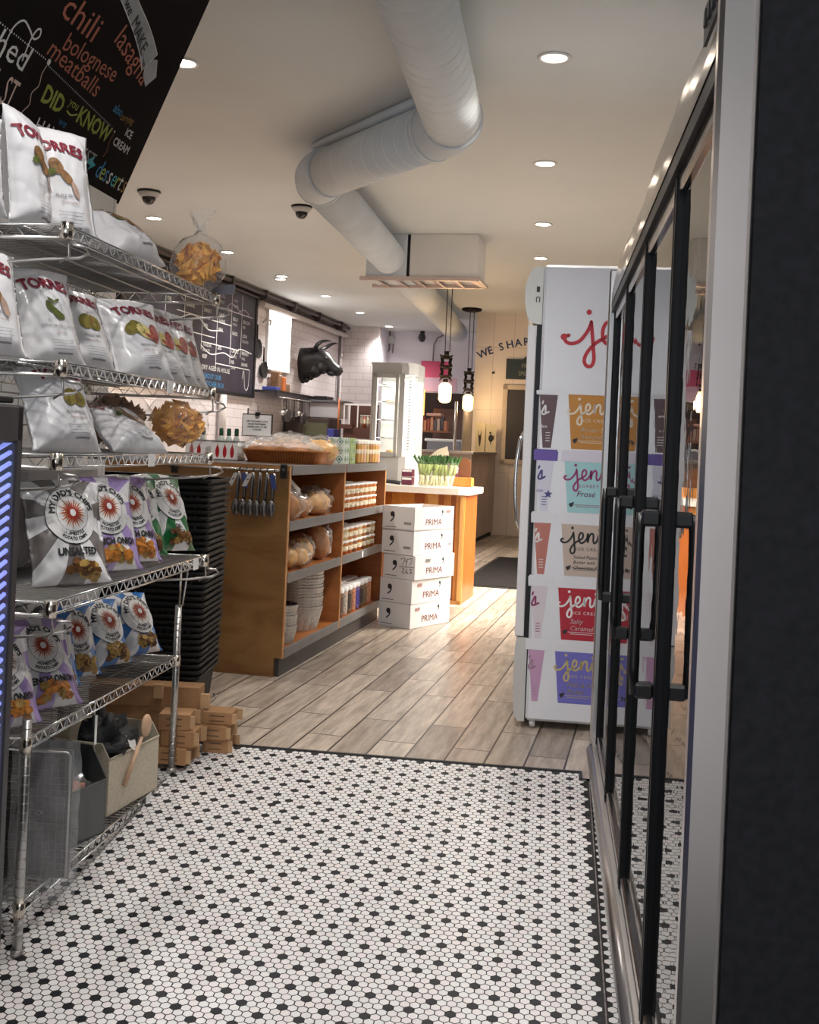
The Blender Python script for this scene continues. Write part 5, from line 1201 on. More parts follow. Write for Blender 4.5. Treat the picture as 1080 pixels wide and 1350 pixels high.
# ---- foil pan stacks
foil = mat('foil_paper', (0.50, 0.48, 0.45), 0.42, 0.35, nscale=60, namt=0.25, bump=0.2, bscale=60)
foil_in = mat('foil_dark', (0.10, 0.09, 0.09), 0.35, 0.6)
def pan(r, h):
    m = MB(); n = 72
    fl = lambda k, z: 0.004*math.cos(k*PI/2)*1.0
    m.lathe([(r*0.80, 0.0), (r*0.97, h-0.022), (r*0.97, h-0.020)], n, m=0, wob=lambda k, z: 0.0035*math.cos(k*PI/2) if z < h*0.5 else 0.0, smooth=False)
    m.lathe([(r*0.975, h-0.0215), (r*0.985, h-0.018), (r, h-0.003), (r*1.008, h)], n, m=0, smooth=True, cap=False)
    m.lathe([(r*1.0, h), (r*0.95, h), (r*0.93, h-0.03)], n, m=1, wob=lambda k, z: 0.003*math.cos(k*PI/2), smooth=False, cap=False)
    return m
def pan_stack(label, u, v, r, h, n, step):
    g = label[0]
    first = None
    for k in range(n):
        lb = (nth(n-k)+' '+label[1]) if k < n-1 else label[2]
        if k == 0: first = pan(r, h).build('baking_pan', [foil, foil_in]); place(first, 'R', u, v, zl); tag(first, label[3], 'pan', g)
        else:
            c = first.copy(); C.objects.link(c); c['label'] = lb; c.location = W3('R', u+0.002*math.sin(k*2), v, zl+step*k)
pan_stack(('large silver baking pans nested on the bottom shelf', 'large silver baking pan from the top of the tall nest on the bottom shelf', 'topmost large silver baking pan of the tall nest, fluted rim showing', 'lowest large baking pan of the tall nest, standing on the wood'), -2.065, 6.33, 0.168, 0.125, 14, 0.018)
pan_stack(('small silver baking pans nested on the bottom shelf', 'small silver baking pan from the top of the short nest on the bottom shelf', 'topmost small silver baking pan of the short nest', 'lowest small baking pan of the short nest, nearest the end panel'), -2.00, 5.84, 0.110, 0.085, 8, 0.018)

# ---- tubs with white lids
def tub_proto(fill, r=0.052, h=0.085, sq=False):
    t = bpy.data.objects.new('deli_tub', None); C.objects.link(t)
    m = MB(); m.lathe([(r*0.86, 0), (r*0.95, h*0.85), (r*0.96, h*0.88)], 20); m.build('cup', fill, t)
    m = MB(); m.lathe([(r*0.965, h*0.26), (r*0.985, h*0.62)], 20, cap=False)
    for k in range(5): a = -PI/2+(k-2)*0.20; 
    m.build('paper_label', mat('tub_label', (0.68, 0.60, 0.46), 0.5, nscale=70, namt=0.5), t)
    m = MB(); m.lathe([(r, h*0.84), (r*1.03, h*0.86), (r*1.03, h*0.97), (r*0.99, h)], 20); m.build('lid', M['white'], t)
    return t
fills = [mat('tub_orange', (0.58, 0.20, 0.04), 0.35), mat('tub_green', (0.36, 0.27, 0.06), 0.35), mat('tub_brown', (0.30, 0.12, 0.04), 0.35), mat('tub_cream', (0.66, 0.50, 0.26), 0.35)]
protos = [tub_proto(f) for f in fills]; used = [False]*4
def tub(i, u, v, z, label, group):
    p = protos[i]
    if not used[i]: o = p; used[i] = True
    else: o = dup(p)
    place(o, 'R', u, v, z, rg.uniform(0, 6)); o['label'] = label; o['category'] = 'tub'; o['group'] = group
for col in range(8):
    for lev in range(2):
        tub(0, -1.955, 6.76+col*0.112, zt+lev*0.086, '%s tub from the left, %s layer, front row of the top tub shelf' % (ORD[col], ('lower', 'upper')[lev]), 'deli tubs on the top tub shelf')
for col in range(6): tub(2, -2.08, 6.80+col*0.113, zt+0.086*(1 if col % 2 else 1)+0.0, '%s tub of the rear row behind the front row on the top tub shelf' % ORD[col], 'rear deli tubs on the top tub shelf')
for col in range(8):
    for lev in range(2):
        tub((1, 0, 0, 2, 0, 2, 1, 0)[col] if lev == 0 else (1, 3, 0, 0, 3, 0, 2, 3)[col], -1.955, 6.76+col*0.112, zm+lev*0.086, '%s tub from the left, %s layer, front row of the middle tub shelf' % (ORD[col], ('lower', 'upper')[lev]), 'deli tubs on the middle tub shelf')
for col in range(5): tub(2, -2.08, 6.82+col*0.113, zm+0.086, '%s tub of the rear row behind the front row on the middle tub shelf' % ORD[col], 'rear deli tubs on the middle tub shelf')
# tall shakers on the bottom shelf
sh_cols = [(0.34, 0.20, 0.10), (0.10, 0.06, 0.05), (0.42, 0.38, 0.34), (0.05, 0.035, 0.03), (0.40, 0.17, 0.10), (0.05, 0.04, 0.26), (0.04, 0.03, 0.03), (0.16, 0.10, 0.05), (0.48, 0.22, 0.12)]
for r_ in range(2):
    for k, c in enumerate(sh_cols):
        t = thing('seasoning_shaker', ('%s tall shaker jar from the left, front row of the bottom tub shelf' % ORD[k]) if r_ == 0 else '%s shaker jar from the left in the rear row of the bottom tub shelf' % ORD[k], 'jar', 'R', (-1.95-0.10*r_, 6.75+k*0.098, zl), 0, 'seasoning shakers on the bottom shelf')
        m = MB(); m.lathe([(0.036, 0), (0.038, 0.01), (0.038, 0.145), (0.034, 0.155)], 18); m.build('jar', mat('jar_%d' % k, (c[0]*0.9+0.1, c[1]*0.8+0.06, c[2]*0.8+0.03), 0.3), t)
        m = MB(); m.lathe([(0.0388, 0.03), (0.0388, 0.125)], 18, cap=False); m.build('paper_label', mat('jar_label_%d' % k, c, 0.5, nscale=60, namt=0.5), t)
        m = MB(); m.lathe([(0.040, 0.150), (0.041, 0.155), (0.041, 0.178), (0.038, 0.182)], 18); m.build('lid', M['white'], t)
# small tag on the middle shelf edge
m = MB(); m.box(-1.880, -1.878, 7.13, 7.17, 0.495, 0.535); o = m.build('shelf_tag', M['white']); o.rotation_euler = (0, 0, -TR); tag(o, 'small white tag clipped to the middle grey shelf edge', 'tag')

# ---- on top of the unit
ztp = 1.111
orange_b = wood_mat('tray_orange', (0.36, 0.11, 0.02), (0.52, 0.19, 0.045), 5, (1, 1, 4), 0.4)
t = thing('bread_tray', 'orange-brown slatted tray of bagged loaves on top of the shelf unit', 'tray', 'R', (-2.11, 6.28, ztp), -0.10)
m = MB()
loft(m, [(rr(0.45, 0.28, 0.05), 0), (rr(0.50, 0.33, 0.06), 0.066), (rr(0.515, 0.345, 0.07), 0.070), (rr(0.515, 0.345, 0.07), 0.076), (rr(0.49, 0.32, 0.06), 0.076), (rr(0.44, 0.27, 0.05), 0.012)], 0, close_bottom=True)
m.build('tray_body', orange_b, t)
m = MB()
for k in range(26):
    x = -0.20+k*0.016; m.tube([(x, -0.142, 0.005), (x*1.13, -0.167, 0.064)], 0.003, 4)
m.build('slat', wood_mat('tray_dark', (0.20, 0.05, 0.012), (0.34, 0.10, 0.02), 5, (1, 1, 4), 0.4), t)
pl_ = [(-2.23, 6.22, 0.26, 0.14, 0.11, 0.1, crust_d), (-2.08, 6.20, 0.25, 0.14, 0.115, -0.2, crust_d), (-1.93, 6.27, 0.22, 0.15, 0.13, 0.5, crust_g), (-2.15, 6.38, 0.30, 0.14, 0.14, 0.0, crust)]
lb4 = ['dark bagged loaf at the left of the orange tray', 'dark bagged loaf in the middle of the orange tray', 'golden glossy loaf at the right end of the orange tray', 'bagged loaf at the back of the orange tray']
for (u, v, L, w, h, r_, mm), lb in zip(pl_, lb4): loaf(lb, u, v, ztp+0.014, L, w, h, r_, mm, group='loaves in the orange tray', seed=int(-u*100))
m = MB(); G = []
for j in range(19):
    row = []
    for i in range(27):
        x = -0.27+0.54*i/26; y = -0.17+0.34*j/18
        q = max(0, 1-(x/0.28)**4)*max(0, 1-(y/0.18)**4)
        row.append(m.pt((x, y, 0.080+0.085*q*(0.75+0.25*math.cos(x*9))+0.018*noise.noise(Vector((x*16, y*16, 2)))+0.010*noise.noise(Vector((x*40, y*40, 5))))))
    G.append(row)
for j in range(18):
    for i in range(26): m.face([G[j][i], G[j][i+1], G[j+1][i+1], G[j+1][i]], 0, True)
o = m.build('plastic_sheet', clear_mat('sheet_film', haze=0.22, rough=0.12, ior=1.45, bump=0.9, bscale=22)); place(o, 'R', -2.14, 6.28, ztp, -0.10); tag(o, 'clear crumpled plastic sheet over the loaves in the orange tray', 'plastic sheet')
# patterned pasta boxes and jars along the far end of the top
gp = [mat('box_white_green', (0.66, 0.72, 0.66), 0.4), mat('box_green', (0.03, 0.22, 0.12), 0.4), mat('box_dark', (0.02, 0.05, 0.07), 0.4), mat('box_lime', (0.42, 0.52, 0.22), 0.4)]
for k in range(2):
    o_ = thing('patterned_box', ('white and green diamond patterned box beside the orange tray', 'lime and green patterned box next to the diamond one')[k], 'box', 'R', (-1.985, 6.84+0.15*k, ztp), 0, 'patterned boxes on the shelf unit')
    m = MB(); m.box(-0.055, 0.055, -0.06, 0.06, 0, 0.165, 0 if k == 0 else 3)
    for fn, w in ((plane((-0.055, -0.0606, 0), (1, 0, 0), (0, 0, 1)), 0.11), (plane((0.0556, -0.06, 0), (0, 1, 0), (0, 0, 1)), 0.12)):
        for i in range(2):
            for j in range(3):
                cx = w*(0.27+0.46*i); cz = 0.028+0.055*j
                m.poly(fn, [(cx-0.024, cz), (cx, cz-0.026), (cx+0.024, cz), (cx, cz+0.026)], 1)
                m.poly(lambda a, b, fn=fn: Vector(fn(a, b))+Vector((0.0004, -0.0004, 0)), [(cx-0.016, cz), (cx, cz-0.018), (cx+0.016, cz), (cx, cz+0.018)], 0 if (i+j) % 2 else 3)
                m.poly(lambda a, b, fn=fn: Vector(fn(a, b))+Vector((0.0008, -0.0008, 0)), [(cx-0.008, cz), (cx, cz-0.010), (cx+0.008, cz), (cx, cz+0.010)], 2)
    m.build('carton', gp, o_)
jarf = [mat('jar_spice_%d' % i, c, 0.35) for i, c in enumerate([(0.42, 0.22, 0.05), (0.46, 0.36, 0.12), (0.52, 0.30, 0.09), (0.30, 0.12, 0.05), (0.60, 0.34, 0.24)])]
jp = []
for i in range(5):
    t = bpy.data.objects.new('spice_jar', None); C.objects.link(t)
    m = MB(); m.box(-0.030, 0.030, -0.030, 0.030, 0, 0.128, 0, c=0.008); m.build('jar', jarf[i], t)
    m = MB(); m.box(-0.0305, 0.0305, -0.0305, 0.0305, 0.055, 0.10, 0, c=0.008); m.build('paper_label', mat('spice_label', (0.62, 0.53, 0.42), 0.5, nscale=60, namt=0.45), t)
    m = MB(); m.box(-0.031, 0.031, -0.031, 0.031, 0.126, 0.156, 0, c=0.006); m.build('lid', mat('lid_cream', (0.74, 0.72, 0.66), 0.4), t)
    jp.append([t, False])
for r_ in range(3):
    for k in range(8):
        i = (k*2+r_*3) % 5; t, us = jp[i]
        o_ = dup(t) if us else t; jp[i][1] = True
        place(o_, 'R', -1.945-0.072*r_, 7.10+k*0.075, ztp); o_['category'] = 'jar'; o_['group'] = 'spice jars on the shelf unit'
        o_['label'] = '%s jar from the left in the %s row of cream-lidded spice jars on top' % (ORD[k], ('front', 'middle', 'rear')[r_])
# chili sauce cartons with green-capped bottles
red_ch = pm('chili_red', (0.42, 0.01, 0.02)); bgreen = mat('bottle_green', (0.012, 0.06, 0.035), 0.15, coat=0.4)
for q, (uc, n, lb) in enumerate(((-2.675, 2, 'left white carton with red chili print, bottles standing in it'), (-2.49, 3, 'right white carton with three red chilies printed, beside the clipped notice'))):
    w = 0.125 if n == 2 else 0.165
    t = thing('bottle_carton', lb, 'box', 'R', (uc, 6.25, ztp), 0.0, 'chili sauce cartons on the counter')
    m = MB(); m.box(-w/2, w/2, -0.055, 0.055, 0, 0.108, 0)
    fn = plane((0, -0.0556, 0), (1, 0, 0), (0, 0, 1))
    for k in range(n):
        x = (k-(n-1)/2)*0.046; m.disc(fn, x, 0.048, 0.0125, 1, 14, 1, 0, 0.034); m.poly(fn, [(x-0.006, 0.075), (x+0.006, 0.075), (x+0.001, 0.100)], 1)
    m.build('carton', [M['white'], red_ch], t)
    m = MB(); m.box(-w/2-0.002, w/2+0.002, -0.057, 0.057, 0.108, 0.114); m.box(-w/2-0.002, w/2+0.002, -0.057, 0.057, -0.0005, 0.006); m.split_build('tray_edge', mat('carton_grey', (0.16, 0.16, 0.18), 0.5), t)
    for k in range(n):
        b_ = thing('sauce_bottle', '%s green-capped bottle in the %s chili carton' % (ORD[k], ('left', 'right')[q]), 'bottle', 'R', (uc+(k-(n-1)/2)*0.048, 6.25, ztp+0.10), 0, 'green capped sauce bottles')
        m = MB(); m.lathe([(0.020, 0.0), (0.020, 0.02), (0.013, 0.035), (0.011, 0.045)], 14); m.build('bottle_body', mat('bottle_pale', (0.45, 0.50, 0.46), 0.2), b_)
        m = MB(); m.lathe([(0.012, 0.043), (0.013, 0.047), (0.013, 0.082), (0.010, 0.088)], 14); m.build('cap', bgreen, b_)
# notice in a black clip frame
t = thing('clip_notice', 'white notice with black printed lines in a dark clip frame above the cartons', 'sign', 'R', (-2.305, 6.22, 1.262), 0)
m = MB(); m.box(-0.094, 0.094, 0.0, 0.008, -0.004, 0.128); m.build('frame', mat('frame_dark', (0.05, 0.035, 0.03), 0.5), t)
m = MB(); fn = plane((0, -0.001, 0), (1, 0, 0), (0, 0, 1)); m.quad(fn, -0.090, 0.001, 0.086, 0.122, 0)
fn2 = plane((0, -0.002, 0), (1, 0, 0), (0, 0, 1))
m.text(fn2, 'EAT', 0, 0.100, 0.014, 1, 0.03, 'CENTER')
for i, s in enumerate(('GET YOUR MEAT CUT IN', 'HOUSE MADE BREAD', 'ORDERS DAILY AT THE', 'COUNTER')): m.text(fn2, s, 0, 0.080-0.016*i, 0.0125, 1, 0.03, 'CENTER', 0.92)
m.build('sheet', [M['white'], M['ink']], t)
m = MB(); m.box(-0.014, 0.014, -0.004, 0.012, 0.115, 0.138); m.tube([(0, 0, 0.135), (0, 0, 0.175)], 0.0015, 5); m.tube([(-0.06, 0, 0.125), (-0.06, 0, 0.16)], 0.004, 6); m.split_build('clip', M['black'], t)
m = MB(); m.tube([(0.0, 0.006, -0.152), (0.0, 0.006, 0.0)], 0.006, 8); m.box(-0.05, 0.05, -0.03, 0.04, -0.152, -0.146); m.build('stand', M['black'], t)

# ================================================================ STACK OF WHITE WINE CARTONS
pw = mat('carton_white', (0.70, 0.68, 0.68), 0.55, nscale=4, namt=0.03); rust_i = mat('print_rust', (0.30, 0.05, 0.04), 0.5)
bx = Vector((0.055, 7.589, 0)); ba = math.radians(-35.8)
def comma(m, fn, x, z, s, mi):
    m.disc(fn, x, z, s*0.30, mi, 16); m.stroke(fn, [(x+0.16*s, z+0.05*s), (x+0.22*s, z-0.22*s), (x+0.08*s, z-0.52*s), (x-0.22*s, z-0.78*s)], s*0.16, mi)
lbl = ['bottom white carton of the five-high stack on the floor', 'second white carton from the floor in the five-high stack', 'middle white carton with handwritten figures, shifted outwards in the stack', 'fourth white carton from the floor, small grey stamp on its left face', 'topmost white carton of the stack, its lid open']
for k in range(5):
    dx = 0.022 if k == 2 else 0.0
    t = thing('white_carton', lbl[k], 'box', 'W', (bx.x+dx+0.004*math.sin(k*2.3), bx.y-dx*0.3, 0.1655*k), ba, 'stacked white cartons')
    m = MB(); L, Wd, Hh = 0.27, 0.48, 0.164
    if k < 4: m.box(-L, 0, 0, Wd, 0.001, Hh, 0, c=0.002)
    else:
        m.box(-L, 0, 0, 0.004, 0, Hh); m.box(-L, 0, Wd-0.004, Wd, 0, Hh); m.box(-L, -L+0.004, 0, Wd, 0, Hh); m.box(-0.004, 0, 0, Wd, 0, Hh); m.box(-L, 0, 0, Wd, 0, 0.01)
        m.box(-L+0.004, -0.004, 0.004, Wd-0.004, Hh-0.03, Hh-0.028, 2)
    ff = plane((-L, -0.0008, 0), (1, 0, 0), (0, 0, 1)); fs = plane((0.0008, 0, 0), (0, 1, 0), (0, 0, 1))
    comma(m, ff, 0.085 if k != 2 else 0.10, 0.108, 0.062, 1); m.quad(ff, 0.02, 0.018, 0.12, 0.022, 1, 4, 1)
    m.text(fs, 'PRIMA', 0.130, 0.038, 0.062, 3, 0.006, 'LEFT', 1.15)
    comma(m, fs, 0.335, 0.130, 0.036, 1)
    if k in (3, 4): m.quad(ff, 0.185, 0.042, 0.245, 0.060, 4)
    if k == 2:
        m.stroke(ff, [(0.15, 0.135), (0.185, 0.145), (0.165, 0.095)], 0.004, 1); m.stroke(ff, [(0.185, 0.140), (0.20, 0.115), (0.205, 0.145), (0.195, 0.09)], 0.004, 1); m.stroke(ff, [(0.21, 0.140), (0.245, 0.145), (0.225, 0.10)], 0.004, 1); m.stroke(ff, [(0.14, 0.085), (0.26, 0.088)], 0.004, 1)
        m.stroke(ff, [(0.165, 0.075), (0.18, 0.07), (0.165, 0.045), (0.19, 0.045)], 0.004, 1); m.stroke(ff, [(0.205, 0.075), (0.195, 0.05), (0.215, 0.045), (0.20, 0.06)], 0.004, 1); m.stroke(ff, [(0.225, 0.075), (0.245, 0.072), (0.23, 0.060), (0.248, 0.052), (0.225, 0.042)], 0.004, 1)
    sx = {0: 0.05, 1: 0.06, 2: 0.12, 4: 0.38}.get(k)
    if sx is not None:
        for j in range(4): m.stroke(fs, [(sx+0.015*j, 0.120), (sx+0.012+0.015*j, 0.140), (sx+0.010+0.015*j, 0.112)], 0.004, 3 if k != 2 else 1)
    if k == 3: m.quad(fs, 0.42, 0.055, 0.46, 0.072, 4)
    m.build('carton_body', [pw, M['ink'], kraft_l, rust_i, mat('stamp_grey', (0.25, 0.24, 0.25), 0.6)], t)

# ================================================================ MARBLE COUNTER
mc = thing('marble_counter', 'counter with white stone top and orange wooden boards behind the white cartons', 'counter', 'R', (-2.2, 9.05, 0.0))
off = (2.2, -9.05, 0)
m = MB(off)
P = [(-3.4, 8.72), (-1.53, 8.72), (-1.455, 8.76), (-1.44, 8.84), (-1.44, 9.40), (-3.4, 9.40)]
m.prism(P, 0.868, 0.918, lambda a, b, q: (a, b, q)); m.build('stone_top', mat('stone_white', (0.70, 0.66, 0.60), 0.25, nscale=5, namt=0.06, coat=0.3), mc)
rng2 = random.Random(5); x = -3.35
m = MB(off); board_c = [wood_mat('board_%d' % i, a, b, 4, (4, 4, 0.7), 0.35) for i, (a, b) in enumerate((((0.22, 0.05, 0.008), (0.36, 0.10, 0.015)), ((0.36, 0.12, 0.018), (0.52, 0.20, 0.035)), ((0.50, 0.24, 0.06), (0.66, 0.36, 0.12)), ((0.16, 0.035, 0.008), (0.25, 0.07, 0.015))))]
while x < -1.56:
    w = rng2.uniform(0.08, 0.13); w = min(w, -1.555-x); m.box(x, x+w-0.002, 8.78, 8.80, 0.03, 0.868, rng2.choice((0, 1, 0, 3, 1))); x += w
m.prism([(-1.80, 0.868), (-1.70, 0.868), (-1.665, 0.50), (-1.66, 0.30), (-1.69, 0.45)], 8.774, 8.779, lambda a, b, q: (a, q, b), 2)
m.box(-1.70, -1.655, 8.772, 8.779, 0.03, 0.868, 0); 
m.build('front_board', board_c, mc)
m = MB(off); m.box(-1.555, -1.485, 8.765, 8.80, 0.0, 0.868, 1); m.box(-1.520, -1.490, 8.755, 8.765, 0.0, 0.868, 2); m.box(-1.50, -1.485, 8.80, 9.38, 0.0, 0.868, 0); m.build('end_board', board_c, mc)
m = MB(off); m.box(-3.35, -1.49, 8.755, 8.78, 0.0, 0.03); m.build('toe_rail', edge_m, mc)
m = MB(off); m.box(-3.35, -1.50, 8.80, 9.38, 0.0, 0.866); m.build('carcass', M['black_matte'], mc)
# container of leeks
t = thing('leek_container', 'clear tapered container full of leeks on the stone counter', 'container', 'R', (-1.785, 9.02, 0.919))
m = MB(); loft(m, [(rr(0.29, 0.20, 0.03), 0.003), (rr(0.335, 0.25, 0.04), 0.185), (rr(0.35, 0.265, 0.04), 0.187), (rr(0.35, 0.265, 0.04), 0.195)], 0, close_bottom=True)
m.build('tub', clear_mat('tub_clear', haze=0.07, rough=0.1, ior=1.4, hcol=(0.85, 0.9, 0.75)), t)
lw = mat('leek_white', (0.55, 0.52, 0.30), 0.45, nscale=30, namt=0.3); lg = mat('leek_green', (0.03, 0.09, 0.02), 0.5, nscale=20, namt=0.4); lm = mat('leek_mid', (0.20, 0.26, 0.06), 0.5, nscale=15, namt=0.3)
rl = random.Random(2)
names = []
for k in range(18):
    x = -0.12+0.24*(k % 9)/8; y = -0.055 if k < 9 else 0.04
    t = thing('leek', '%s leek from the left in the %s row of the clear container' % (ORD[k % 9], 'front' if k < 9 else 'rear'), 'vegetable', 'R', (-1.785+x, 9.02+y, 0.926), 0, 'leeks in the clear container')
    tx = rl.uniform(-0.05, 0.09)
    m = MB(); m.tube([(0, 0, 0), (tx*0.4, 0, 0.08)], 0.013, 8); m.build('stalk', lw, t)
    m = MB(); m.tube([(tx*0.4, 0, 0.08), (tx*0.8, 0, 0.17)], 0.014, 8, rad=[0.013, 0.016]); m.build('stem', lm, t)
    m = MB()
    for j in range(4):
        a = rl.uniform(-0.9, 0.9); b_ = rl.uniform(-0.5, 0.5); p = Vector((tx*0.8, 0, 0.165)); q = p+Vector((0.05*a, 0.03*b_, 0.045+0.02*rl.random())); w = 0.013
        m.add([p+Vector((-w, 0, 0)), p+Vector((w, 0, 0)), q+Vector((w, 0, 0)), q+Vector((0, 0, 0.025)), q+Vector((-w, 0, 0)), p.lerp(q, 0.5)+Vector((0, -0.008, 0))], [(0, 1, 5), (1, 2, 5), (2, 3, 5), (3, 4, 5), (4, 0, 5)])
    m.build('leaves', lg, t)
for k, (x, z, c, lb) in enumerate(((-2.02, 0.919, (0.15, 0.03, 0.06), 'lower plum and white packet left of the leek container'), (-2.02, 0.985, (0.15, 0.03, 0.06), 'upper plum and white packet left of the leek container'))):
    t = thing('snack_packet', lb, 'packet', 'R', (x, 9.06, z), 0, 'plum packets beside the leeks')
    m = MB(); m.box(-0.045, 0.045, -0.05, 0.05, 0, 0.062, 0, c=0.004); m.quad(plane((0, -0.0506, 0), (1, 0, 0), (0, 0, 1)), -0.04, 0.040, 0.04, 0.058, 1); m.build('packet_body', [mat('plum_pack', c, 0.4), M['white']], t)
m = MB(); m.tube([(-0.02, 0, 0.015), (0.03, 0, 0.02), (0.09, 0, 0.018), (0.15, 0, 0.012)], 0.016, 10); o = m.build('cloth_roll', M['black_matte']); place(o, 'R', -2.22, 9.0, 0.919); tag(o, 'black rolled mat lying on the stone counter left of the packets', 'mat')
# wooden block with arched board, menu card
t = thing('wooden_stand', 'orange wooden block carrying an arched brown board at the right end of the stone counter', 'stand', 'R', (-1.60, 9.24, 0.919))
m = MB(); m.box(-0.07, 0.09, -0.05, 0.08, 0, 0.075, 0, c=0.003); m.build('block', board_c[1], t)
m = MB(); P = [(-0.02, 0.076), (0.065, 0.076), (0.07, 0.17)]+[(0.022+0.048*math.cos(a), 0.19+0.045*math.sin(a)) for a in [i*PI/10 for i in range(1, 10)]]+[(-0.026, 0.17)]
m.prism(P, 0.0, 0.018, lambda a, b, q: (a, q, b)); m.build('arched_board', wood_mat('arch_brown', (0.13, 0.045, 0.02), (0.22, 0.08, 0.035), 6, (1, 1, 3), 0.4), t)
m = MB(); m.box(-0.085, -0.025, 0.0, 0.012, 0.076, 0.17, 0); fn = plane((-0.085, -0.0008, 0.076), (1, 0, 0), (0, 0, 1)); m.stroke(fn, [(0.01, 0.02), (0.03, 0.07), (0.04, 0.03), (0.05, 0.08)], 0.008, 1); m.build('picture_card', [mat('card_plum', (0.20, 0.06, 0.09), 0.5), M['white']], t)
t = thing('paper_menu', 'cream folded paper leaning behind the leeks', 'paper', 'R', (-1.83, 9.20, 0.919))
m = MB(); m.prism([(-0.10, 0.19), (0.02, 0.30), (0.09, 0.26), (0.07, 0.16), (-0.08, 0.14)], 0, 0.004, lambda a, b, q: (a, q, b)); m.prism([(0.02, 0.30), (0.10, 0.33), (0.12, 0.24), (0.09, 0.26)], 0.0, 0.003, lambda a, b, q: (a, q+0.01, b)); m.build('sheet', mat('paper_cream', (0.62, 0.54, 0.42), 0.6), t)
m = MB(); m.box(-0.03, 0.03, -0.01, 0.02, 0, 0.2); m.build('holder', mat('holder_grey', (0.4, 0.38, 0.36), 0.5), t)

# ================================================================ FLOOR MAT
t = thing('floor_mat', 'black rubber mat lying on the plank floor between counter and freezer', 'mat', 'R', (-1.1, 11.4, 0))
m = MB(); m.box(-0.66, 0.75, -1.42, 1.42, 0.0, 0.009, 0, c=0.004); m.build('mat_edge', M['black'], t)
m = MB(); m.box(-0.62, 0.71, -1.38, 1.38, 0.009, 0.013, 0); m.build('mat_pile', mat('mat_pile', (0.016, 0.014, 0.014), 0.95, spec=0.05, nscale=80, namt=0.4, bump=0.5, bscale=200), t)
# ================================================================ CAKE DISPLAY CASE
dc = thing('display_case', 'tall grey-framed glass display case with bright shelves behind the stone counter', 'display case', 'R', (-2.28, 9.85, 0.0))
off = (2.28, -9.85, 0)
case_m = mat('case_grey', (0.40, 0.39, 0.38), 0.4, 0.2)
out = [(-2.51, 9.62), (-2.24, 9.62), (-2.18, 9.635), (-2.135, 9.67), (-2.115, 9.73), (-2.115, 10.0), (-2.51, 10.0)]
m = MB(off)
m.prism(out, 1.86, 1.955, lambda a, b, q: (a, b, q)); m.prism([(a*1.004+0.0, b-0.005 if b < 9.9 else b) for a, b in out], 1.945, 1.965, lambda a, b, q: (a, b, q))
m.prism(out, 0.0, 1.14, lambda a, b, q: (a, b, q))
m.split_build('casing', case_m, dc)
m = MB(off)
for (x, y, w, d) in ((-2.51, 9.62, 0.03, 0.03), (-2.255, 9.612, 0.045, 0.03), (-2.13, 9.97, 0.015, 0.03), (-2.51, 9.97, 0.03, 0.03)): m.box(x, x+w, y, y+d, 1.14, 1.87)
m.split_build('post', case_m, dc)
m = MB(off); y = 9.612
for (a, b, c, d) in ((-2.49, -2.258, 1.83, 1.866), (-2.49, -2.258, 1.135, 1.175), (-2.49, -2.455, 1.135, 1.866), (-2.290, -2.258, 1.135, 1.866)): m.box(a, b, y-0.012, y+0.012, c, d, c=0.003)
dd = m.build('door', mat('case_door_grey', (0.38, 0.37, 0.35), 0.35, 0.3), dc)
g = MB(off); g.box(-2.455, -2.29, y-0.002, y+0.002, 1.175, 1.83); g.build('glass_pane', MATS['cooler_glass_clear'] if False else clear_mat('case_glass', haze=0.02, rough=0.03, ior=1.45), dd)
g = MB(off)
cg = [(-2.21, 9.622), (-2.18, 9.635), (-2.135, 9.67), (-2.117, 9.73), (-2.117, 9.98)]
for a, b in zip(cg, cg[1:]): g.add([(a[0], a[1], 1.14), (b[0], b[1], 1.14), (b[0], b[1], 1.86), (a[0], a[1], 1.86)], [(0, 1, 2, 3)])
g.build('curved_glass', MATS['case_glass'], dc)
m = MB(off); m.box(-2.50, -2.12, 9.965, 9.98, 1.14, 1.86); m.build('bright_liner', mat('liner_white', (0.85, 0.88, 0.86), 0.5), dc)
m = MB(off)
for (x, y) in ((-2.47, 9.66), (-2.15, 9.71)): m.tube([(x, y, 1.16), (x, y, 1.85)], 0.006, 6)
for (x, y) in ((-2.235, 9.66),): m.tube([(x, y, 1.16), (x, y, 1.85)], 0.005, 6)
m.split_build('led_strip', emit_mat('case_led', (0.95, 1.0, 0.95), 4), dc)
for k, z in enumerate((1.30, 1.46, 1.62, 1.77)):
    m = MB(off)
    for i in range(10): x = -2.48+i*0.036; m.tube([(x, 9.67, z), (x, 9.95, z)], 0.0022, 5)
    m.tube([(-2.49, 9.67, z), (-2.14, 9.67, z)], 0.004, 6); m.tube([(-2.49, 9.95, z), (-2.14, 9.95, z)], 0.004, 6)
    for xx in (-2.42, -2.30): m.box(xx, xx+0.035, 9.655, 9.67, z-0.004, z+0.006)
    m.build('wire_shelf', M['chrome'], dc)
m = MB(off)
for k in range(24): m.box(-2.178, -2.160, 9.655, 9.662, 1.20+k*0.026, 1.212+k*0.026)
m.build('slotted_rail', M['steel_dull'], dc)
area('case_lamp', (-0.02, -0.05, 1.82), (0, 0, 0), 0.30, 0.12, 2.5, (0.95, 1.0, 0.97), dc)
for (x, z, lb) in ((-2.36, 1.60, 'small dish of pastry on the upper shelf of the display case'), (-2.34, 1.195, 'small dish of pastry at the bottom of the display case')):
    t = thing('pastry_dish', lb, 'dish', 'R', (x, 9.80, z if z > 1.3 else 1.145))
    m = MB(); m.lathe([(0.05, 0), (0.085, 0.018), (0.087, 0.018), (0.05, 0.004)], 22); m.build('dish', M['white'], t)
    m = MB(); 
    for (a, b) in ((-0.03, 0), (0.03, 0.01), (0, -0.03)): m.blob((a, b, 0.03), (0.032, 0.03, 0.022), n=12, k=8)
    m.build('pastry', crust, t)

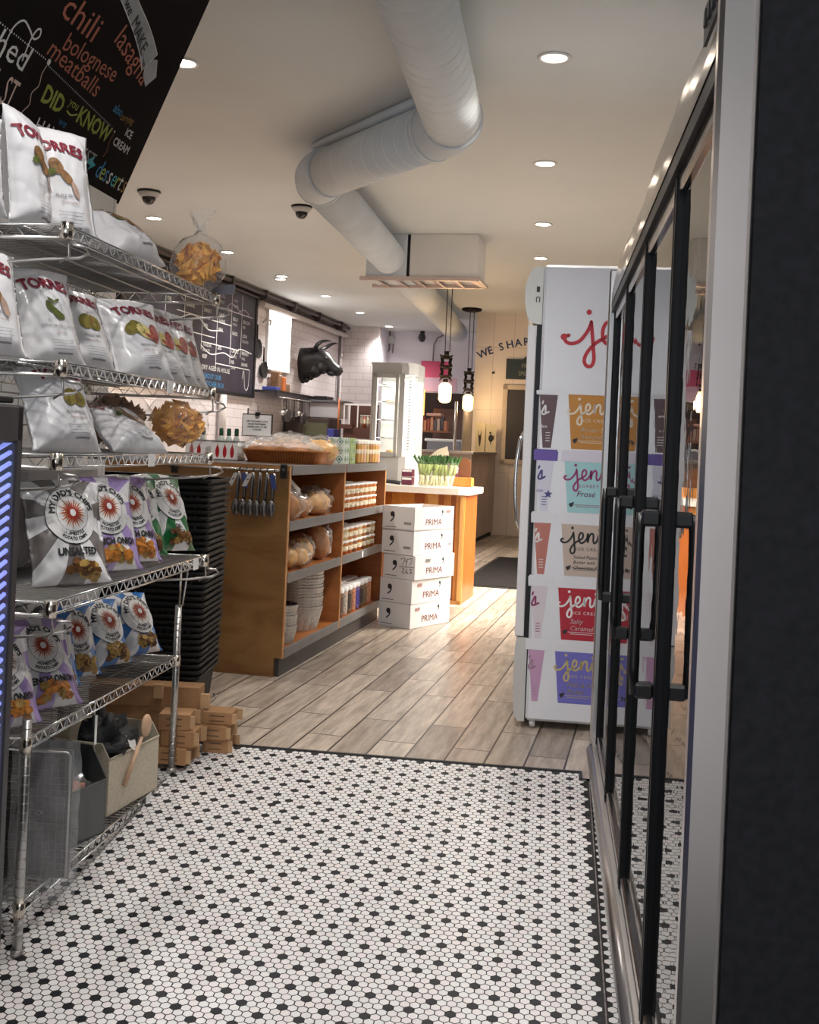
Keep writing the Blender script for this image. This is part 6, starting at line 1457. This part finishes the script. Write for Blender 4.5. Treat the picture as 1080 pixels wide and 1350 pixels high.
# ================================================================ LEFT WALL OF THE SHOP (u = -5.3)
WL = -5.297
def wl(d=0.0): return lambda v, z: Vector((WL+d, v, z))
def wobj(m, name, mats, label, cat, group=None):
    o = m.build(name, mats); o.rotation_euler = (0, 0, -TR); return tag(o, label, cat, group)
t = thing('menu_board', 'tall black menu chalkboard ruled with white columns on the tiled left wall', 'chalkboard', 'R', (-5.3, 12.1, 1.8)); off = (5.3, -12.1, -1.8)
m = MB(off); m.box(-5.298, -5.255, 10.2, 13.97, 1.80, 3.12, 0, c=0.004); m.build('board', mat('menu_black', (0.025, 0.022, 0.035), 0.45, nscale=4, namt=0.3), t)
m = MB(off)
for (a, b, c, d) in ((10.17, 14.0, 1.77, 1.81), (10.17, 14.0, 3.11, 3.14), (13.94, 14.0, 1.77, 3.14), (10.17, 10.21, 1.77, 3.14)): m.box(-5.298, -5.245, a, b, c, d)
m.build('frame', M['black'], t)
m = MB(off); fn = lambda v, z: Vector((-5.2535, v, z)); rq = random.Random(9)
cols = [11.2, 11.7, 12.2, 12.65, 13.1, 13.45, 13.85]
for i, v in enumerate(cols[:-1]): m.quad(fn, v, 2.05+0.1*(i % 3), v+0.012, 3.05)
for (a, b, z) in ((11.2, 12.6, 2.42), (12.2, 13.4, 2.34), (11.2, 13.85, 2.80), (12.65, 13.8, 2.12), (11.5, 13.1, 2.62)): m.quad(fn, a, z, b, z+0.01)
W_ = ['CHUCK', 'RIB', 'SIRLOIN', 'LOIN', 'BRISKET', 'SHANK', 'PLATE', 'FLANK', 'ROUND', 'SHORT', 'RIBS', 'TENDER', 'BEEF', 'PORK', 'LAMB', 'VEAL', 'LEG', 'HAM', 'BELLY', 'RACK']
wi = 0
for i, v in enumerate(cols[:-1]):
    for z in (2.93, 2.70, 2.52, 2.30, 2.16):
        if rq.random() < 0.85:
            m.text(fn, W_[wi % len(W_)], v+0.05, z, 0.060, 1 if z > 2.85 else 0, 0.03, 'LEFT', 1.15); wi += 1
            if rq.random() < 0.6: m.text(fn, W_[(wi*7) % len(W_)], v+0.05, z-0.065, 0.05, 0, 0.01, 'LEFT', 1.2)
m.stroke(fn, [(11.6, 2.55), (11.9, 2.62), (12.2, 2.58), (12.4, 2.50), (12.8, 2.53)], 0.012, 0); m.stroke(fn, [(12.2, 2.30), (12.5, 2.22), (12.9, 2.27), (13.2, 2.24), (13.4, 2.36), (13.85, 2.34)], 0.012, 0)
m.stroke(fn, [(12.95, 2.84), (13.1, 2.90), (13.3, 2.86), (13.5, 2.80), (13.7, 2.83), (13.5, 2.87), (13.25, 2.80), (12.95, 2.84)], 0.012, 1)
m.text(fn, 'DRY AGED IN HOUSE', 12.25, 2.03, 0.075, 0, 0.02, 'LEFT', 1.2); m.text(fn, 'ASK ABOUT OUR', 12.1, 1.93, 0.08, 2, 0.02, 'LEFT', 1.2); m.text(fn, 'BUTCHER BOX', 12.3, 1.84, 0.08, 2, 0.02, 'LEFT', 1.2)
m.stroke(fn, [(13.55, 2.0), (13.6, 2.10), (13.65, 1.90), (13.72, 1.86), (13.78, 1.92), (13.8, 2.12)], 0.01, 0)
m.build('chalk_lettering', [ck['w'], pm('chalk_violet', (0.38, 0.30, 0.50)), pm('chalk_azure', (0.10, 0.38, 0.70))], t)
# bright light box
t = thing('light_box', 'bright white glowing panel high on the tiled left wall', 'light box', 'R', (-5.3, 14.95, 2.2)); off = (5.3, -14.95, -2.2)
m = MB(off); m.box(-5.298, -5.26, 14.47, 15.43, 2.19, 3.04); m.build('frame', M['white'], t)
m = MB(off); m.quad(lambda v, z: Vector((-5.2585, v, z)), 14.49, 2.21, 15.41, 3.02); m.build('lit_panel', emit_mat('panel_glow', (1.0, 0.96, 0.94), 2.6), t)
# pans on hooks
for (v, z, r, lb) in ((13.98+0.10, 2.43, 0.115, 'upper black pan hanging half behind the menu board edge'), (14.36, 2.17, 0.10, 'lower black skillet hanging beside the glowing panel')):
    t = thing('frying_pan', lb, 'pan', 'R', (-5.28, v, z), 0, 'pans hanging on the tiled wall')
    m = MB(); m.lathe([(r*0.85, 0.0), (r, 0.035), (r*0.97, 0.035), (r*0.82, 0.006)], 24)
    o = m.build('pan_body', M['black_matte'], t); o.rotation_euler = (0, math.radians(90), 0); o.scale = (1.15, 1.25, 1)
    m = MB(); m.tube([(0.01, 0, r*1.1), (0.01, 0, r*1.1+0.19)], 0.011, 8, rad=[0.013, 0.009]); m.tube([(0.01, 0.0, r*1.1+0.19), (-0.01, 0, r*1.1+0.21)], 0.004, 6); m.build('handle', M['black_matte'], t)
m = MB(); m.tube([(-5.28+0.0, 14.30, 2.80), (-5.24, 14.33, 2.86), (-5.2, 14.38, 2.84), (-5.22, 14.42, 2.78)], 0.014, 8); wobj(m, 'wall_bracket', M['steel_dull'], 'small curved metal bracket on the wall right of the menu board', 'bracket')
# pipes under the ceiling along the wall
t = thing('ceiling_pipes', 'bundle of dark and painted pipes running along the top of the left wall', 'pipe', 'R', (-5.2, 12.0, 3.12)); off = (5.2, -12.0, -3.12)
for (u, z, r, mm) in ((-5.24, 3.165, 0.022, 'pipe_dark'), (-5.17, 3.15, 0.028, 'pipe_dark'), (-5.24, 3.10, 0.020, 'pipe_dark'), (-5.22, 3.03, 0.040, 'pipe_pale')):
    v0_ = 6.0 if mm == 'pipe_dark' else 14.1
    m = MB(off); m.tube([(u, v0_, z), (u, 18.15, z)], r, 10); m.build('pipe', mat('pipe_dark', (0.075, 0.055, 0.05), 0.5) if mm == 'pipe_dark' else mat('pipe_pale', (0.60, 0.55, 0.54), 0.5), t)
m = MB(off)
for k in range(9): v = 8.0+k*1.2; m.box(-5.28, -5.13, v, v+0.04, 3.07, 3.20); 
m.split_build('clamp', mat('clamp_dark', (0.06, 0.05, 0.05), 0.5), t)
m = MB(); m.tube([(-5.26, 17.95, 1.0), (-5.26, 17.95, 3.15)], 0.025, 8); wobj(m, 'vertical_pipe', mat('pipe_grey', (0.22, 0.20, 0.20), 0.5), 'thin upright pipe near the inner tiled corner', 'pipe')
m = MB(); m.tube([(-5.24, 12.9, 1.21), (-5.24, 12.9, 1.76)], 0.05, 12); wobj(m, 'upright_pipe', MATS['pipe_pale'], 'pale upright pipe on the tiles under the menu board', 'pipe')

# ---- bull head
bl = thing('bull_head', 'black sculpted bull head with curved horns mounted on the tiled left wall', 'sculpture', 'R', (-5.3, 16.05, 2.40))
bull_m = mat('bull_black', (0.022, 0.020, 0.022), 0.38, nscale=9, namt=0.3, bump=0.35, bscale=16)
m = MB()       # neck and head in one: sections along the profile, local x out of the wall, z up
secs = [(-0.0, -0.02, 0.245, 0.17, 0), (0.08, -0.01, 0.24, 0.165, 0), (0.16, 0.02, 0.215, 0.15, 0), (0.24, 0.055, 0.185, 0.135, 0.15), (0.31, 0.075, 0.150, 0.125, 0.35), (0.37, 0.055, 0.135, 0.118, 0.5), (0.43, 0.015, 0.115, 0.10, 0.65), (0.48, -0.03, 0.098, 0.088, 0.7), (0.53, -0.07, 0.090, 0.084, 0.7), (0.575, -0.105, 0.090, 0.088, 0.65), (0.61, -0.125, 0.082, 0.082, 0.6), (0.63, -0.135, 0.05, 0.055, 0.6)]
rings = []
for (x, z, h, w, a) in secs:
    ring = []
    for k in range(24):
        q = 2*PI*k/24; dz = h*math.sin(q); dy = w*math.cos(q)*(1.0 if math.sin(q) > 0 else 0.86)
        p = Vector((x-dz*math.sin(a)*-1.0*0.75, dy, z+dz*math.cos(a)))
        p += Vector((0, 0, 0.012*noise.noise(p*9)))
        ring.append(m.pt(p))
    rings.append(ring)
for A, B in zip(rings, rings[1:]):
    for k in range(24): m.face([A[k], A[(k+1) % 24], B[(k+1) % 24], B[k]], 0, True)
m.face(rings[0][::-1]); m.face(rings[-1])
for s in (-1, 1):
    m.blob((0.40, s*0.095, 0.075), (0.035, 0.025, 0.022), n=12, k=8); m.blob((0.625, s*0.045, -0.105), (0.026, 0.028, 0.026), n=12, k=8)
for (x, z) in ((0.10, -0.25), (0.17, -0.21), (0.05, -0.26)): m.blob((x, 0, z), (0.045, 0.05, 0.045), n=12, k=8, amp=0.2)
m.blob((0.50, 0, -0.14), (0.09, 0.06, 0.05), n=14, k=8); m.blob((0.34, 0, -0.04), (0.13, 0.10, 0.12), n=18, k=12); m.blob((0.22, 0, -0.10), (0.12, 0.11, 0.12), n=18, k=12)
m.build('head', bull_m, bl)
for s in (-1, 1):
    h = MB(); pts = [(0.27, s*0.08, 0.20), (0.275, s*0.16, 0.225), (0.32, s*0.225, 0.265), (0.39, s*0.235, 0.31), (0.46, s*0.20, 0.325), (0.52, s*0.15, 0.322)]
    h.tube(pts, 0.03, 14, rad=[0.038, 0.035, 0.031, 0.024, 0.015, 0.004]); h.build('horn', bull_m, bl)
    e = MB(); e.blob((0.20, s*0.19, 0.185), (0.038, 0.085, 0.032), n=14, k=8); e.build('ear', bull_m, bl)

# ---- utensil rack, range and kit along the left wall
t = thing('utensil_rack', 'dark wall rack with pots and ladles hanging below it', 'rack', 'R', (-5.1, 15.2, 1.88)); off = (5.1, -15.2, -1.88)
m = MB(off); m.box(-5.29, -4.95, 14.05, 16.45, 1.86, 1.89); m.box(-4.97, -4.95, 14.05, 16.45, 1.80, 1.89); m.build('shelf', mat('rack_dark', (0.06, 0.055, 0.06), 0.35, 0.5), t)
m = MB(off); m.tube([(-4.93, 14.1, 1.80), (-4.93, 16.4, 1.80)], 0.010, 8); m.build('rail', M['steel_dull'], t)
ru = random.Random(4)
kinds = ['ladle', 'small pot', 'whisk', 'spatula']
for k in range(13):
    v = 14.2+k*0.17; kd = k % 4
    t = thing(('ladle', 'sauce_pot', 'whisk', 'spatula')[kd], '%s utensil from the left on the wall rack rail: a %s' % ((ORD+['thirteenth'])[k], kinds[kd]), 'utensil', 'R', (-4.93, v, 1.79), 0, 'utensils hanging on the wall rack')
    mm = (M['steel_dull'], mat('pot_dark', (0.07, 0.06, 0.06), 0.35, 0.7), M['steel'], M['black'])[kd]; L = ru.uniform(0.14, 0.22)
    m = MB(); m.tube([(0, 0, 0.012), (0.004, 0, -0.03), (0.004, 0.01, -L)], 0.006, 6); m.build('handle', mm, t)
    m = MB()
    if kd == 0: m.blob((0.01, 0.01, -L-0.035), (0.04, 0.045, 0.035), n=14, k=8)
    elif kd == 1: m.tube([(-0.03, 0.01, -L-0.07), (0.05, 0.01, -L-0.07)], 0.085, 20)
    elif kd == 2:
        for a in range(5): c, s = math.cos(a*PI/5), math.sin(a*PI/5); m.tube([(0, 0.01, -L), (0.035*c, 0.01+0.035*s, -L-0.07), (0, 0.01, -L-0.12), (-0.035*c, 0.01-0.035*s, -L-0.07), (0, 0.01, -L)], 0.002, 4)
    else: m.box(0.0, 0.006, -0.03, 0.05, -L-0.12, -L)
    m.build('head', mm, t)
def sbox(name, lb, cat, u0_, u1_, v0_, v1_, z0_, z1_, mm, extra=None):
    t = thing(name, lb, cat, 'R', ((u0_+u1_)/2, (v0_+v1_)/2, z0_)); off = (-(u0_+u1_)/2, -(v0_+v1_)/2, -z0_)
    m = MB(off); m.box(u0_, u1_, v0_, v1_, z0_, z1_, c=0.008); m.build('body', mm, t)
    if extra: extra(t, off)
    return t
brn = mat('wood_brown', (0.24, 0.13, 0.07), 0.5, nscale=10, namt=0.2); oran = mat('box_orange', (0.58, 0.17, 0.05), 0.5)
def cutout(t, off): m = MB(off); m.quad(lambda v, z: Vector((-5.128, v, z)), 14.63, 2.11, 14.71, 2.13); m.build('slot', M['white'], t)
sbox('wooden_crate', 'brown slotted box standing on the wall rack', 'box', -5.25, -5.13, 14.60, 14.74, 1.89, 2.17, brn, cutout)
sbox('paper_file', 'orange upright box on the wall rack beside the brown one', 'box', -5.22, -5.12, 14.80, 14.90, 1.89, 2.11, oran)
sbox('wooden_caddy', 'low wooden caddy on the wall rack right of the orange box', 'box', -5.25, -5.13, 14.92, 15.10, 1.89, 2.02, brn)
sbox('small_tub', 'small blue tub at the left end of the wall rack', 'tub', -5.2, -5.0, 14.15, 14.32, 1.89, 1.94, mat('tub_blue', (0.05, 0.07, 0.30), 0.4))
# bench below the rack with dark kit
m = MB(); m.box(-5.29, -4.45, 12.6, 18.0, 0.0, 1.20); wobj(m, 'kitchen_bench', M['steel_dull'], 'steel bench along the left wall behind the counter', 'counter')
def oven_x(t, off):
    m = MB(off); m.box(-4.985, -4.975, 15.45, 16.1, 1.24, 1.40); m.build('opening', M['black_matte'], t)
sbox('pizza_oven', 'dark wooden-framed oven opening below the steel hood box', 'oven', -5.25, -4.60, 15.30, 15.95, 1.20, 1.57, mat('oven_brown', (0.05, 0.032, 0.025), 0.5))
m = MB(); m.box(-4.98, -4.62, 15.29, 15.298, 1.25, 1.50); wobj(m, 'oven_window', mat('oven_olive', (0.10, 0.095, 0.055), 0.5), 'olive tinted window on the front of the dark oven', 'oven window')
def cab_lid(t, off): m = MB(off); m.box(-5.16, -4.44, 15.45, 16.0, 1.80, 1.835, c=0.005); m.build('lid', mat('lid_dark', (0.16, 0.16, 0.17), 0.35, 0.5), t)
t = sbox('steel_cabinet', 'light steel box under the bull head on the kitchen bench', 'cabinet', -5.12, -4.52, 15.50, 15.98, 1.58, 1.80, mat('cab_light', (0.56, 0.54, 0.57), 0.35, 0.3), cab_lid)
sbox('black_case', 'black low case lying on the dark lid below the bull head', 'case', -4.92, -4.72, 15.55, 15.9, 1.836, 1.895, M['black'])
m = MB(); m.tube([(-4.50, 15.44, 1.40), (-4.50, 15.44, 1.86)], 0.012, 8); wobj(m, 'orange_pole', oran, 'thin orange upright beside the light steel box', 'pole')
sbox('blue_tub', 'deep blue tub beyond the bagged loaves', 'tub', -4.50, -4.40, 14.9, 15.15, 1.20, 1.42, mat('tub_navy', (0.03, 0.04, 0.24), 0.35))
# shelf with jars near the display case
t = thing('jar_shelf', 'dark shelf unit with pale posts and tall jars left of the display case', 'shelf', 'R', (-4.23, 15.6, 1.2)); off = (4.23, -15.6, -1.2)
m = MB(off); m.box(-4.44, -4.00, 15.5, 15.8, 1.30, 1.46); m.box(-4.44, -4.0, 15.78, 15.8, 1.46, 1.80); m.box(-4.50, -4.30, 15.45, 15.6, 1.44, 1.50); m.build('cabinet', mat('shelf_brown', (0.10, 0.04, 0.03), 0.5), t)
m = MB(off)
for x in (-4.44, -4.36, -4.24): m.box(x, x+0.018, 15.49, 15.50, 1.46, 1.80)
m.box(-4.44, -4.0, 15.49, 15.5, 1.775, 1.80); m.build('post', M['white'], t)
jc = [(0.55, 0.45, 0.36), (0.45, 0.09, 0.05), (0.50, 0.47, 0.40), (0.40, 0.12, 0.07), (0.60, 0.56, 0.50)]
for k in range(5):
    t = thing('tall_jar', '%s tall jar from the left on the dark shelf beside the display case' % ORD[k], 'jar', 'R', (-4.205+0.048*k, 15.62, 1.46), 0, 'tall jars on the dark shelf')
    m = MB(); m.tube([(0, 0, 0), (0, 0, 0.16)], 0.021, 12); m.build('jar', mat('talljar_%d' % k, jc[k], 0.3), t)
    m = MB(); m.tube([(0, 0, 0.16), (0, 0, 0.185)], 0.022, 12); m.build('lid', M['white'], t)
    m = MB(); m.lathe([(0.0215, 0.06), (0.0215, 0.13)], 12, cap=False); m.build('paper_label', MATS['tub_label'], t)
# hanging lamp-like glass vase and cap on the counter behind the bottles
sbox('white_cup', 'small white topped cup standing behind the green capped bottles', 'cup', -3.20, -3.13, 7.3, 7.37, 1.106, 1.32, M['white'])

# ================================================================ FAR RECESS: wall kit
def kit(name, lb, cat, u, v, z): return thing(name, lb, cat, 'R', (u, v, z))
t = kit('junction_box', 'white junction box with grey conduits on the lavender far wall', 'electrical box', -4.62, 18.95, 2.98)
m = MB(); m.box(-0.055, 0.055, -0.07, 0, 0, 0.14, c=0.01); m.build('box_body', mat('jb_white', (0.66, 0.68, 0.72), 0.4), t)
m = MB(); m.tube([(-0.03, -0.03, 0.14), (-0.04, -0.03, 0.24)], 0.012, 6); m.tube([(-0.03, -0.03, 0.0), (-0.03, -0.03, -0.10), (-0.10, -0.03, -0.22), (-0.22, -0.03, -0.30)], 0.012, 6); m.tube([(0.035, -0.03, 0.0), (0.03, -0.03, -0.16)], 0.010, 6); m.split_build('conduit', MATS['pipe_grey'], t)
m = MB(); m.tube([(-3.70, 18.90, 3.15), (-3.80, 18.90, 3.10), (-3.86, 18.90, 2.98), (-3.865, 18.90, 2.70)], 0.014, 6); wobj(m, 'bent_conduit', MATS['pipe_grey'], 'bent grey conduit running down the lavender far wall', 'pipe')
t = kit('pink_poster', 'pink poster sheet on the lavender far wall behind the pendant lamp', 'poster', -3.86, 18.94, 2.20)
m = MB(); m.box(-0.22, 0.28, -0.004, 0, 0.22, 0.50); m.build('sheet', mat('poster_pink', (0.78, 0.12, 0.24), 0.6), t)
m = MB(); m.box(-0.22, 0.42, -0.003, 0, -0.02, 0.22); m.build('sheet', mat('poster_pale', (0.78, 0.50, 0.62), 0.6), t, 'paler lower half')
# kitchen seen through the opening
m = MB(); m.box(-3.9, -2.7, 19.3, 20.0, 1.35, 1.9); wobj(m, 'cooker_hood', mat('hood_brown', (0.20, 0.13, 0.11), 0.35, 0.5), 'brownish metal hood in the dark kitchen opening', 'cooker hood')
t = kit('book_shelf', 'wooden shelf with books and orange boxes in the kitchen opening', 'shelf', -3.75, 18.6, 1.50)
m = MB(); m.box(-0.42, 0.28, -0.12, 0.16, -0.03, 0.0); m.build('board', wood_mat('kshelf', (0.24, 0.09, 0.04), (0.36, 0.15, 0.07), 5, (4, 1, 1), 0.5), t)
bc = [(0.55, 0.5, 0.5), (0.06, 0.05, 0.22), (0.5, 0.12, 0.06), (0.60, 0.24, 0.12), (0.35, 0.08, 0.05), (0.55, 0.25, 0.14), (0.12, 0.10, 0.12), (0.5, 0.35, 0.28), (0.08, 0.07, 0.08), (0.52, 0.2, 0.1)]
for k in range(10):
    m = MB(); w = 0.05; m.box(-w/2, w/2, -0.09, 0.09, 0, 0.17+0.03*((k*7) % 3), c=0.003); o = m.build('book', mat('book_%d' % k, bc[k], 0.5)); place(o, 'R', -4.05+k*0.058, 18.6, 1.50); tag(o, '%s book or packet from the left on the kitchen shelf' % ORD[k], 'book', 'books and packets on the kitchen shelf')
sbox('flat_carton', 'pinkish flat carton lying on top of the books', 'box', -3.86, -3.60, 18.5, 18.72, 1.745, 1.79, mat('carton_pink', (0.62, 0.34, 0.26), 0.5))
t = kit('amber_lamp', 'small glowing amber picture lamp at the edge of the kitchen opening', 'lamp', -4.02, 18.80, 1.78)
m = MB(); m.box(-0.06, 0.06, -0.01, 0.01, -0.02, 0.42); m.build('frame', mat('lamp_frame', (0.60, 0.28, 0.05), 0.4, emit=(1.0, 0.45, 0.10), estr=1.2), t)
m = MB(); m.box(-0.035, 0.03, -0.014, -0.010, 0.03, 0.36); m.build('picture', mat('lamp_pic', (0.10, 0.045, 0.02), 0.5), t)
t = kit('prep_machine', 'white-lidded grey machine on the kitchen bench in the opening', 'machine', -3.35, 17.6, 1.15)
m = MB(); m.box(-0.24, 0.30, -0.25, 0.25, 0, 0.16, c=0.01); m.build('body', mat('mach_grey', (0.22, 0.22, 0.26), 0.4), t)
m = MB(); m.box(-0.28, 0.24, -0.25, 0.25, 0.165, 0.21, c=0.01); m.build('lid', M['white'], t)
m = MB(); m.box(-4.3, -2.7, 16.6, 18.4, 0.0, 1.15); wobj(m, 'kitchen_island', M['steel_dull'], 'steel island in front of the kitchen opening', 'counter')

# ---- stainless service counter end with two framed prints, pole
t = thing('steel_counter', 'tall brown-tinted stainless counter panel at the end of the shop', 'counter', 'R', (-2.7, 15.0, 0.0)); off = (2.7, -15.0, 0)
m = MB(off); m.box(-3.3, -2.30, 13.95, 16.03, 0.06, 1.16, c=0.004); m.build('panel', mat('bronze_steel', (0.42, 0.33, 0.28), 0.30, 0.85, nscale=3, namt=0.2, bump=0.3, bscale=3), t)
m = MB(off); m.box(-3.32, -2.28, 13.93, 16.03, 1.16, 1.19); m.build('worktop', M['steel_dull'], t)
m = MB(off); m.box(-3.25, -2.32, 14.0, 16.0, 0, 0.06); m.build('plinth', M['black_matte'], t)
m = MB(); m.tube([(-2.72, 15.0, 1.19), (-2.72, 15.0, 1.86)], 0.020, 10); wobj(m, 'steel_pole', M['steel'], 'steel pole rising from the counter panel by the kitchen opening', 'pole')
for k, (u, lb) in enumerate(((-2.52, 'cream card with a black goat silhouette beside the far wall'), (-2.36, 'cream card with a black rooster silhouette beside the far wall'))):
    t = thing('animal_card', lb, 'picture', 'R', (u, 15.9, 1.19), 0.12*(1 if k else -1), 'animal silhouette cards on the steel counter')
    m = MB(); m.box(-0.07, 0.075, 0, 0.006, 0, 0.42 if k == 0 else 0.40); m.build('card', mat('card_cream', (0.60, 0.55, 0.40), 0.55), t)
    m = MB(); fn = plane((0, -0.001, 0), (1, 0, 0), (0, 0, 1))
    if k == 0: m.poly(fn, [(-0.025, 0.33), (-0.012, 0.24), (0.006, 0.24), (0.018, 0.33), (0.022, 0.20), (0.012, 0.10), (0.0, 0.07), (-0.012, 0.12), (-0.022, 0.21)])
    else:
        m.disc(fn, 0.0, 0.20, 0.035, 0, 14, 1, 0, 0.055); m.disc(fn, -0.01, 0.275, 0.016, 0, 10); m.poly(fn, [(0.02, 0.2), (0.05, 0.26), (0.04, 0.17)]); m.poly(fn, [(-0.01, 0.16), (0.006, 0.16), (0.002, 0.10), (-0.004, 0.10)])
    m.build('silhouette', M['ink'], t)
m = MB(); m.box(-2.66, -2.645, 15.2, 15.9, 1.18, 1.80); wobj(m, 'glass_guard', mat('guard_grey', (0.40, 0.36, 0.34), 0.35, 0.3), 'grey upright guard panel above the steel counter', 'panel')

# ---- stencilled wall lettering, sign and framed blackboard on the far wall
m = MB(); fn = lambda x, z: Vector((x, 16.036, z)); navy_s = mat('stencil_navy', (0.07, 0.10, 0.22), 0.6)
s = 'WE SHARPEN'; R_a = 2.0; cxa, cza = -1.66, 0.76; a = math.radians(118)
for ch in s:
    wch = {'W': 0.155, 'E': 0.110, ' ': 0.060, 'S': 0.110, 'H': 0.125, 'A': 0.125, 'R': 0.118, 'P': 0.11, 'N': 0.13}[ch]
    if ch != ' ': m.text(fn, ch, cxa+R_a*math.cos(a), cza+R_a*math.sin(a), 0.155, 0, 0.022, 'LEFT', 0.98, 0, a-PI/2-0.03)
    a -= (wch*0.98)/R_a
wobj(m, 'wall_lettering', navy_s, 'navy stencilled words arching across the cream far wall', 'lettering')
t = thing('specials_sign', 'black sign board with pale capitals and an arrow tip above the framed blackboard', 'sign', 'R', (-1.9, 16.04, 2.25))
m = MB(); m.box(-0.30, 0.35, -0.025, -0.002, 0, 0.29); m.prism([(-0.06, 0.29), (0.10, 0.29), (0.02, 0.37)], -0.025, -0.002, lambda a, b, q: (a, q, b)); m.build('board', mat('sign_green_black', (0.02, 0.035, 0.04), 0.5), t)
m = MB(); fn = plane((0, -0.026, 0), (1, 0, 0), (0, 0, 1)); m.text(fn, 'FRESH', 0.02, 0.165, 0.085, 0, 0.004, 'CENTER', 0.80); m.text(fn, 'SPECIALS', 0.02, 0.055, 0.085, 0, 0.004, 'CENTER', 0.80); m.build('sign_lettering', pm('sign_pale', (0.52, 0.54, 0.42)), t)
t = thing('framed_blackboard', 'blank blackboard in a pale weathered wooden frame on the far wall', 'blackboard', 'R', (-1.75, 16.04, 1.03))
m = MB(); m.box(-0.42, 0.42, -0.02, -0.003, 0.06, 1.08); m.build('board', mat('slate', (0.035, 0.033, 0.035), 0.5), t)
m = MB()
for (a, b, c, d) in ((-0.48, 0.48, 0, 0.07), (-0.48, 0.48, 1.07, 1.14), (-0.48, -0.41, 0, 1.14), (0.41, 0.48, 0, 1.14)): m.box(a, b, -0.035, -0.003, c, d, c=0.005)
m.build('frame', wood_mat('pale_frame', (0.42, 0.34, 0.26), (0.60, 0.52, 0.42), 6, (1, 1, 1), 0.6), t)
for (u, z) in ((-2.39, 2.30), (-2.32, 2.28)): pass
m = MB(); m.box(-2.40, -2.37, 16.02, 16.04, 2.32, 2.35); wobj(m, 'wall_sensor', M['black'], 'tiny black sensor under the stencilled words', 'sensor')

# ================================================================ PENDANT LAMPS
iron = mat('cast_iron', (0.010, 0.008, 0.007), 0.7, spec=0.2)
def pendant(x, y, zb, ztop, label):
    t = thing('pendant_lamp', label, 'pendant lamp', 'W', (x, y, zb), 0, 'industrial pendant lamps'); s = 1.0
    c = MB(); c.tube([(-0.02, 0, 0.58), (-0.02, 0, ztop-zb)], 0.006, 6); c.tube([(0.035, 0, 0.58), (0.035, 0, ztop-zb)], 0.006, 6); c.split_build('cable', M['black'], t)
    c = MB(); c.lathe([(0.14, 0), (0.14, -0.03), (0.09, -0.045)], 20, c=(0, 0, 3.2-zb)); c.build('canopy', iron, t)
    c = MB()      # pulley block: stacked insulator spools in a pronged cage
    for z in (0.34, 0.46): 
        for sx in (-1, 1): c.tube([(sx*0.055, 0, z-0.055), (sx*0.042, 0, z), (sx*0.055, 0, z+0.055)], 0.020, 10)
        c.tube([(-0.05, 0, z+0.052), (0.05, 0, z+0.052)], 0.018, 8); c.tube([(-0.05, 0, z-0.052), (0.05, 0, z-0.052)], 0.018, 8)
    for z in (0.29, 0.40, 0.52):
        for a in range(4): q = PI/4+a*PI/2; c.tube([(0.05*math.cos(q), 0.05*math.sin(q), z), (0.105*math.cos(q), 0.09*math.sin(q), z+0.02)], 0.012, 6, rad=[0.018, 0.005])
    for a in range(4): q = PI/4+a*PI/2; c.tube([(0.05*math.cos(q), 0.05*math.sin(q), 0.29), (0.10*math.cos(q), 0.08*math.sin(q), 0.24)], 0.012, 6, rad=[0.018, 0.005])
    c.tube([(0, 0, 0.53), (0, 0, 0.59)], 0.03, 10); c.build('pulley_block', iron, t)
    c = MB(); c.tube([(0.0, 0, 0.19), (0.0, 0, 0.26)], 0.030, 12); c.build('socket', iron, t)
    c = MB(); c.lathe([(0.030, 0.22), (0.055, 0.205), (0.074, 0.18), (0.074, 0.02), (0.055, -0.008), (0.025, -0.018), (0.005, -0.02)], 20); c.build('glass_bulb', emit_mat('amber_glow', (1.0, 0.60, 0.22), 4.5), t)
    l = bpy.data.lights.new('pendant_light', 'POINT'); l.energy = 11; l.color = (1.0, 0.66, 0.35); l.shadow_soft_size = 0.1
    o = bpy.data.objects.new('pendant_light', l); C.objects.link(o); o.parent = t; o.location = (0, -0.16, 0.08)
pendant(0.39, 13.2, 1.775, 3.2, 'nearer iron pulley pendant with a glowing amber bulb, hanging before the pink poster')
pendant(0.795, 15.8, 1.77, 3.2, 'farther iron pulley pendant with a glowing amber bulb, beside the cream far wall')
